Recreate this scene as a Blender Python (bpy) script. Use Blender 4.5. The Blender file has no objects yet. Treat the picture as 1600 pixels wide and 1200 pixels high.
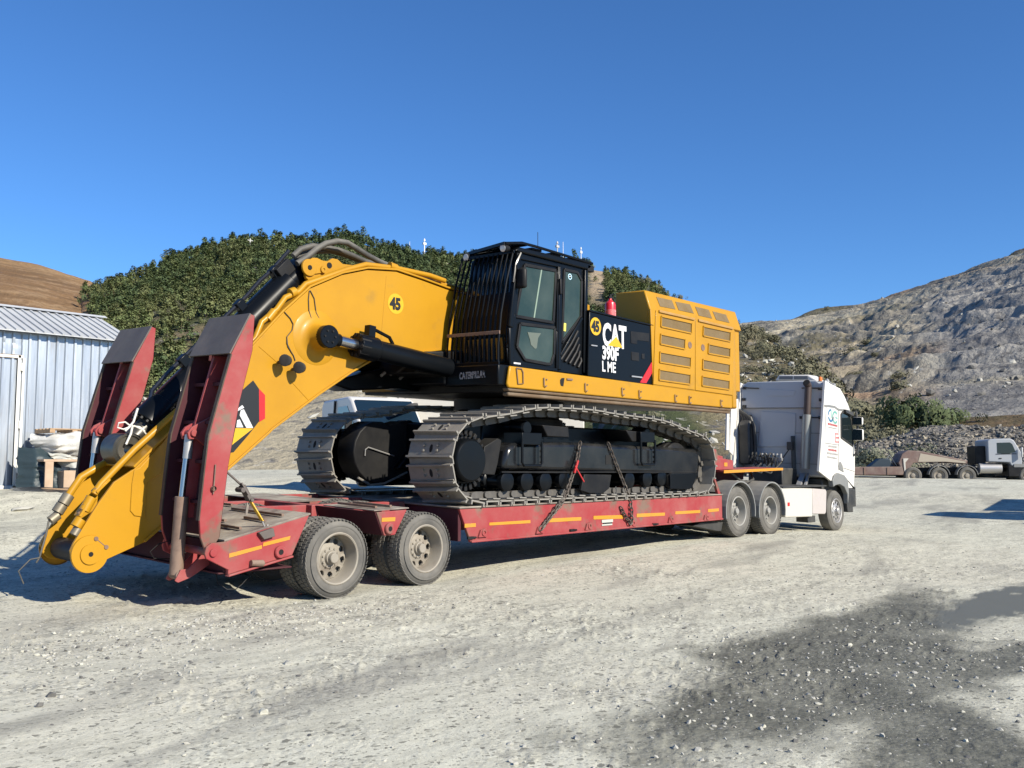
import bpy, math, random
import numpy as np
from mathutils import Vector, Matrix
R_ = math.radians
SC = bpy.context.scene
COL = SC.collection

# ---------------------------------------------------------------- camera, sky, sun, exposure
cam_data = bpy.data.cameras.new('camera')
cam = bpy.data.objects.new('camera', cam_data); COL.objects.link(cam)
cam.location = (0, 0, 1.65)
cam.rotation_euler = (R_(90 + 4.905), 0, R_(42.096 - 90))
cam_data.sensor_width = 36; cam_data.lens = 33.3
cam_data.clip_start = .1; cam_data.clip_end = 6000
SC.camera = cam

SUN_DIR = Vector((-0.045, 1.0, -0.600)).normalized()        # the way the light travels
elev = math.asin(-SUN_DIR.z)
to_sun = -SUN_DIR
world = bpy.data.worlds.new('World'); SC.world = world; world.use_nodes = True
wn = world.node_tree.nodes; wl = world.node_tree.links
for n in list(wn): wn.remove(n)
sky = wn.new('ShaderNodeTexSky'); sky.sky_type = 'NISHITA'; sky.sun_disc = False
sky.sun_elevation = elev
sky.sun_rotation = math.atan2(to_sun.x, to_sun.y)
sky.altitude = 800; sky.air_density = 1.0; sky.dust_density = 0.0; sky.ozone_density = 10.0
bg = wn.new('ShaderNodeBackground'); bg.inputs['Strength'].default_value = 0.108
wo = wn.new('ShaderNodeOutputWorld')
hs = wn.new('ShaderNodeHueSaturation'); hs.inputs['Saturation'].default_value = 1.04
wl.new(sky.outputs[0], hs.inputs['Color']); wl.new(hs.outputs[0], bg.inputs[0]); wl.new(bg.outputs[0], wo.inputs[0])
sl = bpy.data.lights.new('sun', 'SUN'); sl.energy = 5.0; sl.angle = R_(.53); sl.color = (1, .93, .80)
so = bpy.data.objects.new('sun', sl); COL.objects.link(so)
so.rotation_euler = SUN_DIR.to_track_quat('-Z', 'Y').to_euler(); so.location = (0, -20, 30)
SC.view_settings.view_transform = 'Standard'; SC.view_settings.look = 'None'
SC.view_settings.exposure = 0.60; SC.view_settings.gamma = 1; SC.view_settings.use_curve_mapping = False
SC.cycles.max_bounces = 6; SC.cycles.diffuse_bounces = 3; SC.cycles.glossy_bounces = 3
SC.cycles.transparent_max_bounces = 8; SC.cycles.caustics_reflective = False; SC.cycles.caustics_refractive = False

# ---------------------------------------------------------------- numpy noise
def _h(ix, iy, s):
    a = np.sin(ix * 127.1 + iy * 311.7 + s * 74.7) * 43758.5453
    return a - np.floor(a)
def vnoise(x, y, s=0):
    x = np.asarray(x, float); y = np.asarray(y, float)
    ix = np.floor(x); iy = np.floor(y); fx = x - ix; fy = y - iy
    fx = fx * fx * (3 - 2 * fx); fy = fy * fy * (3 - 2 * fy)
    a = _h(ix, iy, s); b = _h(ix + 1, iy, s); c = _h(ix, iy + 1, s); d = _h(ix + 1, iy + 1, s)
    return (a + (b - a) * fx) * (1 - fy) + (c + (d - c) * fx) * fy
def fbm(x, y, s=0, o=5, g=.5):
    r = 0; amp = 1; t = 0
    for i in range(o):
        r = r + amp * vnoise(x * 2**i + i * 17.3, y * 2**i - i * 9.1, s + i); t += amp; amp *= g
    return r / t

# ---------------------------------------------------------------- materials
def ramp_node(nt, pts):
    n = nt.nodes.new('ShaderNodeValToRGB'); cr = n.color_ramp
    while len(cr.elements) > 1: cr.elements.remove(cr.elements[-1])
    for i, (p, c) in enumerate(pts):
        e = cr.elements[0] if i == 0 else cr.elements.new(p)
        e.position = p; e.color = (*c, 1) if len(c) == 3 else c
    return n
def mat(name, col, rough=.5, metal=0., var=None, dust=0., dcol=(.36, .33, .27), bump=None, spec=.5, coat=0., coords='Object', vcol=None, rvar=0., trans=0., stretch=None):
    """principled paint / steel / stone with a second colour in patches, a coat of dust and fine relief"""
    m = bpy.data.materials.new(name); m.use_nodes = True
    nt = m.node_tree; N = nt.nodes; L = nt.links
    p = N['Principled BSDF']
    p.inputs['Base Color'].default_value = (*col, 1); p.inputs['Roughness'].default_value = rough
    p.inputs['Metallic'].default_value = metal; p.inputs['Specular IOR Level'].default_value = spec
    p.inputs['Coat Weight'].default_value = coat; p.inputs['Coat Roughness'].default_value = .12
    p.inputs['Transmission Weight'].default_value = trans
    tc = N.new('ShaderNodeTexCoord'); vec = tc.outputs[coords]
    if stretch:
        mp = N.new('ShaderNodeMapping'); mp.inputs['Scale'].default_value = stretch
        L.new(vec, mp.inputs[0]); vec = mp.outputs[0]
    def noise(scale, detail=6, rough_=.6):
        n = N.new('ShaderNodeTexNoise'); n.inputs['Scale'].default_value = scale
        n.inputs['Detail'].default_value = detail; n.inputs['Roughness'].default_value = rough_
        L.new(vec, n.inputs['Vector']); return n.outputs['Fac']
    def mixc(fac, a, b, mode='MIX'):
        x = N.new('ShaderNodeMix'); x.data_type = 'RGBA'; x.blend_type = mode
        for sock, v in ((x.inputs['Factor'], fac), (x.inputs['A'], a), (x.inputs['B'], b)):
            if isinstance(v, (int, float)): sock.default_value = v
            elif isinstance(v, tuple): sock.default_value = (*v, 1)
            else: L.new(v, sock)
        return x.outputs['Result']
    def sharpen(f, lo, hi):
        r = N.new('ShaderNodeMapRange'); r.inputs['From Min'].default_value = lo; r.inputs['From Max'].default_value = hi
        L.new(f, r.inputs['Value']); return r.outputs['Result']
    c = col
    if vcol:
        a = N.new('ShaderNodeAttribute'); a.attribute_name = vcol; c = a.outputs['Color']
    if var:
        for (c2, scale, lo, hi) in var:
            c = mixc(sharpen(noise(scale), lo, hi), c, c2)
    if dust:
        g = N.new('ShaderNodeNewGeometry'); s = N.new('ShaderNodeSeparateXYZ'); L.new(g.outputs['Normal'], s.inputs[0])
        up = sharpen(s.outputs['Z'], -.4, 1.0)
        mu = N.new('ShaderNodeMath'); mu.operation = 'MULTIPLY'; L.new(sharpen(noise(2.3, 8, .65), .35, .7), mu.inputs[0])
        ad = N.new('ShaderNodeMath'); ad.operation = 'MULTIPLY_ADD'; L.new(up, ad.inputs[0]); ad.inputs[1].default_value = 1.3; ad.inputs[2].default_value = .35
        L.new(ad.outputs[0], mu.inputs[1])
        m2 = N.new('ShaderNodeMath'); m2.operation = 'MULTIPLY'; m2.use_clamp = True; L.new(mu.outputs[0], m2.inputs[0]); m2.inputs[1].default_value = dust
        c = mixc(m2.outputs[0], c, dcol)
        rr = N.new('ShaderNodeMapRange'); rr.inputs['To Min'].default_value = rough; rr.inputs['To Max'].default_value = .9
        L.new(m2.outputs[0], rr.inputs['Value']); L.new(rr.outputs[0], p.inputs['Roughness'])
    if c is not col: L.new(c, p.inputs['Base Color'])
    if rvar and not dust:
        rr = N.new('ShaderNodeMapRange'); rr.inputs['To Min'].default_value = max(.02, rough - rvar); rr.inputs['To Max'].default_value = rough + rvar
        L.new(noise(3.1), rr.inputs['Value']); L.new(rr.outputs[0], p.inputs['Roughness'])
    if bump:
        b = N.new('ShaderNodeBump'); b.inputs['Strength'].default_value = bump[1]; b.inputs['Distance'].default_value = bump[2] if len(bump) > 2 else .01
        L.new(noise(bump[0], 8, .65), b.inputs['Height']); L.new(b.outputs[0], p.inputs['Normal'])
    return m

# ---------------------------------------------------------------- mesh collector
LEAN = .035                                  # the yard slopes up away from the camera and the vehicles lean with it
class M:
    def __init__(s): s.v = []; s.f = []; s.m = []; s.k = 0
    def add(s, vs, fs):
        o = len(s.v); s.v += [tuple(v) for v in vs]; s.f += [[i + o for i in f] for f in fs]; s.m += [s.k] * len(fs)
    def box(s, x0, x1, y0, y1, z0, z1):
        s.add([(x, y, z) for z in (z0, z1) for y in (y0, y1) for x in (x0, x1)],
              [(0, 2, 3, 1), (4, 5, 7, 6), (0, 1, 5, 4), (2, 6, 7, 3), (0, 4, 6, 2), (1, 3, 7, 5)]); return s
    def obox(s, c, u, v, w):                 # centre and three half-axes
        c, u, v, w = map(Vector, (c, u, v, w))
        s.add([c + u * a + v * b + w * d for d in (-1, 1) for b in (-1, 1) for a in (-1, 1)],
              [(0, 2, 3, 1), (4, 5, 7, 6), (0, 1, 5, 4), (2, 6, 7, 3), (0, 4, 6, 2), (1, 3, 7, 5)]); return s
    def beam(s, p, q, w, h, up=(0, 0, 1)):   # rectangular bar from p to q
        p, q = Vector(p), Vector(q); d = (q - p); u = Vector(up); side = d.cross(u)
        if side.length < 1e-6: side = d.cross(Vector((0, 1, 0)))
        side.normalize(); u = side.cross(d).normalized()
        return s.obox((p + q) / 2, d / 2, side * w / 2, u * h / 2)
    def _prism(s, poly, f0, f1):
        n = len(poly); area = sum(poly[i][0] * poly[(i + 1) % n][1] - poly[(i + 1) % n][0] * poly[i][1] for i in range(n))
        if area < 0: poly = poly[::-1]
        s.add([f0(a, b) for a, b in poly] + [f1(a, b) for a, b in poly],
              [list(range(n)), list(range(2 * n - 1, n - 1, -1))] + [(i, i + n, (i + 1) % n + n, (i + 1) % n) for i in range(n)]); return s
    def xz(s, poly, y0, y1, inset=0):
        return s._prism(poly, lambda a, b: (a, y0, b), lambda a, b: (a, y1, b))
    def yz(s, poly, x0, x1): return s._prism(poly, lambda a, b: (x0, a, b), lambda a, b: (x1, a, b))
    def xy(s, poly, z0, z1): return s._prism(poly, lambda a, b: (a, b, z0), lambda a, b: (a, b, z1))
    def cyl(s, p, q, r, r1=None, n=16, cap=True):
        return s.tube([p, q], [r, r if r1 is None else r1], n, cap)
    def tube(s, pts, r, n=8, cap=True):
        pts = [Vector(p) for p in pts]; rs = r if isinstance(r, (list, tuple)) else [r] * len(pts)
        t0 = (pts[1] - pts[0]).normalized(); a = t0.orthogonal().normalized(); vs = []; fs = []
        for i, p in enumerate(pts):
            t = (pts[min(i + 1, len(pts) - 1)] - pts[max(i - 1, 0)]).normalized()
            a = (a - t * a.dot(t)).normalized(); b = t.cross(a)
            vs += [p + (a * math.cos(2 * math.pi * k / n) + b * math.sin(2 * math.pi * k / n)) * rs[i] for k in range(n)]
        for i in range(len(pts) - 1):
            fs += [(i * n + k, i * n + (k + 1) % n, (i + 1) * n + (k + 1) % n, (i + 1) * n + k) for k in range(n)]
        if cap: fs += [list(range(n - 1, -1, -1)), list(range((len(pts) - 1) * n, len(pts) * n))]
        s.add(vs, fs); return s
    def lathe(s, c, axis, prof, n=32, closed=False):  # prof: (distance along axis, radius)
        c, ax = Vector(c), Vector(axis).normalized(); a = ax.orthogonal().normalized(); b = ax.cross(a); vs = []; fs = []
        for (d, r) in prof:
            vs += [c + ax * d + (a * math.cos(2 * math.pi * k / n) + b * math.sin(2 * math.pi * k / n)) * r for k in range(n)]
        m = len(prof)
        for i in range(m if closed else m - 1):
            j = (i + 1) % m
            fs += [(i * n + k, i * n + (k + 1) % n, j * n + (k + 1) % n, j * n + k) for k in range(n)]
        s.add(vs, fs); return s
    def quad(s, a, b, c, d): s.add([a, b, c, d], [(0, 1, 2, 3)]); return s
    def build(s, name, mats, parent=None, bevel=0, smooth=.6, label=None, lean=False, kind=None, fix=True):
        vs = s.v
        if lean: vs = [(x, y, z + LEAN * (y - 9.8)) for x, y, z in vs]
        me = bpy.data.meshes.new(name); me.from_pydata([tuple(v) for v in vs], [], s.f)
        mats = mats if isinstance(mats, (list, tuple)) else [mats]
        for mm in mats: me.materials.append(mm)
        if len(mats) > 1: me.polygons.foreach_set('material_index', s.m)
        if fix:
            import bmesh
            bm = bmesh.new(); bm.from_mesh(me); bmesh.ops.recalc_face_normals(bm, faces=bm.faces); bm.to_mesh(me); bm.free()
        if smooth:
            me.polygons.foreach_set('use_smooth', [True] * len(me.polygons)); me.set_sharp_from_angle(angle=smooth)
        o = bpy.data.objects.new(name, me); COL.objects.link(o)
        if bevel:
            b = o.modifiers.new('bevel', 'BEVEL'); b.width = bevel; b.segments = 2; b.limit_method = 'ANGLE'; b.angle_limit = .7; b.harden_normals = False
        if parent: attach(o, parent)
        if label: o['label'] = label
        if kind: o['kind'] = kind
        return o
def wmat(o):
    m = Matrix.LocRotScale(o.location, o.rotation_euler, o.scale)
    return (wmat(o.parent) @ o.matrix_parent_inverse @ m) if o.parent else m
def attach(o, parent):
    o.parent = parent; o.matrix_parent_inverse = wmat(parent).inverted()
def tag(o, label, cat, group=None, kind=None):
    o['label'] = label; o['category'] = cat
    if group: o['group'] = group
    if kind: o['kind'] = kind
    return o
def thing(name, label, cat, loc, group=None):
    o = bpy.data.objects.new(name, None); COL.objects.link(o); o.location = loc; o.empty_display_size = .3
    return tag(o, label, cat, group)
def clone(o, parent=None):
    c = o.copy(); COL.objects.link(c)
    if parent: c.parent = parent
    for ch in list(o.children): clone(ch, c)
    return c
def np_mesh(name, V, F, mats, fmat=None, smooth=False, cols=None):
    """fast mesh from arrays; F is (n,3) or (n,4)"""
    me = bpy.data.meshes.new(name); V = np.asarray(V, np.float32); F = np.asarray(F, np.int32); k = F.shape[1]
    me.vertices.add(len(V)); me.vertices.foreach_set('co', V.ravel())
    me.loops.add(F.size); me.loops.foreach_set('vertex_index', F.ravel())
    me.polygons.add(len(F)); me.polygons.foreach_set('loop_start', np.arange(0, F.size, k, dtype=np.int32))
    for m in (mats if isinstance(mats, (list, tuple)) else [mats]): me.materials.append(m)
    if fmat is not None: me.polygons.foreach_set('material_index', np.asarray(fmat, np.int32))
    me.polygons.foreach_set('use_smooth', np.full(len(F), bool(smooth)))
    if cols:
        for nm, c in cols.items():
            at = me.attributes.new(nm, 'FLOAT_COLOR', 'POINT')
            c = np.asarray(c, np.float32)
            if c.ndim == 1: c = np.stack([c] * 3, 1)
            at.data.foreach_set('color', np.concatenate([c, np.ones((len(c), 1), np.float32)], 1).ravel())
    me.update(calc_edges=True); me.validate()
    return me
def link(name, me):
    o = bpy.data.objects.new(name, me); COL.objects.link(o); return o
def text_mesh(txt, size, bold=0., depth=.004, sx=1.):
    cu = bpy.data.curves.new('lettering', 'FONT'); cu.body = txt; cu.size = size; cu.offset = bold; cu.extrude = depth
    cu.align_x = 'LEFT'; cu.resolution_u = 3
    t = bpy.data.objects.new('lettering', cu); COL.objects.link(t)
    bpy.context.view_layer.update()
    me = bpy.data.meshes.new_from_object(t.evaluated_get(bpy.context.evaluated_depsgraph_get()))
    bpy.data.objects.remove(t)
    if sx != 1:
        for v in me.vertices: v.co.x *= sx
    return me
def lettering(name, txt, size, loc, m, parent, bold=0., sx=1., rx=90, rz=0., depth=.004, shear=0.):
    """flat print standing on a plane facing -Y (turned by rz); shear slants the lines like a vinyl cut"""
    me = text_mesh(txt, size, bold, depth, sx); me.name = name; me.materials.clear(); me.materials.append(m)
    o = link(name, me); o.location = loc; o.rotation_euler = (R_(rx), 0, R_(rz)); attach(o, parent); return o

# ---------------------------------------------------------------- the palette
YEL = mat('yellow_paint', (.42, .212, .0105), .42, spec=.25, var=[((.37, .182, .0105), 1.1, .45, .75), ((.24, .14, .035), 2.7, .60, 1.0)], coat=.06, rvar=.08, bump=(1.5, .05, .02))
YELD = mat('dirty_yellow_paint', (.36, .18, .02), .5, dust=.4)
BLK = mat('black_paint', (.004, .005, .0065), .32, spec=.16, coat=.03, rvar=.1, bump=(2, .04, .02))
BLKM = mat('matt_black_steel', (.008, .008, .009), .5, spec=.2, dust=.05)
RUB = mat('black_rubber', (.018, .018, .018), .6, dust=.15)
HOSE = mat('hydraulic_hose', (.045, .043, .038), .6, dust=.35)
RED = mat('faded_red_paint', (.27, .030, .034), .6, spec=.3, var=[((.30, .085, .08), 1.3, .5, .8), ((.15, .085, .062), 1.9, .55, .64)], dust=.2, bump=(4, .08, .01))
REDD = mat('shade_dark_red_paint', (.055, .010, .016), .7, spec=.25, dust=.06)  # red paint darkened so its colour carries the shade of recesses and undersides
RAMPT = mat('worn_ramp_steel', (.085, .07, .062), .62, var=[((.13, .10, .085), 3, .5, .8)], dust=.12, bump=(9, .2, .01))
DECK = mat('dusty_deck_steel', (.13, .10, .085), .8, dust=.75, bump=(8, .3, .02))
FLANGE = mat('bare_rusty_edge', (.06, .042, .032), .75, spec=.2, var=[((.09, .065, .05), 5, .5, .7)], dust=.1)
RUST = mat('rusty_brown_steel', (.17, .105, .075), .7, var=[((.10, .055, .04), 6, .5, .75)], dust=.2)
TYRE = mat('dusty_tyre_rubber', (.085, .082, .076), .85, spec=.25, var=[((.14, .13, .115), 3.1, .4, .75)], dust=.4, dcol=(.24, .225, .195), bump=(25, .15, .01))
RIM = mat('dusty_wheel_steel', (.25, .225, .185), .6, var=[((.17, .135, .105), 4, .45, .75)], dust=.35, dcol=(.34, .31, .25))
TRK = mat('worn_track_steel', (.235, .22, .192), .55, metal=.15, var=[((.145, .132, .115), 4.1, .45, .75)], dust=.4, dcol=(.34, .31, .26), bump=(14, .2, .01))
LNK = mat('dark_track_link_steel', (.06, .055, .05), .55, dust=.30)
CHROME = mat('chrome_rod', (.46, .45, .44), .24, metal=1)
STEEL = mat('bare_steel', (.42, .41, .40), .4, metal=.6, dust=.2)
WHT = mat('white_paint', (.62, .60, .56), .4, coat=.15, dust=.12, dcol=(.5, .47, .4))
WHTD = mat('dusty_white_panel', (.50, .475, .42), .5, dust=.35, dcol=(.45, .42, .36))
GREYP = mat('grey_plastic', (.16, .165, .165), .6, dust=.35)
GLASS = mat('tinted_glass', (.010, .015, .015), .05, spec=.5, coat=.2)
LETW = mat('white_vinyl', (.6, .6, .6), .4)
LETK = mat('black_vinyl', (.012, .012, .012), .4)
LETY = mat('yellow_vinyl', (.58, .34, .012), .4)
LETR = mat('red_vinyl', (.50, .016, .018), .35)
TAPE = mat('amber_reflective_tape', (.52, .22, .012), .45, var=[((.38, .13, .04), 9, .6, .8)], dust=.1)
ROPE = mat('white_rope', (.62, .60, .54), .8)
CHAIN = mat('rusty_chain', (.07, .055, .045), .6, metal=.3, dust=.2)
HOLE = mat('dark_hole', (.006, .006, .006), .9)


# ================================================================ THE SETTING
# ---- the quarry yard: one sheet, finer near the lens, rising away from it
CTRL = np.array([(0,0,0),(6,6,0),(10,5,0),(15,5,.02),(22,4,.05),(12,-2,0),(30,0,.12),(-5,10,0),(0,8,0),(3,12,.0),(4.5,10,-.02),
    (7.5,9.8,-.035),(9.1,9.8,.0),(13,9.8,.1),(17.9,9.8,.16),(19.3,9.8,.15),(22.8,9.8,.035),(7.5,13,.10),(9.1,13,.13),(18,12.6,.26),(23,12.4,.13),
    (5.9,15.7,.14),(7,20,.45),(2,20,.35),(5,26,1.05),(9.5,25.2,1.05),(14,26,1.05),(0,26,1.0),(20,22,.75),(25,35,1.2),(40,50,1.1),
    (45,20,.65),(40,14,.6),(52,18,.9),(35,5,.3),(60,30,1.0),(30,14,.25),(40,-10,.4),(80,40,1.1),(60,80,1.2),(20,80,1.3),(100,10,1.0),(90,-30,1.0),(-30,60,1.3),(-40,0,0),(0,-60,0),(60,-60,.3),(-60,-60,0),(150,150,1.3),(300,0,1.3),(-100,200,1.5),(0,300,1.5)], float)
def ground_z(x, y):
    x = np.asarray(x, float); y = np.asarray(y, float); num = 0; den = 0
    for cx, cy, cz in CTRL:
        w = 1 / ((x - cx)**2 + (y - cy)**2 + 1.2)**1.6
        num = num + w * cz; den = den + w
    return num / den
def gz(x, y): return float(ground_z(x, y))

def blob(x, y, pts, s, wob=.35):
    """soft mask of ellipses given as (cx, cy, rx, ry, rot)"""
    m = np.full(np.shape(x), -9.); n = (fbm(x * .9, y * .9, s, 5, .55) - .5) * 2
    for cx, cy, rx, ry, rot in pts:
        c, q = math.cos(rot), math.sin(rot); u = ((x - cx) * c + (y - cy) * q) / rx; v = (-(x - cx) * q + (y - cy) * c) / ry
        m = np.maximum(m, 1 - np.sqrt(u * u + v * v))
    return m + wob * n
VIEW = R_(42.1)
th_f = VIEW + np.linspace(R_(37), R_(-37), 560)
th_b = VIEW + np.linspace(R_(-37), R_(-323), 60)[1:-1]
th = np.concatenate([th_f, th_b])
rr = np.concatenate([[.3, 1, 1.8], 2.2 * 1.0105 ** np.arange(0, 330)])
rr = np.concatenate([rr, rr[-1] * 1.07 ** np.arange(1, 55)])
TT, RR = np.meshgrid(th, rr)
GX = RR * np.cos(TT); GY = RR * np.sin(TT)
GZ = ground_z(GX, GY)
wet = blob(GX, GY, [(7.9, 3.3, 3.0, 1.1, R_(8)), (5.9, 2.0, 1.5, .55, R_(20)), (10.6, 3.9, 2.4, .75, R_(12)), (8.9, 2.3, 1.5, .45, R_(-12))], 3, .75)
wet = np.clip(wet * 2.3 + .30, 0, 1) * (.86 + .14 * np.clip((fbm(GX * 2.2, GY * 2.2 - GX, 17, 4) - .35) * 4, 0, 1))
streak = fbm(GX * .35 + GY * .15, GY * 1.6 - GX * .5, 21, 4)
damp = np.clip((streak - .58) * 5, 0, 1) * .5 * np.clip(1 - wet * 2, 0, 1)
puddle = np.clip((blob(GX, GY, [(12.0, 3.35, 1.9, .48, R_(2)), (14.2, 3.2, 1.5, .5, R_(0))], 8, .22) + (fbm(GX * 4, GY * 7, 77, 4) - .5) * .9) * 3.5, 0, 1)
near = np.clip(1.4 - RR / 45, .15, 1)
rough_zone = np.clip((fbm(GX * .5, GY * .5, 31, 4) - .45) * 4, 0, 1)
GZ = GZ + near * (fbm(GX * .6, GY * .6, 5, 4) - .5) * .05 + near * (fbm(GX * 5, GY * 5, 9, 4, .6) - .5) * (.008 + .020 * rough_zone + .008 * wet) * (1 - puddle)
GZ = GZ + near * np.clip(fbm(GX * 16, GY * 16, 13, 3, .6) - .60, 0, 1) * .10 * (.15 + rough_zone + .35 * wet) * (1 - puddle)
nr, nt_ = GX.shape
idx = np.arange(nr * nt_).reshape(nr, nt_)
a = idx[:-1]; b = idx[1:]
F = np.stack([a, b, np.roll(b, -1, 1), np.roll(a, -1, 1)], -1).reshape(-1, 4)
gm = bpy.data.materials.new('dusty_quarry_ground'); gm.use_nodes = True
nt = gm.node_tree; N = nt.nodes; L = nt.links; P = N['Principled BSDF']; P.inputs['Specular IOR Level'].default_value = .12
tc = N.new('ShaderNodeTexCoord')
def gnoise(scale, det=8, ro=.6, st=None):
    v = tc.outputs['Object']
    if st:
        mp = N.new('ShaderNodeMapping'); mp.inputs['Scale'].default_value = st[0]; mp.inputs['Rotation'].default_value = (0, 0, st[1]); L.new(v, mp.inputs[0]); v = mp.outputs[0]
    n = N.new('ShaderNodeTexNoise'); n.inputs['Scale'].default_value = scale; n.inputs['Detail'].default_value = det; n.inputs['Roughness'].default_value = ro
    L.new(v, n.inputs['Vector']); return n.outputs['Fac']
def gmap(f, lo, hi, t0=0, t1=1):
    r = N.new('ShaderNodeMapRange'); r.inputs['From Min'].default_value = lo; r.inputs['From Max'].default_value = hi
    r.inputs['To Min'].default_value = t0; r.inputs['To Max'].default_value = t1; L.new(f, r.inputs['Value']); return r.outputs[0]
def gmix(f, a, b):
    x = N.new('ShaderNodeMix'); x.data_type = 'RGBA'
    for so_, v in ((x.inputs['Factor'], f), (x.inputs['A'], a), (x.inputs['B'], b)):
        if isinstance(v, tuple): so_.default_value = (*v, 1)
        else: L.new(v, so_)
    return x.outputs['Result']
def gattr(nm):
    n = N.new('ShaderNodeAttribute'); n.attribute_name = nm; return n.outputs['Fac']
def gmath(op, a, b):
    n = N.new('ShaderNodeMath'); n.operation = op; n.use_clamp = True
    for i, v in enumerate((a, b)):
        if isinstance(v, (int, float)): n.inputs[i].default_value = v
        else: L.new(v, n.inputs[i])
    return n.outputs[0]
c = gmix(gmap(gnoise(.35), .35, .68), (.61, .595, .48), (.54, .528, .425))
c = gmix(gmap(gnoise(.09, 4), .45, .7), c, (.61, .565, .45))
c = gmix(gmap(gnoise(1.3, 8, .7, ((1, 3.2, 1), R_(-25))), .5, .75), c, (.41, .395, .31))
c = gmix(gmap(gnoise(22, 4, .7), .58, .70), c, (.38, .365, .29))
c = gmix(gmap(gnoise(37, 3, .6), .62, .70), c, (.64, .625, .52))
tr = gmath('MULTIPLY', gmap(gnoise(2.2, 5, .6, ((.25, 3.4, 1), R_(-4))), .52, .72), .55)
c = gmix(tr, c, (.42, .405, .32))
wmask = gmath('ADD', gattr('wet'), gmath('MULTIPLY', gmap(gnoise(3.5, 7, .7), .45, .7, -.35, .35), gattr('wet')))
dark = gmix(gmap(gnoise(9, 6, .7), .35, .7), (.098, .098, .078), (.18, .176, .142))
dark = gmix(gmap(gnoise(31, 3, .6), .63, .70), dark, (.34, .33, .30))
def gvor(scale, st=None):
    n = N.new('ShaderNodeTexVoronoi'); n.inputs['Scale'].default_value = scale; n.inputs['Randomness'].default_value = 1
    w = N.new('ShaderNodeMix'); w.data_type = 'RGBA'; w.inputs['Factor'].default_value = .03; L.new(tc.outputs['Object'], w.inputs['A'])
    nn = N.new('ShaderNodeTexNoise'); nn.inputs['Scale'].default_value = scale * .7; L.new(tc.outputs['Object'], nn.inputs['Vector']); L.new(nn.outputs['Color'], w.inputs['B'])
    L.new(w.outputs['Result'], n.inputs['Vector']); return n
v1 = gvor(26); v2 = gvor(60); v3 = gvor(11)
sx = N.new('ShaderNodeSeparateColor'); L.new(v1.outputs['Color'], sx.inputs[0]); sx2 = N.new('ShaderNodeSeparateColor'); L.new(v2.outputs['Color'], sx2.inputs[0]); sx3 = N.new('ShaderNodeSeparateColor'); L.new(v3.outputs['Color'], sx3.inputs[0])
rz = gattr('rough'); patchy = gmap(gnoise(1.7, 7, .65), .38, .62)
gravelly = gmath('MULTIPLY', patchy, gmath('ADD', gmath('MULTIPLY', rz, .6), .4))
c = gmix(gmath('MULTIPLY', gravelly, gmap(sx.outputs[0], .45, .9, 0, 1)), c, (.30, .29, .235))
c = gmix(gmath('MULTIPLY', gravelly, gmap(sx.outputs[1], .72, 1, 0, .9)), c, (.68, .665, .56))
c = gmix(gmath('MULTIPLY', gravelly, gmap(sx2.outputs[0], .4, .9, 0, .9)), c, (.36, .345, .28))
c = gmix(gmath('MULTIPLY', gravelly, gmap(sx3.outputs[2], .88, .95, 0, .8)), c, (.25, .24, .20))
c = gmix(gmap(sx2.outputs[2], .93, .95, 0, .75), c, (.17, .165, .135))
c = gmix(gmap(sx.outputs[2], .955, .965, 0, .8), c, (.15, .145, .12))
c = gmix(gmath('MULTIPLY', gmap(gnoise(.8, 6, .6, ((1, 5.5, 1), R_(-12))), .53, .68), .6), c, (.345, .335, .27))
c = gmix(gmath('MULTIPLY', gmap(gnoise(.5, 5, .6, ((1, 7, 1), R_(20))), .56, .70), .5), c, (.37, .355, .285))
c = gmix(gattr('damp'), c, (.20, .193, .17))
c = gmix(wmask, c, dark)
c = gmix(gattr('puddle'), c, (.135, .138, .118))
L.new(c, P.inputs['Base Color'])
L.new(gmix(gattr('puddle'), gmix(wmask, (.95, .95, .95), (.62, .62, .62)), (.55, .55, .55)), P.inputs['Roughness'])
bp = N.new('ShaderNodeBump'); bp.inputs['Strength'].default_value = .75; bp.inputs['Distance'].default_value = .03
peb = gmath('MULTIPLY', gmath('SUBTRACT', 1.0, v1.outputs['Distance']), gmath('ADD', gmath('MULTIPLY', gravelly, .8), gmath('MULTIPLY', gattr('wet'), .5)))
hsum = gmath('ADD', gmath('ADD', gmath('MULTIPLY', gnoise(7, 8, .7), .35), gmath('MULTIPLY', gnoise(45, 4, .7), .25)), gmath('MULTIPLY', peb, .4))
L.new(gmath('MULTIPLY', hsum, gmath('SUBTRACT', 1.0, gattr('puddle'))), bp.inputs['Height']); L.new(bp.outputs[0], P.inputs['Normal'])
ground = link('ground', np_mesh('ground', np.stack([GX, GY, GZ], -1).reshape(-1, 3), F, gm, smooth=True,
    cols={'rough': rough_zone.ravel(), 'wet': wet.ravel(), 'damp': damp.ravel(), 'puddle': puddle.ravel()}))
ground['kind'] = 'structure'

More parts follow.
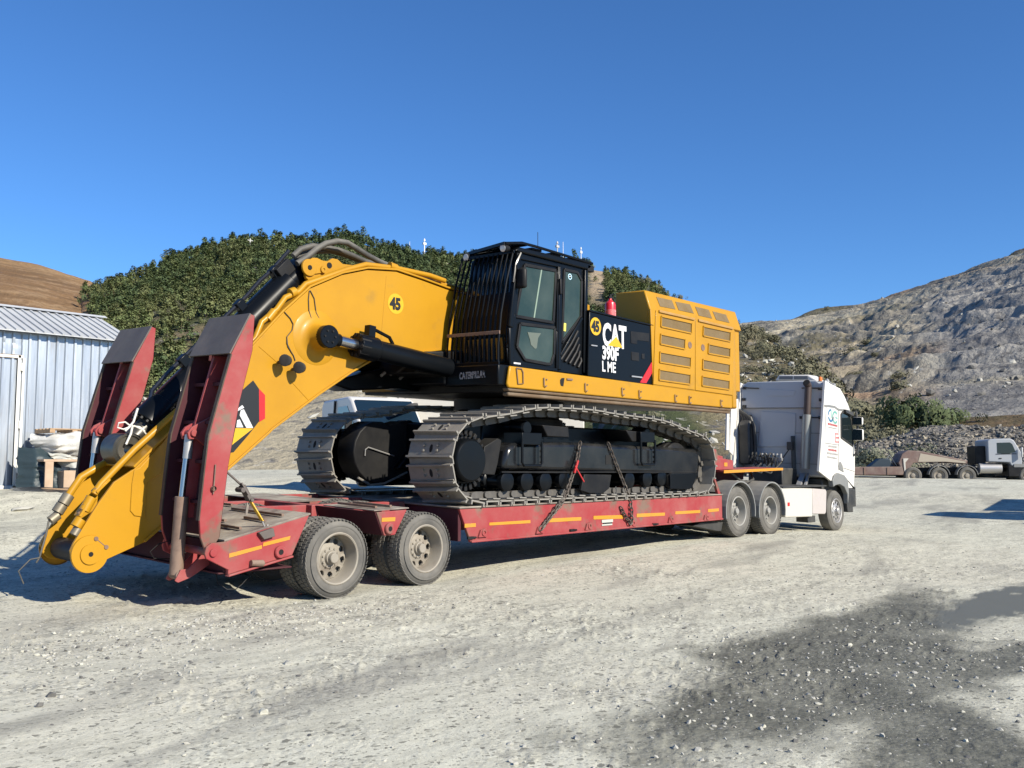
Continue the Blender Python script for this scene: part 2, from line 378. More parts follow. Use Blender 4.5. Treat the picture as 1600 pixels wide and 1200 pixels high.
# ---- hills: surfaces from a foot line up to a ridge line and down behind it
def hill(name, foot, ridge, nu, nv, amp, sc, seed, m, colf, prof=lambda v: v, terr=None, back=120):
    foot = np.array(foot); ridge = np.array(ridge); u = np.linspace(0, 1, nu)
    def rs(P):
        d = np.concatenate([[0], np.cumsum(np.linalg.norm(np.diff(ridge[:, :2], axis=0), axis=1))]); d /= d[-1]
        return np.stack([np.interp(u, d, P[:, i]) for i in range(3)], -1)
    A = rs(foot); B = rs(ridge); v = np.linspace(0, 1, nv)[:, None]
    X = A[None, :, 0] + (B - A)[None, :, 0] * v; Y = A[None, :, 1] + (B - A)[None, :, 1] * v
    S = prof(v); Zz = A[None, :, 2] + (B - A)[None, :, 2] * S
    env = np.sin(np.pi * np.clip(v, 0, 1)) ** .6
    n = fbm(X * sc, Y * sc, seed, 6, .55) - .5
    Zz = Zz + n * amp * env + (fbm(X * sc * 4 + 9, Y * sc * 4, seed + 5, 4) - .5) * amp * .25 * (1 - env)
    if terr:
        st, mixv = terr; q = Zz + (fbm(X * sc * 1.5, Y * sc * 1.5, seed + 9, 3) - .5) * st * 1.6
        fr = q / st - np.floor(q / st); tz = (np.floor(q / st) + np.clip((fr - .55) / .45, 0, 1) ** .8) * st - (q - Zz)
        mx = mixv(X, Y, np.broadcast_to(v, X.shape)); Zz = Zz * (1 - mx) + tz * mx
    if terr: Zz = Zz + env * ((1 - np.abs(fbm(X * .045, Y * .045, seed + 31, 5, .6) * 2 - 1) ** .6) * 7 - 4) * .32 + env * (fbm(X * .2, Y * .2, seed + 37, 3, .6) - .5) * 2.4
    # the far side
    dirn = (B - A)[:, :2]; dirn = dirn / np.linalg.norm(dirn, axis=1, keepdims=True)
    bx, by, bz = [X], [Y], [Zz]
    for k in (1, 2, 3):
        bx.append((X[-1] + dirn[:, 0] * back * k / 3)[None]); by.append((Y[-1] + dirn[:, 1] * back * k / 3)[None]); bz.append((Zz[-1] - (Zz[-1] - A[:, 2]) * (k / 3) ** 1.5)[None])
    X2, Y2, Z2 = (np.concatenate(t) for t in (bx, by, bz))
    idx = np.arange(X2.size).reshape(X2.shape)
    F = np.stack([idx[:-1, :-1], idx[:-1, 1:], idx[1:, 1:], idx[1:, :-1]], -1).reshape(-1, 4)
    V2 = np.minimum(np.arange(X2.shape[0]) / (nv - 1), 1)[:, None] * np.ones((1, nu)); U2 = np.ones((X2.shape[0], 1)) * u[None]
    cols = colf(X2, Y2, Z2, U2, V2)
    me = np_mesh(name, np.stack([X2, Y2, Z2], -1).reshape(-1, 3), F, m, smooth=True, cols={'tone': cols.reshape(-1, 3)})
    o = link(name, me); o['kind'] = 'structure'
    return o, (X, Y, Zz, U2[:nv], V2[:nv])
def mixa(a, b, f): return np.asarray(a) * (1 - f[..., None]) + np.asarray(b) * f[..., None]
def st(f, lo, hi): return np.clip((f - lo) / (hi - lo), 0, 1)
HM = mat('grass_slope', (.3, .2, .1), .95, vcol='tone', bump=(.9, 1.0, 1.2), spec=.1, var=[((.19, .12, .065), .5, .5, .68)])
HR = mat('broken_rock_slope', (.3, .25, .2), .95, vcol='tone', bump=(.7, .9, 1.1), spec=.1, var=[((.13, .125, .12), .30, .54, .66), ((.40, .38, .33), .42, .60, .70)])

# the bare brown hill behind the shed
def col_brown(X, Y, Z, U, V):
    n = fbm(X * .02, Y * .02 + Z * .15, 4, 5); k = fbm(X * .01, Z * .35, 6, 4)
    c = mixa((.27, .165, .085), (.20, .118, .06), st(n, .35, .65)); c = mixa(c, (.33, .22, .125), st(fbm(X * .12, Y * .12 + Z * .5, 8, 5, .6), .48, .66)); c = mixa(c, (.16, .10, .055), st(fbm(X * .05 + 7, Z * .6, 61, 5, .6), .52, .66) * .8); k = k * .9
    return mixa(c, (.38, .25, .13), st(V, .82, 1.0) * .5)
brown_hill, _ = hill('brown_hill', [(22.237,148.342,0.795), (39.632,144.670,0.718), (50.353,141.296,0.676), (54.823,139.622,0.660), (60.918,137.073,0.639), (65.572,134.909,0.624), (70.278,132.518,0.610), (82.929,124.991,0.578)],
    [(60.011,425.792,68.526), (109.896,415.720,82.176), (141.033,406.214,85.128), (154.134,401.426,83.634), (172.077,394.068,78.894), (185.889,387.744,70.714), (199.771,380.777,63.899), (236.840,358.897,48.738)], 260, 140, 7, .02, 40, HM, col_brown, prof=lambda v: v ** .9)

# the wooded hill
def col_wood(X, Y, Z, U, V):
    n = fbm(X * .05, Y * .05, 14, 5); k = fbm(X * .018, Y * .018, 19, 4)
    c = mixa((.060, .072, .034), (.11, .105, .058), st(n, .4, .7)); c = mixa(c, (.40, .27, .18), st(k, .64, .74) * .8)
    AZ = np.degrees(np.arctan2(Y, X)); right = st(33.0 + (n - .5) * 6 - AZ, 0, 2.5)[..., None]; dry = mixa((.24, .20, .125), (.12, .105, .06), st(n, .38, .62))
    dry = mixa(dry, (.34, .27, .19), st(k, .58, .72)); c = c * (1 - right) + dry * right
    crag = st(np.exp(-((AZ - 36.9) / .45) ** 2), .2, .6) * st(V, .55, .75); c = mixa(c, (.36, .28, .19), crag * .9)
    low = st(.19 - V + (n - .5) * .1, 0, .05) * st(AZ, 39, 42); c = mixa(c, (.34, .30, .22), low)
    cut = low * st(V + (k - .5) * .12, .09, .12); c = mixa(c, (.42, .26, .185), cut * st(AZ, 56, 58))
    left = st(np.degrees(np.arctan2(Y, X)), 64.6, 65.4); c = mixa(c, mixa((.30, .19, .10), (.23, .14, .075), st(n, .35, .65)), left)
    return c
wood_hill, WOOD = hill('wooded_hill', [(43.125,109.837,0.942), (46.109,108.618,0.933), (47.315,108.099,0.929), (51.581,106.129,0.916), (54.664,104.575,0.908), (57.767,102.893,0.900), (62.124,100.322,0.966), (67.095,97.069,0.957), (72.920,92.772,1.026), (76.226,90.075,1.023), (82.051,84.804,1.019), (88.616,77.918,1.096), (94.120,71.172,1.098)] + [(81.916,57.356,1.251), (83.943,54.348,1.319), (86.003,51.025,1.387), (87.904,47.675,1.585), (89.082,45.435,1.780)] + [(74.389,34.500,2.123), (75.211,32.671,2.328), (76.156,30.402,2.424), (77.175,27.713,2.414)],
    [(119.345,307.664,34.993), (127.416,304.409,45.663), (130.503,303.099,55.804), (142.463,297.665,61.399), (151.096,293.377,66.808), (159.843,288.705,70.992), (172.171,281.527,76.811), (186.385,272.324,76.955), (203.016,260.162,79.754), (212.504,252.472,76.555), (229.159,237.458,73.411), (247.877,217.846,71.277), (263.533,198.621,70.552), (270.726,188.699,66.639), (277.461,178.648,61.329), (284.267,167.608,53.753)] + [(264.122,142.266,44.192)] + [(236.405,119.740,35.297)] + [(181.624,83.742,20.373)] + [(156.048,67.448,14.371)] + [(130.085,51.749,8.635)] + [(103.537,37.151,3.495)], 260, 110, 9, .022, 70, HR, col_wood, prof=lambda v: .12 * np.clip(v / .12, 0, 1) + .88 * np.clip((v - .12) / .88, 0, 1) ** 1.02)

# the stepped quarry face
def col_quarry(X, Y, Z, U, V):
    return np.clip(_col_quarry(X, Y, Z, U, V) * np.array((1.06, 1.02, .96)), 0, 1)
def _col_quarry(X, Y, Z, U, V):
    n = fbm(X * .012, Y * .012, 24, 6, .6); k = fbm(X * .03 + 3, Y * .03 + Z * .1, 27, 5, .6); b = fbm(X * .004, Z * .06, 29, 5, .6)
    c = mixa((.34, .30, .225), (.43, .395, .30), st(n, .35, .65)); c = mixa(c, (.38, .25, .165), st(b, .52, .68))
    c = mixa(c, (.21, .20, .175), st(k, .5, .66)); c = mixa(c, (.36, .345, .29), st(k, .30, .18) * .0 + st(fbm(X * .05, Y * .05, 33, 4), .66, .76))
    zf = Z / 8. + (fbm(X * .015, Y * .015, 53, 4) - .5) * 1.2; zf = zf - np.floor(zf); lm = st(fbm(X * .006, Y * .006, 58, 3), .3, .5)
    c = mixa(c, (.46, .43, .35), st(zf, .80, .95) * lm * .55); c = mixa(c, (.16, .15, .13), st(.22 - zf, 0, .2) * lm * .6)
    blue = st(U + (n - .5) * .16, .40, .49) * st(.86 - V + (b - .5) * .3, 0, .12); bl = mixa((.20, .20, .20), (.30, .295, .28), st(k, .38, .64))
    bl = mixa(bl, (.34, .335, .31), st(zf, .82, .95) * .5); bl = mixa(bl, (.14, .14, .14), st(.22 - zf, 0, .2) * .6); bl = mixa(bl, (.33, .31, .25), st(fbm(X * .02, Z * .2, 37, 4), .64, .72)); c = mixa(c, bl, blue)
    green = st(fbm(X * .025, Y * .025, 44, 4), .55, .66) * st(.5 - U, 0, .2) * .75; c = mixa(c, (.09, .085, .05), green)
    top = st(V + (n - .5) * .12, .955, .99) * st(U, .25, .4); c = mixa(c, (.10, .085, .06), top)
    return c
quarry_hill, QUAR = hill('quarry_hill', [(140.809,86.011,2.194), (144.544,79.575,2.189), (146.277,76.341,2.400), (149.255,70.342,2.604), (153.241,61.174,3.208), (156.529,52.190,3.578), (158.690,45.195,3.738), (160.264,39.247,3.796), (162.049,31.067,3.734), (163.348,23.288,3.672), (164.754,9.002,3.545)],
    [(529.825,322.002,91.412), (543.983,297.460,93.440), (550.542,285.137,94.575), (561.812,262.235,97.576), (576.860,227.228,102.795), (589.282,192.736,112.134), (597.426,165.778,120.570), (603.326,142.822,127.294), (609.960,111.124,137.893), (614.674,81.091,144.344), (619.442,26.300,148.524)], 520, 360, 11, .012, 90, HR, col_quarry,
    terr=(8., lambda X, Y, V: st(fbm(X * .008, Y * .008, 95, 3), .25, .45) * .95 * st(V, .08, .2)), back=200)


# ================================================================ WHEELS
def tyre_mesh(R, W, ri, tread=True, n=56):
    """tyre whose outer face looks along -Y, face at y=0, body towards +Y"""
    b = M(); e = .05
    b.lathe((0, 0, 0), (0, 1, 0), [(.016, ri), (.004, ri + .03), (0, ri + .07), (.008, R - .075), (.03, R - .03), (.055, R - .006), (W / 2, R), (W - .055, R - .006), (W - .03, R - .03), (W, R - .1), (W - .01, ri)], n)
    b.lathe((0, 0, 0), (0, 1, 0), [(-.004, ri + .075), (-.006, ri + .085), (-.004, ri + .095)], n)   # moulded ring
    if tread:
        k = 52
        for i in range(k):
            for j, yy in enumerate((.045, W * .36, W * .63, W - .045)):
                a = 2 * math.pi * (i + .5 * (j % 2)) / k; ur = Vector((math.cos(a), 0, math.sin(a))); ut = Vector((-math.sin(a), 0, math.cos(a)))
                rr_ = R - (.008 if j in (0, 3) else 0)
                b.obox(ur * rr_ + Vector((0, yy, 0)), ut * .024 + Vector((0, .006 * (1 if j % 2 else -1), 0)), Vector((0, W * .095, 0)), ur * .006)
    return b
def rim_mesh(ri, holes=10, dish=.16, hub=.05, hubr=.085):
    b = M(); r1 = ri * .84; r0 = ri * .42
    b.lathe((0, 0, 0), (0, 1, 0), [(.03, ri + .004), (.012, ri), (.004, ri - .012), (.012, ri - .028), (.05, ri * .88), (dish - .03, r1 + .006), (dish, r1)], 48)
    h = 2 * math.pi / holes; rm = (r1 + r0) / 2 + .012; hr = (r1 - r0) * .29
    for i in range(holes):                   # disc with real hand holes
        a0 = i * h; pts = []
        for a_, r_ in ((-.5, r0), (0, r0), (.5, r0), (.5, rm), (.5, r1), (0, r1), (-.5, r1), (-.5, rm)): pts.append((a0 + a_ * h, r_, a_))
        V = [Vector((r_ * math.cos(a), dish - (.03 if r_ < rm else 0), r_ * math.sin(a))) for a, r_, _ in pts]
        c = Vector((rm * math.cos(a0), dish - .012, rm * math.sin(a0))); er = Vector((math.cos(a0), 0, math.sin(a0))); et = Vector((-math.sin(a0), 0, math.cos(a0)))
        H = []
        for a, r_, a_ in pts:
            d = Vector(((r_ - rm), a_ * h * r_)); d.normalize(); H.append(c + er * d.x * hr + et * d.y * hr * 1.15)
        G = [p + Vector((0, .03, 0)) for p in H]
        b.add(V + H + G, [(k, (k + 1) % 8, 8 + (k + 1) % 8, 8 + k) for k in range(8)] + [(8 + k, 8 + (k + 1) % 8, 16 + (k + 1) % 8, 16 + k) for k in range(8)])
    b.lathe((0, 0, 0), (0, 1, 0), [(dish + .06, r1 * .98), (dish + .06, .02)], 24)      # drum behind the holes
    return b
def hub_mesh(ri, dish, hub, hubr, nuts=10):
    b = M(); r0 = ri * .42
    b.lathe((0, 0, 0), (0, 1, 0), [(dish - .03, r0 + .004), (dish - .045, r0 - .01), (dish - .05, hubr * 1.35), (hub + .06, hubr * 1.2), (hub + .055, hubr * 1.02), (hub + .045, hubr), (hub + .008, hubr * .92), (hub, hubr * .8), (hub, .001)], 24)
    for i in range(nuts):
        a = 2 * math.pi * i / nuts; p = Vector((math.cos(a), 0, math.sin(a))) * (r0 * .86)
        b.cyl(p + Vector((0, dish - .03, 0)), p + Vector((0, dish - .062, 0)), .013, n=6)
    return b
_wheel_cache = {}
def wheel(parent, x, y, z, key, R, W, ri, dish, hub, hubr, rimmat, side=-1, spin=0., tread=True, hubmat=None):
    """a wheel part of a vehicle: rim mesh > tyre, hub"""
    if key not in _wheel_cache:
        a = rim_mesh(ri, 10, dish).build('wheel', rimmat, smooth=.7); t = tyre_mesh(R, W, ri, tread).build('tyre', TYRE, a, smooth=.6); h = hub_mesh(ri, dish, hub, hubr).build('hub', hubmat or rimmat, a, smooth=.6)
        _wheel_cache[key] = (a.data, t.data, h.data)
        for o in (h, t, a): bpy.data.objects.remove(o)
    out = []
    for nm, me in zip(('wheel', 'tyre', 'hub'), _wheel_cache[key]):
        o = link(nm, me); out.append(o)
    w, t, h = out; t.parent = w; h.parent = w
    w.location = (x, y, z + LEAN * (y - 9.8)); w.rotation_euler = (R_(-2 if side < 0 else 2), spin, 0 if side < 0 else math.pi)
    attach(w, parent); return w

# ================================================================ THE LOW LOADER
TR = thing('lowbed_trailer', 'faded red lowbed trailer carrying the yellow excavator, its two loading ramps raised', 'trailer', (12, 11.5, 0))
TY0, TY1 = 9.8, 13.25
def tr(b, name, m, bevel=.008, label=None, parent=TR, smooth=.5): return b.build(name, m, parent, bevel, smooth, label, lean=True)

beam_poly = [(9.72, 1.02), (17.2, 1.045), (17.2, .56), (9.95, .53)]
for y0, y1 in ((TY0, TY0 + .05), (TY1 - .05, TY1)):
    b = M(); b.xz(beam_poly, y0, y1)
    s = -1 if y0 == TY0 else 1; yo = y0 if s < 0 else y1
    b.xz([(9.95, .555), (17.2, .585), (17.2, .555), (9.95, .525)], min(yo, yo + s * .025), max(yo, yo + s * .025))   # lower flange
    tr(b, 'side_beam', RED)
b = M(); b.xz([(9.70, 1.024), (17.22, 1.049), (17.22, 1.07), (9.70, 1.05)], TY0 - .02, TY1 + .02); tr(b, 'deck_plate', DECK)
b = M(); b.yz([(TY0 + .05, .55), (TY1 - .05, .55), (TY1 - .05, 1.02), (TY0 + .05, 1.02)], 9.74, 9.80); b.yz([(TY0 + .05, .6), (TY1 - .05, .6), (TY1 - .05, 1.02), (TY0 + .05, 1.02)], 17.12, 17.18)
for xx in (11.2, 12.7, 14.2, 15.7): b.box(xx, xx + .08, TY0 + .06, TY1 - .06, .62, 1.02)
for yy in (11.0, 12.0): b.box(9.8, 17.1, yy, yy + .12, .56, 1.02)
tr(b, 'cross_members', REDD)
# lashing eyes under the beam
for xz_ in [(10.185,0.651), (11.484,0.635), (12.742,0.628), (14.010,0.615), (15.265,0.633), (16.537,0.623)]:
    b = M(); x, z = xz_
    b.xz([(x - .10, z - .055), (x - .05, z + .05), (x + .06, z + .075), (x + .09, z - .055)], 9.765, 9.80)
    b.lathe((x + .01, 9.762, z + .01), (0, -1, 0), [(0, .05), (.012, .05), (.012, .024), (0, .024)], 14)
    tr(b, 'lashing_eye', RED, .004)
for xz_ in [(12.313,0.588), (14.729,0.574), (9.938,0.598)]:
    b = M(); x, z = xz_; b.box(x - .07, x + .05, 9.77, 9.8, z - .02, z + .02); b.cyl((x + .05, 9.785, z), (x + .11, 9.785, z), .016); tr(b, 'lamp_bracket', BLKM, .003)
# amber tape strips, cut off square
for q in ([(9.819,0.805), (10.049,0.804), (10.049,0.751), (9.819,0.749)], [(10.339,0.799), (11.270,0.797), (11.270,0.750), (10.339,0.757)], [(11.725,0.804), (12.561,0.792), (12.560,0.736), (11.674,0.742)], [(12.897,0.798), (13.783,0.781), (13.782,0.716), (12.896,0.739)], [(14.170,0.787), (15.086,0.774), (15.084,0.718), (14.169,0.724)],
          [(15.443,0.783), (16.339,0.777), (16.338,0.722), (15.441,0.727)], [(16.637,0.784), (17.056,0.786), (17.053,0.729), (16.635,0.724)]):
    b = M(); b.xz(q, 9.794, 9.7985); tr(b, 'reflective_strip', TAPE, 0)
b = M(); b.xz([(13.166,0.716), (13.418,0.717), (13.417,0.634), (13.165,0.637)], 9.789, 9.7985); tr(b, 'maker_plate', LETK, 0)
x, z = (13.291,0.677)
b = M(); b.box(x - .17, x + .15, 9.787, 9.789, z - .005, z + .045); b.box(x - .17, x + .13, 9.787, 9.789, z - .055, z - .03); tr(b, 'plate_print', mat('worn_plate_print', (.42, .43, .38), .5), 0)

# rear bogie: tail, brackets between the wheels, spine
tail = [(5.95, .78), (7.10, 1.035), (6.86, .56), (5.99, .40)]
for y0, y1 in ((TY0, TY0 + .06), (TY1 - .06, TY1)):
    b = M(); b.xz(tail, y0, y1); b.xz([(5.99, .40), (6.86, .56), (6.86, .535), (5.98, .375)], y0 - .03 if y0 == TY0 else y0, y1 if y0 == TY0 else y1 + .03); tr(b, 'tail_side', RED)
b = M(); b.xz([(5.93, .775), (7.12, 1.037), (7.12, 1.06), (5.93, .80)], TY0 + .0, TY1 - .0)
tr(b, 'tail_deck', DECK, .004)
for (x, l, y0, y1) in ((6.25, 1, 9.98, 10.9), (6.42, 1, 10.6, 11.3), (6.60, 1, 10.0, 10.5), (6.85, 1, 10.0, 11.2), (7.0, 1, 11.4, 12.6), (6.5, 1, 11.9, 12.9), (6.2, 1, 12, 13)):
    b = M(); zz = .80 + (x - 5.93) * .22
    b.beam((x, y0, zz + .03), (x + .03, y1, zz + .03), .035, .03); tr(b, 'grip_bar', RUST, .003)
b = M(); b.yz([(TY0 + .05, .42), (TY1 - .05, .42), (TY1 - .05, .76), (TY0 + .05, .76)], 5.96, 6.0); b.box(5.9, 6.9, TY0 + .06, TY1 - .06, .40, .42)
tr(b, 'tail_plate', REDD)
for q, yy in (([(5.992,0.639), (6.425,0.708), (6.426,0.668), (5.993,0.591)], 9.8), ([(6.447,0.736), (6.824,0.794), (6.813,0.750), (6.437,0.691)], 9.8), ([(8.263,0.954), (8.498,0.954), (8.493,0.900), (8.258,0.902)], 9.8)):
    b = M(); b.xz(q, yy - .006, yy - .002); tr(b, 'reflective_strip', TAPE, 0)
b = M(); b.xz([(6.352,0.859), (6.547,0.909), (6.573,0.808), (6.423,0.777)], 9.74, 9.8); tr(b, 'strap_hook_box', RAMPT, .006)
for xx, zz in [(6.672,0.612), (8.382,0.805)]:
    b = M(); b.lathe((xx, 9.77, zz), (0, -1, 0), [(-.05, .075), (.0, .075), (.012, .065), (.012, .035), (-.02, .03)], 18); tr(b, 'side_lamp', RED, 0); b = M(); b.cyl((xx, 9.765, zz), (xx, 9.762, zz), .034, n=14); tr(b, 'lamp_hole', HOLE, 0)
b = M(); x, z = (6.350,0.507); b.lathe((x, 9.76, z), (1, 0, -.1), [(-.09, .001), (-.09, .035), (.07, .04), (.09, .02), (.09, .001)], 12); tr(b, 'roller', RUST, 0)
# axle brackets between the wheels, near and far
for y0, y1 in ((TY0, TY0 + .04), (TY1 - .04, TY1)):
    b = M(); b.xz([(8.176, 1.03), (8.71, 1.045), (8.50, .715), (8.31, .715)], y0, y1); tr(b, 'axle_bracket', RED, .01)
b = M(); b.add([(8.16, 9.82, 1.03), (8.30, 9.82, .715), (8.1, 10.85, .75), (7.95, 10.85, 1.06), (8.20, 9.82, 1.03), (8.34, 9.82, .715), (8.14, 10.85, .75), (7.99, 10.85, 1.06)],
    [(0, 1, 2, 3), (4, 7, 6, 5), (0, 3, 7, 4), (1, 5, 6, 2), (0, 4, 5, 1), (3, 2, 6, 7)]); tr(b, 'bracket_web', REDD, .004)
b = M(); b.xz([(8.13, 1.045), (8.74, 1.06), (8.74, 1.075), (8.13, 1.06)], TY0 - .005, 10.9); b.xz([(8.0, 1.06), (8.7, 1.07), (8.7, 1.085), (8.0, 1.075)], 11.5, TY1)
tr(b, 'bracket_plate', DECK, .003)
for x, y0 in ((8.25, 9.9), (8.55, 9.95)):
    b = M(); b.beam((x, y0, 1.09), (x - .05, y0 + .75, 1.10), .04, .03); tr(b, 'grip_bar', RUST, .003)
b = M(); b.box(7.1, 9.72, 10.98, 11.10, .62, 1.06); b.box(7.1, 9.72, 12.0, 12.12, .62, 1.06); b.box(7.06, 7.16, 10.55, 12.7, .66, 1.05); b.box(8.9, 9.0, 10.55, 12.7, .66, 1.02)
b.box(7.9, 8.02, 10.85, 12.4, .72, 1.07); b.xz([(7.1, .9), (9.7, .9), (9.7, 1.06), (7.1, 1.06)], TY1 - .1, TY1 - .04)
tr(b, 'bogie_frame', RED, .01)
for xx in (7.56, 9.08):
    b = M(); b.cyl((xx, 10.0, .47), (xx, 13.0, .47), .07, n=12); b.box(xx - .09, xx + .09, 11.0, 12.0, .38, .60); tr(b, 'axle', BLKM, .01)
    zc = .465 if xx < 8 else .495
    for k, (yy, sd) in enumerate(((TY0, -1), (TY0 + .33, -1), (11.15, -1), (TY1 - .33, 1), (TY1, 1), (12.0, 1))):
        zz = zc + (.07 if k in (2, 5) else 0)
        wheel(TR, xx, yy, zz + (LEAN * .0), 'trailer', .50, .29, .335, .215, .07, .07, RIM, sd, random.Random(k + int(xx * 10)).random() * 6)

# ---- loading ramps, each a part with its own pieces
side = [(6.221,3.449), (6.272,3.433), (6.251,3.012), (6.092,2.376), (5.969,1.649), (5.878,0.827), (5.732,0.619), (5.642,0.840), (5.617,1.122), (5.713,1.973), (5.711,2.028), (5.971,2.947)]
top_r = (6.221,3.449); low_r = (5.976,2.948); foot_r = (5.620,1.028)
def make_ramp(dy, w, lean_x=0.):
    Y0 = 9.82 + dy; Y1 = Y0 + w
    b = M(); b.xz(side, Y0, Y0 + .035); rp = tr(b, 'ramp', RED, .006)
    def sub(bb, nm, m, bev=.005): return bb.build(nm, m, rp, bev, .5, lean=True)
    sub(M().xz(side, Y1 - .035, Y1), 'ramp_side', RED)
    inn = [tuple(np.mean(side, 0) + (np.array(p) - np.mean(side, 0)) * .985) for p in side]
    for ya in (Y0 + .037, Y1 - .043): sub(M().xz(inn, ya, ya + .006), 'inner_shade_plate', REDD, 0)  # thin added liners, coloured dark to paint in the shade of the channels
    # middle rib is narrower; the back plate is the running surface, the front plate covers the tip
    front = side[-1:] + side[-2:-4:-1]
    back = [(6.272,3.433), (6.251,3.012), (6.092,2.376), (5.969,1.649), (5.878,0.827)]
    for (p, q) in zip(back[:-1], back[1:]):
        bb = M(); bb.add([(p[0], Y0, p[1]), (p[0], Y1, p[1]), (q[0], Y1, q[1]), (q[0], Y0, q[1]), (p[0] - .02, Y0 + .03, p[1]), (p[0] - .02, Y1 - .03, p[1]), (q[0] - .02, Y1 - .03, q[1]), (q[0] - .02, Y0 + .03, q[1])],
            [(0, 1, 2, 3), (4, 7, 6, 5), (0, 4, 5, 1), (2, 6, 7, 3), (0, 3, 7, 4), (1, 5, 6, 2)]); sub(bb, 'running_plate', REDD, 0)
    t0 = Vector((top_r[0] - .005, 0, top_r[1])); t1 = Vector((low_r[0] - .02, 0, low_r[1])); nrm = Vector((t1.z - t0.z, 0, -(t1.x - t0.x))).normalized() * .018
    bb = M(); bb.add([(t0.x, Y0 - .01, t0.z), (t0.x, Y1 + .01, t0.z), (t1.x, Y1 + .01, t1.z), (t1.x, Y0 - .01, t1.z), (t0.x + nrm.x, Y0 - .01, t0.z + nrm.z), (t0.x + nrm.x, Y1 + .01, t0.z + nrm.z), (t1.x + nrm.x, Y1 + .01, t1.z + nrm.z), (t1.x + nrm.x, Y0 - .01, t1.z + nrm.z)],
        [(0, 1, 2, 3), (4, 7, 6, 5), (0, 4, 5, 1), (2, 6, 7, 3), (0, 3, 7, 4), (1, 5, 6, 2)]); sub(bb, 'tip_plate', RAMPT, 0)
    fx0, fz0 = low_r; fx1, fz1 = foot_r
    ym = (Y0 + Y1) / 2
    FP = [low_r, (5.712, 2.0), (5.623, 1.122), foot_r]
    def along(t, off):
        z = fz0 + (fz1 - fz0) * t; return Vector((float(np.interp(z, [p[1] for p in FP[::-1]], [p[0] for p in FP[::-1]])) + off, 0, z))
    TS = (0, .25, .5, .75, 1)
    mid = [along(t, .03) for t in TS] + [along(t, .17 + .06 * (1 - t)) for t in TS[::-1]]
    sub(M().xz([(p.x, p.z) for p in mid], ym - .02, ym + .02), 'middle_rib', RED)
    for yy in (Y0 - .002, Y1 - .05, ):           # bare front flanges
        bb = M()
        for t0_, t1_ in zip(TS[:-1], TS[1:]): p, q = along(t0_, -.004), along(t1_, -.004); bb.beam((p.x, yy + .03, p.z), (q.x, yy + .03, q.z), .062, .016, (1, 0, .3))
        sub(bb, 'front_flange', FLANGE, 0)
    for t in (.18, .42, .66, .9):
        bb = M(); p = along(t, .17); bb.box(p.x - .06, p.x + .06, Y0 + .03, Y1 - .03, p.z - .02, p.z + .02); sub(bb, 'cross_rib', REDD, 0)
    x, z = (5.719,2.010)
    bb = M(); bb.xz([(x - .05, z - .07), (x - .07, z), (x - .02, z + .07), (x + .26, z + .22), (x + .26, z - .22), (x + .05, z - .07)], ym - .09, ym - .05); bb.xz([(x - .05, z - .07), (x - .07, z), (x - .02, z + .07), (x + .26, z + .22), (x + .26, z - .22), (x + .05, z - .07)], ym + .05, ym + .09)
    bb.cyl((x, ym - .12, z), (x, ym + .12, z), .04); sub(bb, 'ramp_lug', RED)
    # lifting ram
    bx, bz = (5.603,0.378); mx, mz = (5.647,1.271)
    bb = M(); d = (Vector((x, 0, z)) - Vector((bx, 0, bz))).normalized()
    bb.cyl((bx, ym, bz), (mx, ym, mz), .078, n=20); bb.cyl((bx, ym - .09, bz), (bx, ym + .09, bz), .05); cy = bb.build('ramp_cylinder', RUST, TR, .004, .6, lean=True)
    bb = M(); bb.cyl((mx, ym, mz), (x, ym, z), .038, n=16); bb.build('rod', CHROME, cy, 0, .6, lean=True)
    bb = M(); p1 = Vector((x, ym, z)) - d * .30; bb.cyl(p1, (x, ym, z - .02), .052, n=16); bb.build('rod_eye', STEEL, cy, 0, .6, lean=True)
    bb = M()
    for s in (-.11, .09): bb.xz([(bx - .07, bz - .05), (bx - .03, bz - .075), (bx + .12, bz - .03), (6.0, bz + .12), (6.0, .72), (bx + .09, bz + .07), (bx, bz + .07)], ym + s, ym + s + .02)
    bb.build('cylinder_bracket', RED, TR, .004, .5, lean=True)
    bb = M()
    px, pz_ = (5.773,0.663)
    for yy in (Y0 - .045, Y1 + .01):
        bb.xz([(px - .10, pz_), (px - .08, pz_ + .07), (px - .02, pz_ + .11), (5.97, .78), (5.99, .45), (px - .08, pz_ - .06)], yy, yy + .035)
    bb.cyl((px, Y0 - .07, pz_), (px, Y1 + .07, pz_), .045); bb.build('ramp_hinge', RED, TR, .006, .5, lean=True)
    return rp
make_ramp(0, .90); make_ramp(2.42, .88)
# flat bars hanging on the near ramp side
b = M(); p = (5.774,9.800,1.325); q = (5.792,9.800,1.659)
b.cyl((p[0], 9.80, p[2]), (q[0], 9.80, q[2]), .008); b.lathe((p[0], 9.79, p[2] + .06), (0, 1, 0), [(-.01, .03), (.02, .03), (.02, .01)], 10); tr(b, 'locking_pin', RUST, 0)
# air line loops under the tail
b = M(); b.tube([(6.0, 10.1, .40), (6.02, 10.05, .27), (6.10, 10.0, .20), (6.22, 10.0, .19), (6.30, 10.0, .24), (6.42, 10.05, .31), (6.6, 10.1, .42)], .006, 6); tr(b, 'air_hose', BLKM, 0)
b = M(); b.tube([(5.75, 10.6, .75), (5.55, 10.6, .70), (5.45, 10.6, .62), (5.5, 10.6, .54), (5.7, 10.6, .52), (5.9, 10.6, .58)], .006, 6); tr(b, 'air_hose', BLKM, 0)

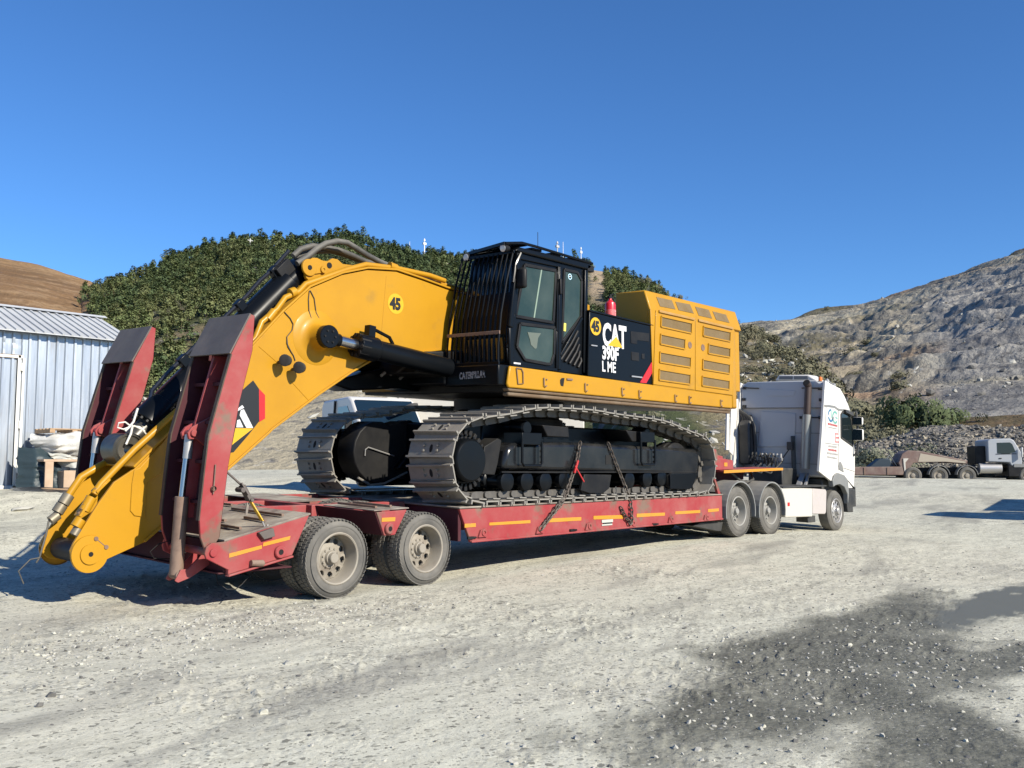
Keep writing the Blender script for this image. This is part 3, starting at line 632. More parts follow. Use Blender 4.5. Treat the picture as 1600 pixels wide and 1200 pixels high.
# gooseneck with tool box and side platform
b = M(); b.xz([(17.15, 1.05), (17.2, .56), (17.45, 1.25), (19.4, 1.28), (19.9, 1.42), (19.9, 1.50), (18.95, 1.60), (18.95, 1.82), (17.3, 1.98), (17.05, 1.80)], 10.75, 12.4); tr(b, 'gooseneck', RED, .02)
b = M(); b.xz([(17.3, 1.22), (18.6, 1.24), (19.6, 1.3), (19.6, 1.5), (17.3, 1.5)], 10.6, 12.5); tr(b, 'gooseneck_underside', REDD, .02)  # dark colour here paints in the shade below the platform
b = M(); b.xz([(17.20, .58), (17.24, 1.06), (17.02, 1.38), (16.98, 1.36), (17.15, 1.02)], 9.84, 9.9); tr(b, 'corner_gusset', RED, .006)
bx = [(17.231,1.939), (17.746,1.938), (18.180,1.783), (18.195,1.623), (17.577,1.519), (17.250,1.521)]
b = M(); b.xz([(17.05, 1.55), (17.05, 1.98), (17.32, 1.97), (17.42, 1.80), (18.0, 1.75), (18.02, 1.56), (17.45, 1.545)], 9.98, 10.43); tr(b, 'tool_box', RED, .01)
b = M(); b.xz([(17.62, 1.70), (17.75, 1.70), (17.75, 1.62), (17.62, 1.62)], 9.972, 9.979); tr(b, 'box_label', TAPE, 0)
b = M(); b.tube([(18.06, 10.4, 1.60), (18.06, 10.38, 1.70), (18.18, 10.38, 1.70), (18.20, 10.38, 1.60)], .02, 6); tr(b, 'box_handle', BLKM, 0)
b = M(); b.xz([(17.45, 1.50), (20.1, 1.545), (20.1, 1.585), (17.45, 1.54)], 9.9, 10.62); tr(b, 'side_platform', RED, .004)
b = M(); b.xz([(17.45, 1.485), (20.1, 1.535), (20.1, 1.59), (17.45, 1.545)], 9.885, 9.897); tr(b, 'platform_edge_strip', TAPE, 0)
b = M(); b.tube([(18.3, 10.2, 1.48), (18.5, 10.1, 1.32), (18.8, 10.1, 1.27), (19.1, 10.1, 1.33), (19.35, 10.3, 1.5)], .025, 8); tr(b, 'suzi_hose', HOSE, 0)


# ================================================================ THE EXCAVATOR
EX = thing('tracked_excavator', 'big yellow and black tracked excavator on the red lowbed trailer, boom lowered and stick removed', 'excavator', (13, 11.6, 1.1))
def ex(b, name, m, bevel=.01, label=None, parent=EX, smooth=.55): return b.build(name, m, parent, bevel, smooth, label, lean=True)
GRILL = mat('perforated_grille', (.17, .105, .03), .6, var=[((.10, .065, .022), 300, .48, .56)], dust=.15)
DUSTYG = mat('dusty_cab_glass', (.020, .036, .030), .10, var=[((.048, .066, .054), 1.3, .35, .7)], spec=.3, coat=.05)

# ---- tracks
outer = [(9.496,1.679), (9.535,1.991), (9.744,2.252), (10.004,2.368), (10.757,2.460), (11.320,2.582), (11.969,2.612), (12.884,2.619), (13.483,2.573), (15.066,2.521), (15.865,2.349), (16.638,2.226), (16.870,1.919), (16.919,1.586), (16.765,1.256)] + [(16.60, 1.12), (16.2, 1.09), (10.02, 1.09), (9.86, 1.11)] + [(9.582,1.323)]
def resample(P, n, it=2):
    P = [np.array(p) for p in P]
    for _ in range(it):                       # round the corners
        Q = []
        for i in range(len(P)):
            a, b = P[i], P[(i + 1) % len(P)]
            if np.linalg.norm(b - a) > 3: Q += [a + (b - a) * .04, b - (b - a) * .04]
            else: Q += [a * .78 + b * .22, a * .22 + b * .78]
        P = Q
    P = np.array(P); d = np.linalg.norm(np.roll(P, -1, 0) - P, axis=1); s = np.concatenate([[0], np.cumsum(d)]); t = np.linspace(0, s[-1], n, endpoint=False)
    PP = np.vstack([P, P[:1]]); return np.stack([np.interp(t, s, PP[:, i]) for i in range(2)], -1), s[-1]
fine, plen0 = resample(outer, 500)
def offset_in(P, d):
    t = np.roll(P, -3, 0) - np.roll(P, 3, 0); t /= np.linalg.norm(t, axis=1, keepdims=True); n_ = np.stack([-t[:, 1], t[:, 0]], -1)
    c = P.mean(0); sgn = np.sign(((c - P) * n_).sum(1).mean()); return P + n_ * d * sgn
inner = offset_in(fine, .125)
dd = np.linalg.norm(np.roll(inner, -1, 0) - inner, axis=1); ss = np.concatenate([[0], np.cumsum(dd)]); plen = ss[-1]
NSHOE = int(round(plen / .300)); pitch = plen / NSHOE; tt = np.linspace(0, plen, NSHOE, endpoint=False) + pitch * .3
IP = np.vstack([inner, inner[:1]]); path = np.stack([np.interp(tt % plen, ss, IP[:, i]) for i in range(2)], -1)
SW = .91
PO = .125
b = M()                                       # one shoe: local x along the track, z outwards, y across
b.box(-pitch * .50, pitch * .46, 0, SW, -.036 + PO, -.014 + PO); b.obox((pitch * .66, SW / 2, -.062 + PO), (pitch * .26, 0, -.004), (0, SW / 2 - .01, 0), (.001, 0, .009))
b.obox((-pitch * .5 + .018, SW / 2, .004 + PO), (.013, 0, 0), (0, SW / 2, 0), (0, 0, .030)); b.obox((pitch * .46 - .014, SW / 2, .003 + PO), (.013, 0, 0), (0, SW / 2, 0), (0, 0, .028))
for xx in (-.035, .045):
    for yy in (SW / 2 - .14, SW / 2 + .14): b.cyl((xx, yy, -.014 + PO), (xx, yy, .014 + PO), .021, n=6)
shoe_me = b.build('track_shoe', TRK, None, 0, .5); sm = shoe_me.data; bpy.data.objects.remove(shoe_me)
b = M()
for yy in (SW / 2 - .16, SW / 2 + .10):
    b.xz([(-pitch * .55, .02), (-pitch * .5, -.03), (-pitch * .2, -.05), (pitch * .25, -.05), (pitch * .5, -.03), (pitch * .55, .03), (pitch * .3, .088), (-pitch * .3, .088)], yy, yy + .06)
b.cyl((-pitch / 2, SW / 2 - .2, 0), (-pitch / 2, SW / 2 + .2, 0), .05, n=10)
lk = b.build('track_link', LNK, None, 0, .5); lm = lk.data; bpy.data.objects.remove(lk)
b = M(); b.xy([(pitch * .22 * math.cos(k * .785) , SW / 2 + .032 * math.sin(k * .785)) for k in range(8)], -.012 + PO, -.010 + PO); hm = b.build('shoe_slot', HOLE, None, 0, 0); hmd = hm.data; bpy.data.objects.remove(hm)
def track(y0):
    for i in range(NSHOE):
        p = path[i]; q = path[(i + 1) % NSHOE]; o_ = path[i - 1]; t = (q - o_); ang = math.atan2(t[1], t[0])
        for nm, me, mm in (('track_shoe', sm, TRK), ('track_link', lm, LNK)):
            if nm == 'track_link' and y0 > 11: continue
            o = link(nm, me); o.location = (p[0], y0, p[1] + LEAN * (y0 - 9.8)); o.rotation_euler = Matrix(((math.cos(ang), 0, -math.sin(ang)), (0, 1, 0), (math.sin(ang), 0, math.cos(ang)))).to_euler(); o.rotation_euler.x += R_(2)
            attach(o, EX)
            if nm == 'track_shoe':
                s_ = link('shoe_slot', hmd); s_.parent = o
area = sum(path[i][0] * path[(i + 1) % NSHOE][1] - path[(i + 1) % NSHOE][0] * path[i][1] for i in range(NSHOE))
if area > 0: path = path[::-1].copy()        # run so that the local z points outwards
track(9.75); track(12.58)

def track_frame(s0, sgn):
    """frame of one crawler; s0 = y of its outer face, sgn = direction to the inside"""
    Y = lambda a: s0 + sgn * a
    def pr_(b, poly, a0, a1): b.xz(poly, min(Y(a0), Y(a1)), max(Y(a0), Y(a1)))
    fp = [(10.787,1.578), (10.882,1.932), (11.051,1.991), (11.211,2.002), (12.628,2.027), (14.198,1.999), (15.434,1.988)] 
    fp = fp + [(16.450,1.961), (16.586,1.890), (16.556,1.580), (16.310,1.233), (16.231,1.173), (15.486,1.187), (15.457,1.474)]
    b = M(); pr_(b, fp, .18, .70); ex(b, 'track_frame', mat('glossy_black_frame', (.006, .007, .009), .22, spec=.3, coat=.12, dust=.05), .07)
    b = M(); pr_(b, [(10.742,1.555), (12.430,1.542), (12.366,1.543), (16.481,1.523), (16.481,1.502), (12.366,1.522), (12.430,1.518), (10.742,1.531)], .165, .2); ex(b, 'frame_flange', BLKM, .004)
    # sprocket with teeth and final drive cover
    sx, sz = (10.064,1.719)
    b = M(); b.lathe((sx, Y(.33), sz), (0, -sgn, 0), [(-.12, .40), (.0, .40), (.02, .36), (.02, .3), (-.12, .3)], 40)
    for i in range(25):
        a = 2 * math.pi * i / 25; ur = Vector((math.cos(a), 0, math.sin(a))); ut = Vector((-math.sin(a), 0, math.cos(a)))
        b.obox(Vector((sx, Y(.35), sz)) + ur * .42, ut * .03, Vector((0, .055, 0)), ur * .04)
    ex(b, 'sprocket', BLKM, .004)
    b = M(); b.lathe((sx, Y(.25), sz), (0, -sgn, 0), [(-.1, .33), (.06, .325), (.09, .31), (.105, .29), (.112, .001)], 40); ex(b, 'final_drive_cover', BLK, 0)
    b = M()
    for i in range(28):
        a = 2 * math.pi * i / 28; p = Vector((sx + .37 * math.cos(a), Y(.30), sz + .37 * math.sin(a))); b.cyl(p, p + Vector((0, -sgn * .035, 0)), .018, n=6)
    ex(b, 'cover_bolts', BLK, 0)
    b = M(); pr_(b, [(10.453,1.927), (10.756,2.059), (10.839,2.029), (10.756,1.676), (10.686,1.493), (10.386,1.511)], .26, .55); ex(b, 'motor_guard', BLKM, .01)
    # rollers, guide guard, steps
    for (rx, rz) in [(10.906,1.393), (11.371,1.392), (11.833,1.382), (12.316,1.401), (14.187,1.380), (14.753,1.392), (15.240,1.407)]:
        b = M(); b.lathe((rx, Y(.18), rz), (0, sgn, 0), [(0, .001), (0, .09), (.02, .15), (.10, .16), (.12, .12), (.36, .12), (.38, .16), (.46, .15), (.48, .001)], 20); ex(b, 'track_roller', BLK, 0)
    b = M(); pr_(b, [(12.778,1.495), (13.550,1.480), (13.485,1.245), (13.302,1.159), (12.947,1.167), (12.675,1.225)], .14, .20); ex(b, 'roller_guard', BLKM, .01)
    b = M(); pr_(b, [(15.451,1.476), (16.470,1.489), (16.228,1.217), (16.131,1.178), (15.444,1.201)], .15, .17); ex(b, 'idler_guard', BLK, .006)
    for q in ([(11.142,2.002), (11.620,2.011), (11.619,1.644), (11.215,1.644), (11.142,1.709)], [(14.408,2.098), (14.866,2.107), (14.873,1.663), (14.449,1.663), (14.400,1.719)]):
        x0, x1 = q[0][0], q[1][0]; z1, z0 = q[0][1], q[2][1]
        b = M(); pr_(b, [(x0, z1 - .03), (x1, z1 - .03), (x1, z1 + .16), (x0, z1 + .16)], .1, .5); ex(b, 'step_bracket', BLK, .01)
        b = M(); yy = Y(.10); b.tube([(x0, yy, z1 + .02), (x0, yy, z0 + .05), (x0 + .04, yy, z0), (x1 - .04, yy, z0), (x1, yy, z0 + .05), (x1, yy, z1 + .02)], .022, 8); ex(b, 'step_loop', BLK, 0)
        b = M()
        for k in range(5): b.cyl((x1 + .08, Y(.18), z0 + .05 + k * .09), (x1 + .08, Y(.155), z0 + .05 + k * .09), .02, n=6); 
        ex(b, 'frame_bolts', BLK, 0)
    for q in ([(11.751,2.298), (12.424,2.284), (12.451,2.109), (11.882,2.114)], [(14.091,2.277), (14.753,2.247), (14.750,2.082), (14.282,2.073)]):
        b = M(); pr_(b, q, .2, .75); ex(b, 'carrier_support', BLKM, .015)
    for (rx, rz) in [(11.494,2.239), (14.924,2.222)]:
        b = M(); b.lathe((rx, Y(.3), rz), (0, sgn, 0), [(0, .001), (0, .10), (.03, .12), (.3, .12), (.3, .001)], 18); ex(b, 'carrier_roller', BLK, 0)
    ix, iz = (15.902,1.581)
    b = M(); b.lathe((ix, Y(.27), iz), (0, sgn, 0), [(0, .12), (0, .45), (.03, .50), (.1, .5), (.12, .52), (.24, .52), (.26, .5), (.33, .5), (.36, .45), (.36, .12)], 36); ex(b, 'idler', BLKM, 0)
    b = M(); x, z = (13.514,1.742); pr_(b, [(x - .08, z - .08), (x + .08, z - .08), (x + .08, z + .08), (x - .08, z + .08)], .174, .185); ex(b, 'frame_opening', HOLE, 0)
track_frame(9.75, 1); track_frame(13.49, -1)
b = M(); b.box(10.9, 15.6, 10.5, 12.7, 1.25, 2.3); b.xz([(10.6, 1.5), (16, 1.5), (15.2, 2.1), (11.2, 2.1)], 10.6, 11.0); b.xz([(10.6, 1.5), (16, 1.5), (15.2, 2.1), (11.2, 2.1)], 12.2, 12.7); ex(b, 'car_body', BLK, .03)
b = M(); b.xz([(10.28 + .52 * math.cos(R_(a_)), 1.78 + .52 * math.sin(R_(a_))) for a_ in range(60, 301, 20)] + [(11.0, 1.3), (11.4, 1.5), (11.4, 2.3), (10.9, 2.32)], 12.30, 12.75); ex(b, 'travel_motor_housing', BLKM, .02)
b = M(); b.tube([(9.98, 12.28, 1.72), (9.98, 12.27, 1.82), (10.04, 12.27, 1.86), (10.6, 12.27, 1.72)], .012, 6); ex(b, 'motor_hose', STEEL, 0)
b = M(); b.tube([(9.85, 12.29, 1.36), (10.1, 12.28, 1.24), (10.4, 12.28, 1.26), (10.95, 12.28, 1.46)], .02, 6); ex(b, 'motor_lip', TRK, 0)
b = M(); b.box(10.25, 16.2, 12.62, 12.80, 1.20, 2.0); ex(b, 'inner_guard', BLKM, .03)
b = M(); b.lathe((12.75, 11.6, 2.2), (0, 0, 1), [(0, .001), (0, .98), (.22, .98), (.24, .92), (.34, .92), (.36, 1.0), (.55, 1.0), (.55, .001)], 56); ex(b, 'swing_bearing', BLKM, 0)

# ---- upper frame: skirt, decks, panels
SY = 9.80
sk = [(10.805,3.179), (16.817,3.122)] ; skb = [(10.755,2.871), (16.806,2.816)]
z_t = 3.19; z_b = 2.85
def rounded(y0):
    """plan outline of the superstructure, rounded at the counterweight"""
    pts = [(10.80, y0), (17.72, y0)]
    for k in range(1, 9):
        a = math.pi / 2 * k / 8; pts.append((17.72 + .62 * math.sin(a), y0 + .62 * (1 - math.cos(a))))
    for k in range(0, 9):
        a = math.pi / 2 * k / 8; pts.append((17.72 + .62 * math.cos(a), 13.4 - .62 * (1 - math.sin(a))))
    return pts + [(10.80, 13.4)]
b = M(); b.xz([(10.80, 3.185), (17.70, 3.10), (17.70, 2.83), (10.78, 2.845), (10.74, 2.90)], SY, SY + .05)
sk_o = ex(b, 'skirt', YEL, .02)
b = M(); b.xz([(10.78, 2.845), (17.70, 2.83), (17.70, 2.77), (10.82, 2.79)], SY + .03, SY + .16); b.box(10.82, 17.70, SY + .05, SY + .18, 2.72, 2.78); ex(b, 'skirt_lower_edge', mat('dark_brown_underside', (.11, .065, .03), .7, dust=.3), .02)  # lower lip in a darker brown than the yellow skirt above
b = M(); b.box(10.83, 17.7, SY + .06, 13.36, 2.78, 3.16); ex(b, 'upper_frame', BLKM, .02)
b = M(); b.box(10.8, 17.7, 13.36, 13.41, 2.83, 3.16); ex(b, 'skirt', YEL, .02)
# door hooks and step holes on the skirt
for (x, z) in [(11.626,2.979), (12.703,2.963), (13.770,2.953), (14.303,2.938), (15.501,2.924), (16.014,2.925)] + [(14.307,2.949), (15.499,2.919), (16.013,2.919), (17.221,2.916)][2:]:
    b = M(); b.tube([(x - .03, SY - .02, z + .075), (x - .03, SY - .022, z - .05), (x, SY - .022, z - .07), (x + .035, SY - .02, z - .05)], .010, 6); b.cyl((x + .045, SY, z + .05), (x + .045, SY - .02, z + .05), .013, n=8); ex(b, 'skirt_hook', RUST, 0)
b = M(); q = [(10.937,3.160), (11.053,3.159), (11.091,3.103), (11.095,2.926), (10.974,2.913)]; b.tube([(x, SY - .015, z) for x, z in q + q[:1]], .009, 6); ex(b, 'grab_rail', RUST, 0)
b = M(); b.xz([(12.023,3.045), (12.065,3.081), (12.138,3.086), (12.106,2.945), (12.043,2.952), (12.023,2.992)], SY - .004, SY + .0); ex(b, 'step_hole', HOLE, 0)
b = M(); b.beam((*[(12.191,3.070)][0][:1], SY - .01, [(12.191,3.070)][0][1]), (*[(12.339,3.073)][0][:1], SY - .01, [(12.339,3.073)][0][1]), .02, .03); ex(b, 'step_latch', RUST, 0)
# counterweight
cw = [p for p in rounded(SY) if p[0] >= 17.71]
b = M(); b.xy(cw, 2.84, 4.52); ex(b, 'counterweight', YEL, .03)
# black side panel with its door, hood with two grille doors
b = M(); b.xz([(12.80, 3.17), (12.86, 4.285), (14.80, 4.24), (14.76, 3.12)], SY + .02, SY + .07); bp_ = ex(b, 'side_panel', BLK, .012)
b = M(); b.box(12.9, 14.8, SY + .06, 13.3, 3.14, 4.22); ex(b, 'engine_bay', BLKM, .02)
b = M(); b.xz([(12.86, 4.285), (14.80, 4.24), (14.80, 4.27), (12.86, 4.315)], SY, SY + .5); ex(b, 'panel_top_edge', BLK, .008)
b = M()
for q in ([(14.084,4.072), (14.663,4.092), (14.660,3.936), (14.271,3.926), (14.269,3.852), (14.079,3.852)], [(14.092,3.699), (14.330,3.701), (14.327,3.545), (14.089,3.544)], [(14.426,3.691), (14.507,3.693), (14.505,3.596), (14.424,3.599)]): b.xz(q, SY + .012, SY + .022)
ex(b, 'panel_recess', BLKM, .004)
b = M(); p = [(14.068,3.251), (14.401,3.251)]; b.beam((p[0][0], SY + .005, p[0][1]), (p[1][0], SY + .005, p[1][1]), .02, .025); ex(b, 'panel_handle', STEEL, 0)
b = M(); p = [(12.874,3.702), (13.044,3.704)]; b.beam((p[0][0], SY + .005, p[0][1]), (p[1][0], SY + .005, p[1][1]), .02, .02); ex(b, 'panel_handle', STEEL, 0)
b = M(); b.xz([(14.351,3.157), (14.551,3.156), (14.780,3.394), (14.785,3.610)], SY + .012, SY + .019); ex(b, 'red_stripe', LETR, 0)
HB, HT = 3.12, 4.52
b = M(); b.xz([(14.76, 3.115), (14.70, 4.56), (17.75, 4.535), (17.70, 3.10)], SY, SY + .06); ex(b, 'hood_side', YEL, .01)
b = M(); b.yz([(SY + .0, 4.50), (SY + .14, 4.93), (10.62, 4.93), (10.62, 3.2), (SY + .06, 3.2), (SY + .06, 4.5)], 14.72, 18.16); ex(b, 'hood', YEL, .025)
b = M(); b.box(14.76, 18.2, 10.62, 13.35, 3.15, 4.42); ex(b, 'hood_deck', YELD, .03)
# two doors, each with four grilles, hinge bar and latch
d1 = [(14.860,4.550), (16.257,4.541), (16.202,3.127), (14.744,3.145)]; d2 = [(16.272,4.538), (17.788,4.521), (17.698,3.106), (16.220,3.124)]
g1 = ([(15.023,4.452), (16.105,4.443), (16.087,4.239), (15.005,4.254)], [(14.991,4.110), (15.852,4.100), (15.831,3.902), (14.973,3.922)], [(14.960,3.769), (16.047,3.759), (16.030,3.561), (14.945,3.576)], [(14.931,3.439), (16.022,3.419), (16.001,3.225), (14.917,3.239)])
g2 = ([(16.547,4.428), (17.629,4.424), (17.608,4.224), (16.529,4.234)], [(16.733,4.090), (17.603,4.080), (17.587,3.890), (16.714,3.897)], [(16.505,3.758), (17.573,3.742), (17.553,3.546), (16.487,3.560)], [(16.471,3.419), (17.547,3.400), (17.528,3.213), (16.454,3.227)])
for d, g, hx in ((d1, g1, (16.036,4.000)), (d2, g2, (16.525,3.995))):
    b = M(); b.xz(d, SY - .016, SY - .002); do = ex(b, 'hood_door', YEL, .006)
    for q in g:
        b = M(); b.xz(q, SY - .0185, SY - .0165); b.build('grille', GRILL, do, 0, .5, lean=True)
        b = M()
        for p_, r_ in zip(q, q[1:] + q[:1]): b.beam((p_[0], SY - .027, p_[1]), (r_[0], SY - .027, r_[1]), .022, .024)
        b.build('grille_rim', YEL, do, 0, .5, lean=True)
    x, z = hx
    b = M(); b.lathe((x, SY - .017, z), (0, -1, 0), [(0, .07), (.008, .065), (.008, .04), (.004, .035), (.004, .001)], 16); b.build('latch', RUST, do, 0, .5, lean=True)
    b = M(); b.beam((d[0][0] + .08, SY - .03, d[0][1] - .01), (d[1][0] - .06, SY - .03, d[1][1] - .01), .03, .045); b.build('hinge_bar', YELD, do, .005, .5, lean=True)
for q in ([(15.061,4.838), (15.600,4.843), (15.638,4.667), (15.096,4.658)], [(15.727,4.833), (16.266,4.849), (16.311,4.665), (15.752,4.664)], [(16.450,4.828), (16.980,4.825), (17.007,4.644), (16.489,4.645)], [(17.127,4.812), (17.665,4.806), (17.714,4.633), (17.168,4.635)]):
    # on the chamfer: interpolate depth from height
    f = lambda x, z, o_: (x, SY + .14 * (z - 4.50) / .43 - o_, z)
    b = M(); b.add([f(x, z, .008) for x, z in q] + [f(x, z, -.01) for x, z in q], [(0, 1, 2, 3), (7, 6, 5, 4), (0, 4, 5, 1), (1, 5, 6, 2), (2, 6, 7, 3), (3, 7, 4, 0)]); ex(b, 'top_grille', GRILL, 0)
b = M(); b.box(12.95, 13.5, SY + .5, 11.0, 4.2, 4.52); ex(b, 'filter_box', YEL, .015)
# lettering
x, z = (13.217,3.726); x1, z1 = (13.953,3.759); hgt = (13.266,4.127)[1] - z
LY = SY + .014
lettering('brand_lettering', 'CAT', hgt * 1.36, (x, LY, z + .02), LETW, EX, .022, .655)
q = [(13.358,3.744), (13.620,3.925), (13.814,3.740)]
b = M(); b.xz(q, LY - .006, LY - .001); ex(b, 'brand_triangle', LETY, 0)
qo = [(np.array(p) - np.mean(q, 0)) * 1.12 + np.mean(q, 0) for p in q]; b = M(); b.xz([tuple(p) for p in qo], LY - .003, LY - .0005); ex(b, 'triangle_outline', LETK, 0)
x, z = (13.200,3.502); lettering('model_lettering', '390F', .315, (x, LY, z), LETW, EX, .012, .78)
x, z = (13.191,3.281); lettering('model_lettering', 'L ME', .255, (x, LY, z), LETW, EX, .006, .78)
def badge45(x, y, z, r, txtsize):
    b = M(); b.lathe((x, y, z), (0, -1, 0), [(0, r), (.003, r), (.003, .001)], 36); ex(b, 'number_badge', LETY, 0)
    lettering('badge_number', '45', txtsize, (x - txtsize * .47, y - .006, z - txtsize * .34), LETK, EX, .012, .86)
x, z = (13.020,4.044); badge45(x, LY, z, .155, .25)

# ---- cab
CY = 9.9; CY1 = 10.95
cab_out = [(11.142,4.985), (12.960,5.049), (12.892,3.209), (10.903,3.190)]
cx0 = 10.92; 
prof = [(10.90, 3.17), (10.88, 3.75), (11.10, 5.00), (11.2, 5.06), (12.90, 5.06), (12.94, 4.95), (12.92, 3.17)]
# side wall built from frame bars so the glass sits in real openings
w1 = [(11.284,4.857), (12.071,4.883), (11.991,4.002), (11.061,3.999)]; w2 = [(11.169,3.888), (12.034,3.917), (12.005,3.466), (11.930,3.306), (11.823,3.298), (11.281,3.322), (11.089,3.520)]; w3 = [(12.294,4.937), (12.647,4.942), (12.767,4.814), (12.733,4.181), (12.218,3.688)]
def inset(q, k):
    c = np.mean(q, 0); return [tuple(c + (np.array(p) - c) * k) for p in q]
b = M(); b.xz(prof, CY + .03, CY1); ex(b, 'cab_shell', BLK, .03)
for q, nm, m in ((w1, 'door_window', DUSTYG), (w2, 'lower_door_window', DUSTYG), (w3, 'rear_side_window', DUSTYG)):
    b = M(); b.xz(q, CY + .018, CY + .027); wo_ = ex(b, nm, m, 0)
    b = M(); n_ = len(q)
    for i in range(n_):
        p, r = q[i], q[(i + 1) % n_]; b.beam((p[0], CY + .018, p[1]), (r[0], CY + .018, r[1]), .035, .05)
    b.build('window_seal', BLKM, wo_, .006, .5, lean=True)
dq = [(11.142,4.957), (12.138,4.979), (12.086,3.866), (12.082,3.221), (10.903,3.211), (10.864,3.472), (11.041,4.024)]
b = M(); n_ = len(dq)
for i in range(n_): b.beam((dq[i][0], CY + .012, dq[i][1]), (dq[(i + 1) % n_][0], CY + .012, dq[(i + 1) % n_][1]), .03, .055)
ex(b, 'cab_door_frame', BLK, .01)
for px_ in ([(12.173,4.970), (12.126,3.224)], [(12.874,5.021), (12.816,3.218)]):
    b = M(); b.beam((px_[0][0], CY + .01, px_[0][1]), (px_[1][0], CY + .01, px_[1][1]), .05, .09); ex(b, 'cab_pillar', BLK, .015)
b = M(); p = [(12.737,4.167), (12.150,3.464)]; b.beam((p[0][0], CY, p[0][1]), (p[1][0], CY, p[1][1]), .05, .05); ex(b, 'slanted_trim', BLK, .01)
for k in range(5):                             # louvres in the rear corner
    t = k / 4; a = [(12.651,3.926), (12.180,3.397)]; e = [(12.726,3.471), (12.645,3.306)]
    p = np.array(a[0]) * (1 - t) + np.array(e[0]) * t; q = np.array(a[1]) * (1 - t) + np.array(e[1]) * t
    b = M(); m_ = (p + q) / 2 + np.array((.03, .03)); b.tube([(p[0], CY + .02, p[1]), (m_[0], CY, m_[1]), (q[0], CY + .01, q[1])], .024, 8); ex(b, 'cab_louvre', BLKM, 0)
b = M(); p = [(12.136,4.722), (12.135,4.522)]; b.obox((p[0][0], CY - .02, (p[0][1] + p[1][1]) / 2), (.03, 0, 0), (0, .03, 0), (0, 0, .13)); ex(b, 'door_handle', BLKM, .01)
b = M(); b.xz([(12.202,4.026), (12.328,4.025), (12.318,3.890), (12.193,3.891)], CY + .010, CY + .016); ex(b, 'yellow_sticker', mat('yellow_sticker', (.85, .72, .1), .5), 0)
x, z = (12.443,4.839); b = M(); b.lathe((x, CY + .016, z), (0, -1, 0), [(0, .052), (.003, .052), (.003, .038), (0, .038)], 20, True); ex(b, 'round_window_sticker', mat('pale_blue_sticker', (.45, .65, .75), .5), 0)
b = M(); b.xz([(x - .03, z - .012), (x, z + .02), (x + .032, z + .004), (x, z - .004)], CY + .013, CY + .016); ex(b, 'sticker_mark', LETW, 0)
b = M(); p = [(11.702,4.854), (11.509,4.024)]; b.beam((p[0][0], CY + .016, p[0][1]), (p[1][0], CY + .016, p[1][1]), .004, .03, (1, 0, .2)); ex(b, 'wiper_streak', mat('pale_wiper_blade', (.20, .26, .20), .4), 0)
b = M(); b.xz([(11.344,3.774), (11.676,3.790), (11.604,3.705), (11.570,3.537), (11.529,3.520), (11.425,3.578), (11.405,3.658)], CY + .012, CY + .0165); ex(b, 'door_document_holder', mat('pale_document', (.09, .11, .09), .6), 0)
b = M(); p = [(10.962,3.248), (11.160,3.248)]; b.beam((p[0][0], CY + .0, p[0][1]), (p[1][0], CY + .0, p[1][1]), .006, .025); ex(b, 'door_marking', LETW, 0)
# roof, visor guard, lights, mirror, grab rail, aerial
b = M(); b.xz([(11.0, 5.04), (11.12, 5.12), (12.98, 5.15), (13.02, 5.08), (12.94, 5.03)], CY - .02, CY1 + .02); ex(b, 'cab_roof', BLK, .025)
for yy in (CY + .0, CY1 - .02):
    b = M(); b.tube([((10.80 if yy < 10.5 else 11.06), yy, 5.125), (11.2, yy, 5.20), (11.5, yy, 5.2), (13.05, yy, 5.16)], .025, 8); ex(b, 'roof_rail', BLK, 0)
b = M()
for k in range(12):
    yy = CY + .02 + k * (CY1 - CY - .04) / 11; xf = 10.80 + .26 * k / 11; b.beam((xf, yy, 5.13), (11.3, yy, 5.20), .085, .016)
b.beam((10.80, CY, 5.125), (11.06, CY1, 5.125), .05, .05); b.beam((11.3, CY, 5.19), (11.3, CY1, 5.19), .04, .04); ex(b, 'visor_guard', BLK, 0)
for k in range(3):
    b = M(); x = 11.5 + k * .5; b.box(x, x + .25, CY + .05, CY1 - .05, 5.15, 5.19); ex(b, 'roof_hatch_bar', BLKM, .01)
for (yy, x, z) in ((CY1 - .02, 10.98, 5.045), (CY + .06, 10.83, 5.06)):
    b = M(); b.lathe((x, yy, z), (-1, 0, -.1), [(-.10, .001), (-.10, .05), (-.02, .07), (.02, .07), (.02, .001)], 18); lo = ex(b, 'work_light', BLKM, 0)
    b = M(); b.lathe((x - .022, yy, z - .002), (-1, 0, -.1), [(0, .06), (.004, .05), (.004, .001)], 18); b.build('lamp_glass', mat('lamp_glass', (.5, .5, .48), .1, spec=.8), lo, 0, .5, lean=True)
b = M(); p = (11.067,9.780,4.594); b.obox((p[0] - .02, 9.78, p[2]), (.045, 0, .0), (0, .10, 0), (0, 0, .165)); ex(b, 'mirror', BLKM, .04)
b = M(); q = [(11.106,5.014), (10.986,4.818), (10.926,4.514)]; b.tube([(a, 9.85, c_) for a, c_ in q], .028, 8); b.cyl((q[1][0], 9.85, q[1][1]), (q[1][0], 9.8, q[1][1] - .1), .02); ex(b, 'cab_handrail', BLK, 0)
b = M(); b.cyl((12.7, 10.85, 5.15), (12.7, 10.85, 5.78), .006, n=6); ex(b, 'aerial', BLKM, 0)
b = M(); b.obox((12.99, CY + .03, 5.06), (.09, 0, 0), (0, .05, 0), (0, 0, .055)); ex(b, 'rear_light', BLKM, .01)
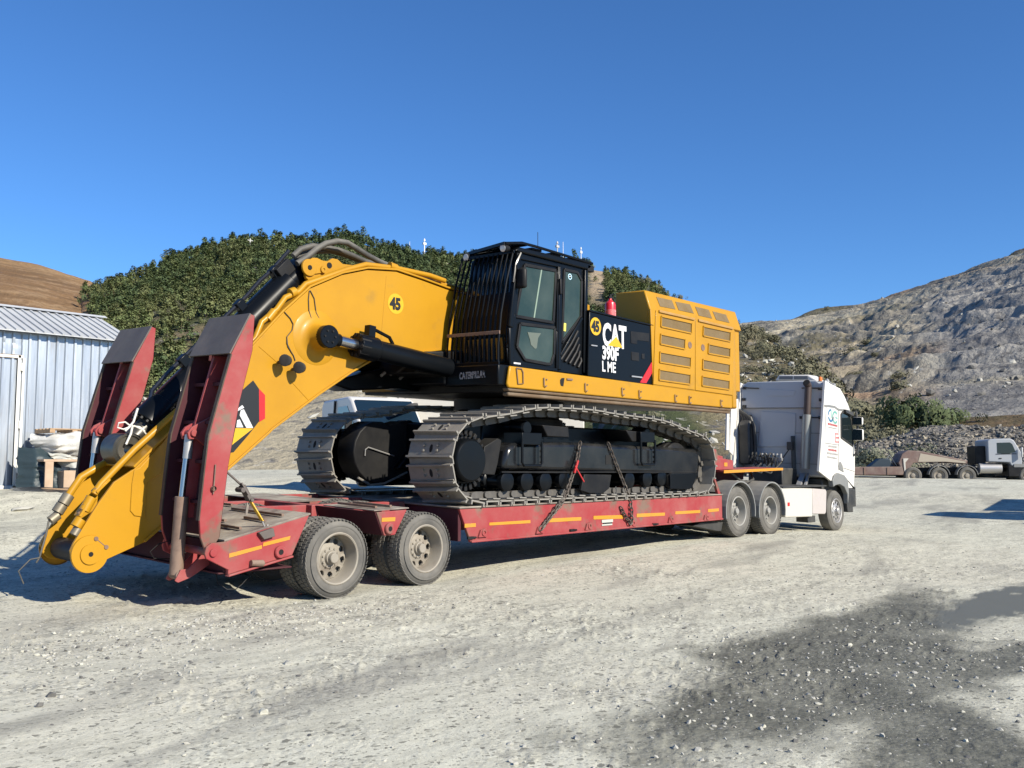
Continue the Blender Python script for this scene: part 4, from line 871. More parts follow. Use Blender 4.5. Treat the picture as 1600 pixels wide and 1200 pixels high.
# front screen and its bar guard, bowed forwards
fr = lambda t: (10.88 + .22 * max(0, (t - .30) / .70) if t > .3 else 10.90 - .0 * t, 3.17 + 1.85 * t)
b = M(); b.quad((10.885, CY + .08, 3.75), (10.885, CY1 - .06, 3.75), (11.085, CY1 - .06, 4.94), (11.085, CY + .08, 4.94)); ex(b, 'windscreen', GLASS, 0, smooth=0)
b = M(); b.quad((10.88, CY + .08, 3.25), (10.88, CY1 - .06, 3.25), (10.875, CY1 - .06, 3.70), (10.875, CY + .08, 3.70)); ex(b, 'lower_windscreen', GLASS, 0, smooth=0)
bar_top = (10.800,10.768,4.911); bar_bot = (10.620,10.912,3.466)
for k in range(12):
    yy = CY + .0 + k * (1.13) / 11
    b = M(); b.tube([(10.98, yy, 5.02), (10.83, yy, 4.55), (10.70, yy, 4.0), (10.64, yy, 3.5), (10.64, yy, 3.2)], .019, 6); ex(b, 'guard_bar', BLK, 0)
b = M(); b.beam((10.655, CY - .02, 3.70), (10.655, CY + 1.15, 3.70), .02, .055); ex(b, 'guard_cross_bar', RUST, .004)
for zz, xx in ((5.02, 10.98), (3.22, 10.63)):
    b = M(); b.beam((xx, CY - .03, zz), (xx, CY + 1.16, zz), .03, .05); ex(b, 'guard_cross_bar', BLK, .004)
b = M(); b.beam((10.92, CY - .01, 3.2), (10.90, CY - .01, 3.8), .06, .10); b.beam((10.90, CY - .01, 3.8), (11.10, CY - .01, 5.02), .06, .10); ex(b, 'front_pillar', BLK, .02)
b = M(); b.box(10.60, 10.90, 9.86, 11.06, 2.88, 3.2); ex(b, 'front_bulkhead', BLK, .02)
LETD = mat('worn_white_print', (.30, .30, .30), .6, var=[((.02, .02, .02), 16, .5, .6)])
FLY = (10.704,2.981)[0]
o = lettering('front_lettering', 'CATERPILLAR', .15, (10.597, FLY, 2.98 + .035), LETD, EX, .004, .62, rz=-90)
# front platform on the far side, behind the boom
b = M(); b.box(10.75, 12.9, 12.2, 13.35, 2.83, 3.2); b.box(10.9, 12.8, 12.25, 13.3, 3.2, 3.35); ex(b, 'front_platform', YELD, .05)
b = M(); b.box(10.742, 10.75, 12.75, 13.2, 2.9, 3.12); b.box(10.742, 10.75, 12.27, 12.62, 2.92, 3.12); ex(b, 'platform_opening', REDD, 0)

# ---- boom: two side plates, top and bottom skins
BY0, BY1 = 11.15, 12.02
# outline, from the cab over the hump and down to the nose
top_px = [(11.684,4.427), (11.062,4.477), (10.727,4.497), (10.166,4.569), (9.633,4.624), (9.063,4.563), (8.589,4.414), (8.024,4.133), (7.579,3.726), (7.146,3.259), (5.898,1.947), (5.498,1.561), (5.254,1.402), (5.081,1.168), (4.951,0.957), (4.805,0.714)]
nose_px = [(4.767,0.621), (4.794,0.514), (4.863,0.451), (4.951,0.429), (5.049,0.437)]
bot_px = [(5.657,0.667), (6.805,1.569), (7.384,2.036), (7.429,2.080), (8.203,2.607), (8.772,2.963), (9.151,3.170), (10.288,3.412), (10.584,3.466), (11.686,3.561)]
bo = top_px + nose_px + bot_px
def side_plate(y0, y1): return M().xz(bo, y0, y1)
boom = ex(side_plate(BY0, BY0 + .04), 'boom', YEL, .006)
def bsub(b, nm, m=YEL, bev=.006, sm_=.55): return b.build(nm, m, boom, bev, sm_, lean=True)
bsub(side_plate(BY1 - .04, BY1), 'boom_side_plate')
def skin(poly, y0, y1, th, off):
    """plate following a line of the outline, standing off to one side"""
    b = M(); P = [np.array(p) for p in poly]; n_ = len(P); N2 = []
    for i in range(n_):
        t = P[min(i + 1, n_ - 1)] - P[max(i - 1, 0)]; t = t / np.linalg.norm(t); N2.append(np.array((-t[1], t[0])))
    vs = []
    for i in range(n_):
        for o_ in (off, off + th):
            for y in (y0, y1): q = P[i] + N2[i] * o_; vs.append((q[0], y, q[1]))
    fs = []
    for i in range(n_ - 1):
        a = i * 4; c = a + 4; fs += [(a, a + 1, c + 1, c), (a + 2, c + 2, c + 3, a + 3), (a, c, c + 2, a + 2), (a + 1, a + 3, c + 3, c + 1)]
    fs += [(0, 2, 3, 1), (len(vs) - 4, len(vs) - 3, len(vs) - 1, len(vs) - 2)]
    b.add(vs, fs); return b
bsub(skin(top_px[:12], BY0 - .035, BY1 + .035, .03, -.045), 'boom_top_skin')
bsub(skin(bot_px[:-1], BY0 - .03, BY1 + .03, .03, -.0), 'boom_bottom_skin')
b = M(); b.xz([(5.659,0.927), (5.657,0.667), (5.699,0.681), (5.723,0.945)], BY0 + .1, BY1 - .1); bsub(b, 'boom_inner_web', YELD)
# nose: pin bosses, cover plates with bolts
nx, nz = (4.985,0.573)
for y, s in ((BY0, -1), (BY1, 1)):
    b = M(); b.lathe((nx, y, nz), (0, s, 0), [(0, .22), (.028, .215), (.03, .125), (.034, .12), (.05, .118), (.05, .001)], 40); bsub(b, 'nose_boss', YEL, 0)
    b = M(); b.cyl((nx, y + s * .045, nz), (nx, y + s * .053, nz), .028, n=16); bsub(b, 'pin_hole', HOLE, 0)
b = M(); p = [(5.047,0.748), (5.171,0.643)]; b.tube([(p[0][0], BY0 - .02, p[0][1]), (p[1][0], BY0 - .02, p[1][1])], .012, 6); b.cyl((p[0][0], BY0, p[0][1]), (p[0][0], BY0 - .04, p[0][1]), .025); b.cyl((p[1][0], BY0, p[1][1]), (p[1][0], BY0 - .04, p[1][1]), .025); bsub(b, 'pin_retainer', RUST, 0)
b = M(); b.cyl((nx, BY0 + .1, nz), (nx, BY1 - .1, nz), .13, n=24); bsub(b, 'nose_pin', BLKM, 0)
# raised doubler plate on the lower side
b = M(); b.xz([(5.882,1.926), (5.556,1.572), (5.493,1.551), (5.468,1.379), (5.458,1.057), (5.513,0.994), (5.652,0.969), (5.659,1.397), (5.841,1.498)], BY0 - .014, BY0 - .0); bsub(b, 'doubler_plate', YEL, .012)
for k, (pp, qq) in enumerate(([(5.203,1.419), (5.049,1.265)], [(5.257,1.438), (5.100,1.256)], [(4.974,1.161), (4.864,0.991)], [(5.031,1.196), (4.928,1.008)])):
    yy = BY0 - .0 if k in (0, 2) else BY1 - .14
    b = M(); dx = np.array(qq) - np.array(pp); 
    b.beam((pp[0], yy + .07, pp[1] + .02), (qq[0], yy + .07, qq[1] + .02), .15, .03); bsub(b, 'pipe_clamp_plate', YEL, .004)
    b = M()
    for t in (.1, .38, .65, .92):
        c_ = np.array(pp) + dx * t; b.cyl((c_[0], yy + .03, c_[1] + .03), (c_[0] - .02, yy + .03, c_[1] + .055), .013, n=6)
    bsub(b, 'clamp_bolts', RUST, 0)
# boom cylinder boss ring
bx, bz = 8.14, 3.43
b = M(); b.lathe((bx, BY0, bz), (0, -1, 0), [(0, .40), (.006, .39), (.014, .30), (.04, .21), (.10, .175), (.28, .16), (.28, .001)], 48); bsub(b, 'cylinder_boss', YEL, 0, .9)
b = M(); b.lathe((bx, BY0 - .24, bz), (0, -1, 0), [(0, .165), (.08, .165), (.09, .155), (.09, .001)], 36); bsub(b, 'boss_cap', BLK, 0)
b = M()
for i in range(6):
    a = math.pi * i / 3; b.cyl((bx + .09 * math.cos(a), BY0 - .33, bz + .09 * math.sin(a)), (bx + .09 * math.cos(a), BY0 - .345, bz + .09 * math.sin(a)), .016, n=6)
bsub(b, 'cap_bolts', BLKM, 0)
# lugs for the stick cylinder on the hump
lug = [(8.075,4.497), (8.133,4.581), (8.221,4.638), (8.296,4.645), (8.387,4.622), (8.479,4.624), (8.571,4.685), (8.665,4.685), (8.760,4.630), (9.017,4.645), (9.246,4.747), (8.858,4.502), (8.185,4.250), (8.094,4.324)]
for y in (11.36, 11.74):
    bsub(M().xz(lug, y, y + .06), 'cylinder_lug', YEL, .01)
lx, lz = (8.138,4.474); lx2, lz2 = (8.508,4.567)
b = M(); b.lathe((lx, 11.36, lz), (0, -1, 0), [(0, .13), (.03, .125), (.03, .001)], 28); b.xz([(8.107,4.549), (8.196,4.575), (8.470,4.500), (8.425,4.443), (8.200,4.384), (8.081,4.396)], 11.335, 11.36); bsub(b, 'lug_cap', YEL, .006)
b = M(); b.cyl((lx2, 11.36, lz2), (lx2, 11.352, lz2), .045); bsub(b, 'pin_hole', HOLE, 0); b = M(); b.cyl((lx, 11.33, lz), (lx, 11.322, lz), .036); b2 = (8.378,4.479); bsub(b, 'pin_hole', HOLE, 0)
b = M(); b.lathe((b2[0], 11.335, b2[1]), (0, -1, 0), [(0, .055), (.025, .05), (.025, .02), (.012, .02), (.012, .001)], 16); bsub(b, 'lug_knob', YEL, 0)
x, z = (9.633,4.114)
b = M(); b.lathe((x, BY0 - .001, z), (0, -1, 0), [(0, .16), (.003, .16), (.003, .001)], 36); bsub(b, 'number_badge', LETY, 0)
lettering('badge_number', '45', .25, (x - .118, BY0 - .007, z - .085 + LEAN * 1.35), LETK, boom, .012, .86)
# black flash with white letter end and red edge, running under the near ramp
FL = -.004
blk = [(7.118,2.746), (7.210,2.640), (7.229,2.200), (7.070,2.014), (6.849,1.776), (6.700,1.752), (6.683,2.369)]
bsub(M().xz(blk, BY0 - .004, BY0 - .001), 'black_flash', LETK, 0)
bsub(M().xz([(7.212,2.640), (7.310,2.558), (7.318,2.237), (7.229,2.188)], BY0 - .004, BY0 - .001), 'red_flash', LETR, 0)
bsub(M().xz([(6.854,2.042), (6.865,2.095), (7.133,2.098), (6.845,1.890), (6.821,1.867)], BY0 - .0065, BY0 - .0042), 'yellow_flash', LETY, 0)
bsub(M().xz([(6.939,2.336), (6.984,2.349), (7.133,2.106), (7.029,2.103), (6.923,2.268)], BY0 - .0075, BY0 - .0045), 'letter_stroke', LETW, 0)
bsub(M().xz([(6.925,2.212), (6.983,2.108), (6.877,2.105), (6.887,2.199)], BY0 - .0075, BY0 - .0045), 'letter_stroke', LETW, 0)
bsub(M().xz([(6.896,2.323), (6.989,2.372), (6.957,2.404), (6.895,2.356)], BY0 - .0075, BY0 - .0045), 'letter_stroke', LETW, 0)
# weld seams across the side plate
for q in ([(7.194,3.217), (7.507,3.012)], [(7.705,2.792), (8.023,2.526)], [(9.438,4.527), (9.337,3.417)], [(6.145,1.835), (5.962,1.205)]):
    b = M(); b.tube([(q[0][0], BY0 - .001, q[0][1]), (q[1][0], BY0 - .001, q[1][1])], .005, 5); bsub(b, 'weld_seam', YEL, 0)
# work lights on the boom side and their wires
lights_xz = [(7.453,3.042), (7.685,2.961)]
for (x, z) in lights_xz:
    b = M(); b.lathe((x + .04, 10.95, z), (-.75, -.5, -.05), [(-.10, .001), (-.10, .04), (-.05, .075), (.03, .085), (.035, .07), (.03, .001)], 16); b.obox((x + .05, 11.03, z - .02), (.02, 0, 0), (0, .1, 0), (0, 0, .02)); bsub(b, 'work_light', RUB, 0)
for q in ([(8.002,4.097), (7.988,3.970), (8.000,3.805), (8.062,3.646), (8.197,3.577)], [(8.018,4.099), (8.087,3.997), (8.125,3.792), (8.212,3.663), (8.333,3.599)], [(7.589,3.735), (7.686,3.658), (7.736,3.582), (7.722,3.498), (7.637,3.395), (7.639,3.300), (7.713,3.185)], [(7.636,3.388), (7.653,3.260), (7.753,3.139), (7.783,3.070)]):
    b = M(); b.tube([(x, BY0 - .012, z) for x, z in q], .007, 5); bsub(b, 'wire', RUB, 0)
# yellow pipes along the top
def pipe(q, y, r, m=YEL, nm='boom_pipe'):
    b = M(); b.tube([(x, y, z) for x, z in q], r, 10); return bsub(b, nm, m, 0, .9)
pipe([(10.736,4.643), (10.395,4.682), (9.676,4.689), (9.070,4.652), (8.688,4.510), (7.971,4.191), (7.859,4.066), (7.635,3.952), (7.502,3.768), (7.263,3.564), (7.171,3.333), (6.626,2.788)] + [(5.939,2.179), (5.514,1.794), (5.116,1.381), (5.040,1.264)], 11.2, .042)
pipe([(11.288,4.584), (10.470,4.616), (10.064,4.680), (9.640,4.678)], 11.32, .04)
pipe([(5.640,1.683), (5.406,1.565), (5.180,1.430), (5.102,1.307), (5.025,1.185)], 11.9, .045)
for q, y, r in (([(5.012,1.226), (4.929,1.071)], 11.2, .062), ([(4.894,0.975), (4.839,0.891)], 11.2, .065), ([(7.461,3.739), (7.356,3.609)], 11.2, .058), ([(9.537,4.708), (9.676,4.689)], 11.2, .065), ([(7.719,4.022), (7.799,4.061)], 11.2, .07)):
    pipe(q, y, r, YEL, 'pipe_coupling')
for q, y, r in (([(5.044,1.215), (4.978,1.105)], 11.9, .072), ([(4.968,1.095), (4.912,1.005)], 11.9, .072), ([(4.923,0.974), (4.836,0.907)], 11.9, .06), ([(4.869,0.870), (4.823,0.795)], 11.2, .055)):
    pipe(q, y, r, mat('worn_steel_coupling', (.20, .17, .12), .45, metal=.5, dust=.3), 'pipe_coupling')
pipe([(4.872,0.996), (4.817,0.908), (4.794,0.748), (4.760,0.610), (4.727,0.473), (4.691,0.416)], 11.9, .012, HOSE, 'loose_line')
pipe([(4.667,0.492), (4.563,0.480), (4.438,0.354), (4.500,0.203)], 11.75, .008, HOSE, 'loose_line')
# small drips on the far fork
# ---- boom hoist cylinders
hc = Vector((bx, 10.97, bz)); hb = (10.800,3.158); hb = Vector((hb[0], 10.97, hb[1]))
for yy in (10.97, 12.2):
    a = Vector((bx, yy, bz)); e = Vector((hb.x, yy, hb.z)); d = (e - a).normalized(); L0 = .58
    b = M(); b.cyl(a + d * .60, e, .155, n=24); b.cyl(a + d * .58, a + d * .95, .185, n=24); cyo = ex(b, 'hoist_cylinder', BLK, .01)
    b = M(); b.cyl(a, a + d * .65, .085, n=20); b.build('rod', CHROME, cyo, 0, .6, lean=True)
    b = M(); b.lathe(a + Vector((0, -.14, 0)), (0, 1, 0), [(0, .001), (0, .15), (.02, .165), (.28, .165), (.28, .001)], 28); b.cyl(a, a + d * .26, .12, .10, n=20); b.build('rod_eye', BLK, cyo, 0, .6, lean=True)
    b = M()
    for i in range(10):
        an = 2 * math.pi * i / 10; u = d.orthogonal().normalized(); w = d.cross(u); c_ = a + d * .57 + (u * math.cos(an) + w * math.sin(an)) * .155; b.cyl(c_, c_ + d * .17, .032, n=8)
    b.build('gland_bolts', BLKM, cyo, 0, .6, lean=True)
    up = Vector((-d.z, 0, d.x)); up = up if up.z > 0 else -up
    b = M(); b.tube([a + d * .86 + up * .30, a + d * .95 + up * .29, a + d * 1.2 + up * .24, a + d * 1.28 + up * .15], .028, 8); b.obox(a + d * .82 + up * .25, d * .06, Vector((0, .06, 0)), up * .09); b.build('oil_pipe', BLK, cyo, 0, .7, lean=True)
b = M(); b.box(10.55, 11.0, 11.0, 12.5, 2.9, 3.3); b.xz([(8.9, 2.86), (10.4, 3.25), (11.2, 3.3), (11.2, 2.8), (10.4, 2.85), (9.4, 2.75)], 11.9, 12.4); ex(b, 'boom_foot', BLK, .03)
b = M(); b.xz([(10.2, 3.42), (11.3, 3.52), (11.3, 3.0), (10.0, 3.05)], 11.1, 12.1); ex(b, 'boom_foot', BLKM, .03)
for p in ((9.9, 11.8, 3.02), (10.05, 11.75, 3.05), (10.3, 11.8, 3.0)):
    b = M(); b.cyl(p, (p[0] + .08, p[1], p[2] + .06), .025, n=8); ex(b, 'hose_fitting', STEEL, 0)

# ---- stick cylinder lying on the boom
s0 = (8.206,4.496); s1 = (5.565,1.784)
A_ = Vector((s0[0], 11.62, s0[1])); E_ = Vector((s1[0], 11.62, s1[1])); D_ = (E_ - A_).normalized(); LN = (E_ - A_).length
b = M(); b.cyl(A_ + D_ * .35, E_ - D_ * .46, .21, n=32); b.cyl(E_ - D_ * .80, E_ - D_ * .44, .232, n=32); scyl = ex(b, 'stick_cylinder', BLK, .012)
def ssub(b, nm, m, bev=0): return b.build(nm, m, scyl, bev, .6, lean=True)
b = M(); b.cyl(A_, A_ + D_ * .4, .15, n=20); b.lathe(A_ + Vector((0, -.14, 0)), (0, 1, 0), [(0, .001), (0, .17), (.28, .17), (.28, .001)], 24); ssub(b, 'base_eye', BLK)
b = M(); b.cyl(E_ - D_ * .5, E_ - D_ * .1, .12, n=20); ssub(b, 'rod', mat('greasy_rod', (.05, .047, .04), .35, metal=.5, dust=.3))
b = M(); b.lathe(E_ + Vector((0, -.20, 0)), (0, 1, 0), [(0, .075), (0, .15), (.02, .17), (.0, .18), (.03, .205), (.37, .205), (.4, .18), (.4, .075), (.02, .075)], 32); ssub(b, 'rod_eye', mat('greasy_eye', (.055, .05, .038), .35, metal=.4, dust=.25))
b = M()
for i in range(14):
    an = 2 * math.pi * i / 14; u = D_.orthogonal().normalized(); w = D_.cross(u); c_ = E_ - D_ * .455 + (u * math.cos(an) + w * math.sin(an)) * .19; b.cyl(c_, c_ + D_ * .05, .025, n=6)
ssub(b, 'gland_bolts', BLKM)
UP = Vector((-D_.z, 0, D_.x)); UP = UP if UP.z > 0 else -UP
b = M(); b.tube([A_ + D_ * .0 + UP * .33, A_ + D_ * .45 + UP * .30, A_ + D_ * .7 + UP * .31, A_ + D_ * 1.0 + UP * .29, E_ - D_ * 1.1 + UP * .29, E_ - D_ * .8 + UP * .27, E_ - D_ * .7 + UP * .20], .030, 8); ssub(b, 'feed_pipe', mat('glossy_black_pipe', (.01, .01, .012), .2, spec=.6, coat=.4))
for t in (.42, 1.2, LN - 1.4):
    b = M(); b.obox(A_ + D_ * t + UP * .255, D_ * .07, Vector((0, .06, 0)), UP * .075); ssub(b, 'pipe_clamp', BLK, .01)
b = M(); b.obox(A_ + D_ * .30 + UP * .20, D_ * .14, Vector((0, .12, 0)), UP * .10); ssub(b, 'port_block', BLKM, .01)
# hoses arching over the hump
for q, y in (([(7.997,4.521), (8.196,4.668), (8.331,4.791), (8.504,4.909), (8.717,4.983), (8.899,4.993), (9.086,4.936), (9.295,4.865), (9.548,4.799), (9.727,4.766)], 11.45), ([(8.101,4.681), (8.235,4.805), (8.442,4.892), (8.691,4.913), (8.946,4.912), (9.229,4.868), (9.480,4.816), (9.717,4.815)], 11.7), ([(8.205,4.687), (8.341,4.761), (8.586,4.847), (8.839,4.898), (9.099,4.888), (9.405,4.846), (9.661,4.817)], 11.8)):
    b = M(); b.tube([(x, y, z) for x, z in q], .045, 10); bsub(b, 'hydraulic_hose', HOSE, 0, .9)

# ---- things that ride on the excavator and trailer
x, z = (13.779,4.328); ez = z + LEAN * .25 - .26
FE = thing('fire_extinguisher', 'red fire extinguisher standing beside the excavator hood, behind the black side panel', 'fire extinguisher', (x, 10.05, ez))
b = M(); b.lathe((x, 10.05, ez - .1), (0, 0, 1), [(0, .001), (0, .09), (.02, .10), (.56, .10), (.60, .09), (.63, .05), (.66, .03), (.68, .03)], 24); b.build('cylinder', mat('red_cylinder', (.55, .02, .03), .3, coat=.4), FE, 0, .6)
b = M(); b.box(x - .05, x + .08, 10.03, 10.07, ez + .58, ez + .62); b.cyl((x, 10.05, ez + .56), (x, 10.05, ez + .64), .03); b.beam((x - .02, 10.05, ez + .64), (x + .12, 10.05, ez + .68), .025, .015); b.build('valve', BLKM, FE, .004, .5)
b = M(); b.tube([(x + .03, 10.05, ez + .6), (x + .13, 10.05, ez + .58), (x + .15, 10.05, ez + .4), (x + .14, 10.05, ez + .1)], .013, 8); b.build('hose', RUB, FE, 0, .6)
b = M(); b.lathe((x, 10.05, ez + .12), (0, 0, 1), [(0, .1015), (.25, .1015)], 24); b.build('label_band', mat('extinguisher_label', (.62, .12, .12), .4, var=[((.75, .6, .55), 22, .58, .64)]), FE, 0, .6)

def chain(name, label, pts, r=.05, wire=.012):
    """real links, each turned a quarter against the last"""
    P = [np.array(p) for p in pts]; d = [0]
    for i in range(1, len(P)): d.append(d[-1] + np.linalg.norm(P[i] - P[i - 1]))
    n = max(2, int(d[-1] / (r * 1.35))); b = M()
    for k in range(n):
        t = d[-1] * (k + .5) / n; c = np.array([np.interp(t, d, [p[i] for p in P]) for i in range(3)]); t2 = min(t + .02, d[-1]); c2 = np.array([np.interp(t2, d, [p[i] for p in P]) for i in range(3)]); c0 = np.array([np.interp(max(t - .02, 0), d, [p[i] for p in P]) for i in range(3)])
        T = Vector(c2 - c0).normalized(); side_ = T.cross(Vector((0, 1, 0))).normalized(); oth = T.cross(side_)
        s_ = side_ if k % 2 else oth; c = Vector(c); ring = []
        for j in range(10):
            a = 2 * math.pi * j / 10; ring.append(c + T * r * math.cos(a) + s_ * r * .62 * math.sin(a))
        b.tube(ring + ring[:1], wire, 5, False)
    return b
ring_a = (11.449,9.760,0.640); ring_b = (13.953,9.760,0.621)
def lash(name, label, segs, extra=None):
    root = None
    for i, s_ in enumerate(segs):
        b = chain(name, label, s_)
        if root is None:
            root = b.build(name, CHAIN, None, 0, .8, lean=True); tag(root, label, 'chain', 'chains lashing the excavator down')
        else: b.build('chain_run', CHAIN, root, 0, .8, lean=True)
    return root
c1a = [(12.679,9.900,2.039), (12.535,9.880,1.658), (12.249,9.840,1.218), (11.942,9.720,1.029), ring_a]
c1b = [(12.605,9.880,1.827), (12.418,9.860,1.491), (12.166,9.820,1.166), (11.848,9.720,0.992), (ring_a[0] + .02, 9.75, ring_a[2])]
l1 = lash('lashing_chain', 'doubled rusty chain over the track frame with a red tensioner, left of the two', [c1a, c1b])
b = M(); p = (12.436,9.820,1.638); q = (12.649,9.800,1.372); b.beam(p, q, .02, .022); p2 = (12.514,9.820,1.730); q2 = (12.413,9.820,1.521); b.beam(p2, q2, .03, .035); b.build('tensioner', mat('red_tensioner', (.40, .02, .02), .45), l1, .004, .5, lean=True)
c2a = [(13.493,9.920,2.039), (13.710,9.900,1.658), (13.877,9.860,1.332), (13.948,9.780,1.039), (13.939,9.740,0.835), ring_b]
c2b = [(13.643,9.770,0.925), (13.777,9.760,0.752), (ring_b[0] - .03, 9.75, ring_b[2])]
lash('lashing_chain', 'single rusty chain hanging over the track frame and beam, right of the two', [c2a, c2b])
# ratchet strap from near ramp to trailer tail
RS = thing('ratchet_strap', 'yellow ratchet strap tying the near ramp back to the trailer tail', 'strap', (6.272,9.900,1.371))
a, m1, m2, e = [(5.935,9.850,1.599), (6.172,9.850,1.411), (6.278,9.850,1.242), (6.457,9.850,0.989)]
b = M(); b.beam(a, m1, .02, .03, (0, 1, 0)); b.build('rod_link', RAMPT, RS, .003, .5, lean=True)
b = M(); b.beam(m1, m2, .05, .09, (0, 1, 0)); b.beam((m1[0] - .03, 9.83, m1[2] + .03), (m2[0] - .06, 9.80, m2[2] + .06), .02, .07, (0, 1, 0)); b.cyl((m2[0], 9.78, m2[2]), (m2[0], 9.92, m2[2]), .022); b.cyl((m1[0] - .02, 9.78, m1[2] - .05), (m1[0] - .02, 9.92, m1[2] - .05), .03); b.build('ratchet', RAMPT, RS, .004, .5, lean=True)
b = M(); b.beam(m2, e, .06, .012, (1, 0, .8)); b.build('webbing', mat('yellow_webbing', (.72, .42, .03), .7, dust=.3), RS, 0, .5, lean=True)
b = M(); b.beam((m2[0] - .02, m2[1], m2[2] - .03), (6.238,9.850,1.067), .012, .03, (1, 0, .8)); b.build('loose_end', DECK, RS, 0, .5, lean=True)
b = M(); b.tube([e, (e[0] + .03, 9.85, e[2] - .06), (e[0] + .06, 9.85, e[2] - .10), (e[0] + .08, 9.85, e[2] - .05)], .012, 6); b.build('hook', STEEL, RS, 0, .6, lean=True)
# white rope round the cylinder end
b = M(); RO = []
e1 = [(5.638,11.400,2.305), (5.590,11.400,2.135), (5.549,11.400,2.081)]; e2 = [(5.539,11.380,2.081), (5.473,11.380,2.127), (5.389,11.380,2.112), (5.380,11.380,2.056), (5.455,11.380,2.037), (5.539,11.380,2.071), (5.593,11.380,2.083), (5.703,11.380,2.034), (5.761,11.380,1.972), (5.726,11.380,2.024), (5.658,11.380,2.074), (5.539,11.380,2.081)]; e3 = [(5.561,11.360,2.092), (5.543,11.360,1.988), (5.484,11.360,1.852)]; e4 = [(5.529,11.380,2.070), (5.477,11.380,2.017)]
for s_ in (e1, e2, e3, e4): b.tube(s_, .010 if s_ is e2 else .014, 6)
ro = b.build('tie_rope', ROPE, None, 0, .8, lean=True); tag(ro, 'white rope knotted in a bow round the lower end of the stick cylinder', 'rope')


# ================================================================ THE WHITE TRACTOR UNIT
TK = thing('tractor_truck', 'white tractor truck with grey mudguards coupled to the front of the red lowbed trailer', 'truck', (20.5, 11, .1))
def tk(b, name, m, bevel=.01, label=None, parent=TK, smooth=.55): return b.build(name, m, parent, bevel, smooth, label, lean=True)
BLACKP = mat('black_truck_plastic', (.022, .023, .024), .5, dust=.2)
WCAB = mat('white_cab_rear_panel', (.50, .51, .52), .35, coat=.2, dust=.10)
TY = 9.8; TYF = 12.15
cabp = [(22.30, 3.72)] + [(22.651,3.650), (23.162,3.573), (23.413,3.396), (23.633,3.187)] + [(23.74, 3.05)] + [(23.959,1.932), (23.925,1.492), (23.806,1.057)] + [(23.86, 1.06)]
arch = [(23.469,1.085), (23.428,1.290), (23.215,1.405), (22.784,1.464), (22.566,1.388), (22.478,1.268)] + [(21.800,1.503), (22.008,2.374)]
cab_side = cabp + arch
b = M(); b.xz(cab_side, TY, TY + .06); ex_ = tk(b, 'cab_side', WHT, .02)
b = M(); b.xz(cab_side, TYF - .06, TYF); tk(b, 'cab_side', WHT, .02)
b = M(); b.xz([(22.34, 3.70), (22.65, 3.655), (23.16, 3.58), (23.41, 3.40), (23.56, 3.25), (23.74, 3.03), (23.95, 1.95), (23.95, 1.45), (23.8, 1.1), (23.3, 1.35), (22.34, 1.35)], TY + .05, TYF - .05); tk(b, 'cab_shell', WCAB, .05)
# rear wall pieces: upper spoiler panel, seams, window and vents
b = M(); b.yz([(TY + .06, 3.05), (TYF - .06, 3.05), (TYF - .06, 3.60), (TYF - .25, 3.73), (TY + .25, 3.73), (TY + .06, 3.60)], 22.30, 22.34); tk(b, 'spoiler_panel', WCAB, .02)
b = M()
for zz in (2.42, 1.66): b.box(22.328, 22.336, TY + .08, TYF - .08, zz, zz + .012)
b.box(22.296, 22.30, TY + .08, TYF - .08, 3.045, 3.06); tk(b, 'panel_seam', GREYP, 0)
q = [(11.288,3.164), (10.746,3.159), (10.748,3.064), (11.291,3.067)]; b = M(); b.yz(q, 22.322, 22.336); tk(b, 'rear_vent', BLACKP, 0)
q = [(11.379,3.538), (10.574,3.482), (10.635,3.348), (11.383,3.358)]; b = M(); b.yz(q, 22.288, 22.299); tk(b, 'spoiler_bulge', WCAB, .03)
q = [(11.543,2.972), (10.603,2.915), (10.655,2.078), (11.657,2.056)]; b = M(); b.yz(q, 22.318, 22.336); tk(b, 'rear_panel', WCAB, .03)
for (y, z) in [(11.988,3.578), (12.010,3.282), (11.999,3.099), (9.939,3.524), (9.920,3.245), (10.435,2.812), (9.946,2.807)]:
    b = M(); b.box(22.27, 22.31, y - .05, y + .05, z - .035, z + .035); tk(b, 'rear_fixing', BLACKP, .006)
for q in ([(22.240,11.955,3.582), (22.240,11.543,3.557)], [(22.240,10.387,3.545), (22.240,9.885,3.530)], [(22.240,10.210,2.810), (22.240,9.919,2.805)]):
    b = M(); b.tube(q, .018, 6); tk(b, 'stay_rod', BLACKP, 0)
# far side air deflector and the ribbed intake behind it
b = M(); b.xz([(21.70, 1.9), (21.88, 3.25), (22.3, 3.3), (22.3, 1.6)], TYF - .03, TYF + .01); tk(b, 'air_deflector', WHT, .02)
b = M(); b.xz([(21.5, 1.95), (21.62, 3.28), (21.72, 3.28), (21.66, 1.95)], TYF - .05, TYF - .0); tk(b, 'air_deflector', WHT, .01)
for k in range(4):
    b = M(); y0 = 11.92 - k * .085; b.tube([(22.2, y0, 1.75), (22.2, y0, 2.35 - k * .04), (22.2, y0 + .03, 2.72 - k * .05), (22.2, y0 + .12, 2.95 - k * .05), (22.2, y0 + .25, 3.05 - k * .06)], .045, 8); tk(b, 'intake_hose', BLACKP, 0)
b = M(); b.xz([(22.05, 1.6), (22.05, 2.6), (22.28, 2.9), (22.28, 1.6)], 11.75, 12.05); tk(b, 'air_intake', BLACKP, .04)
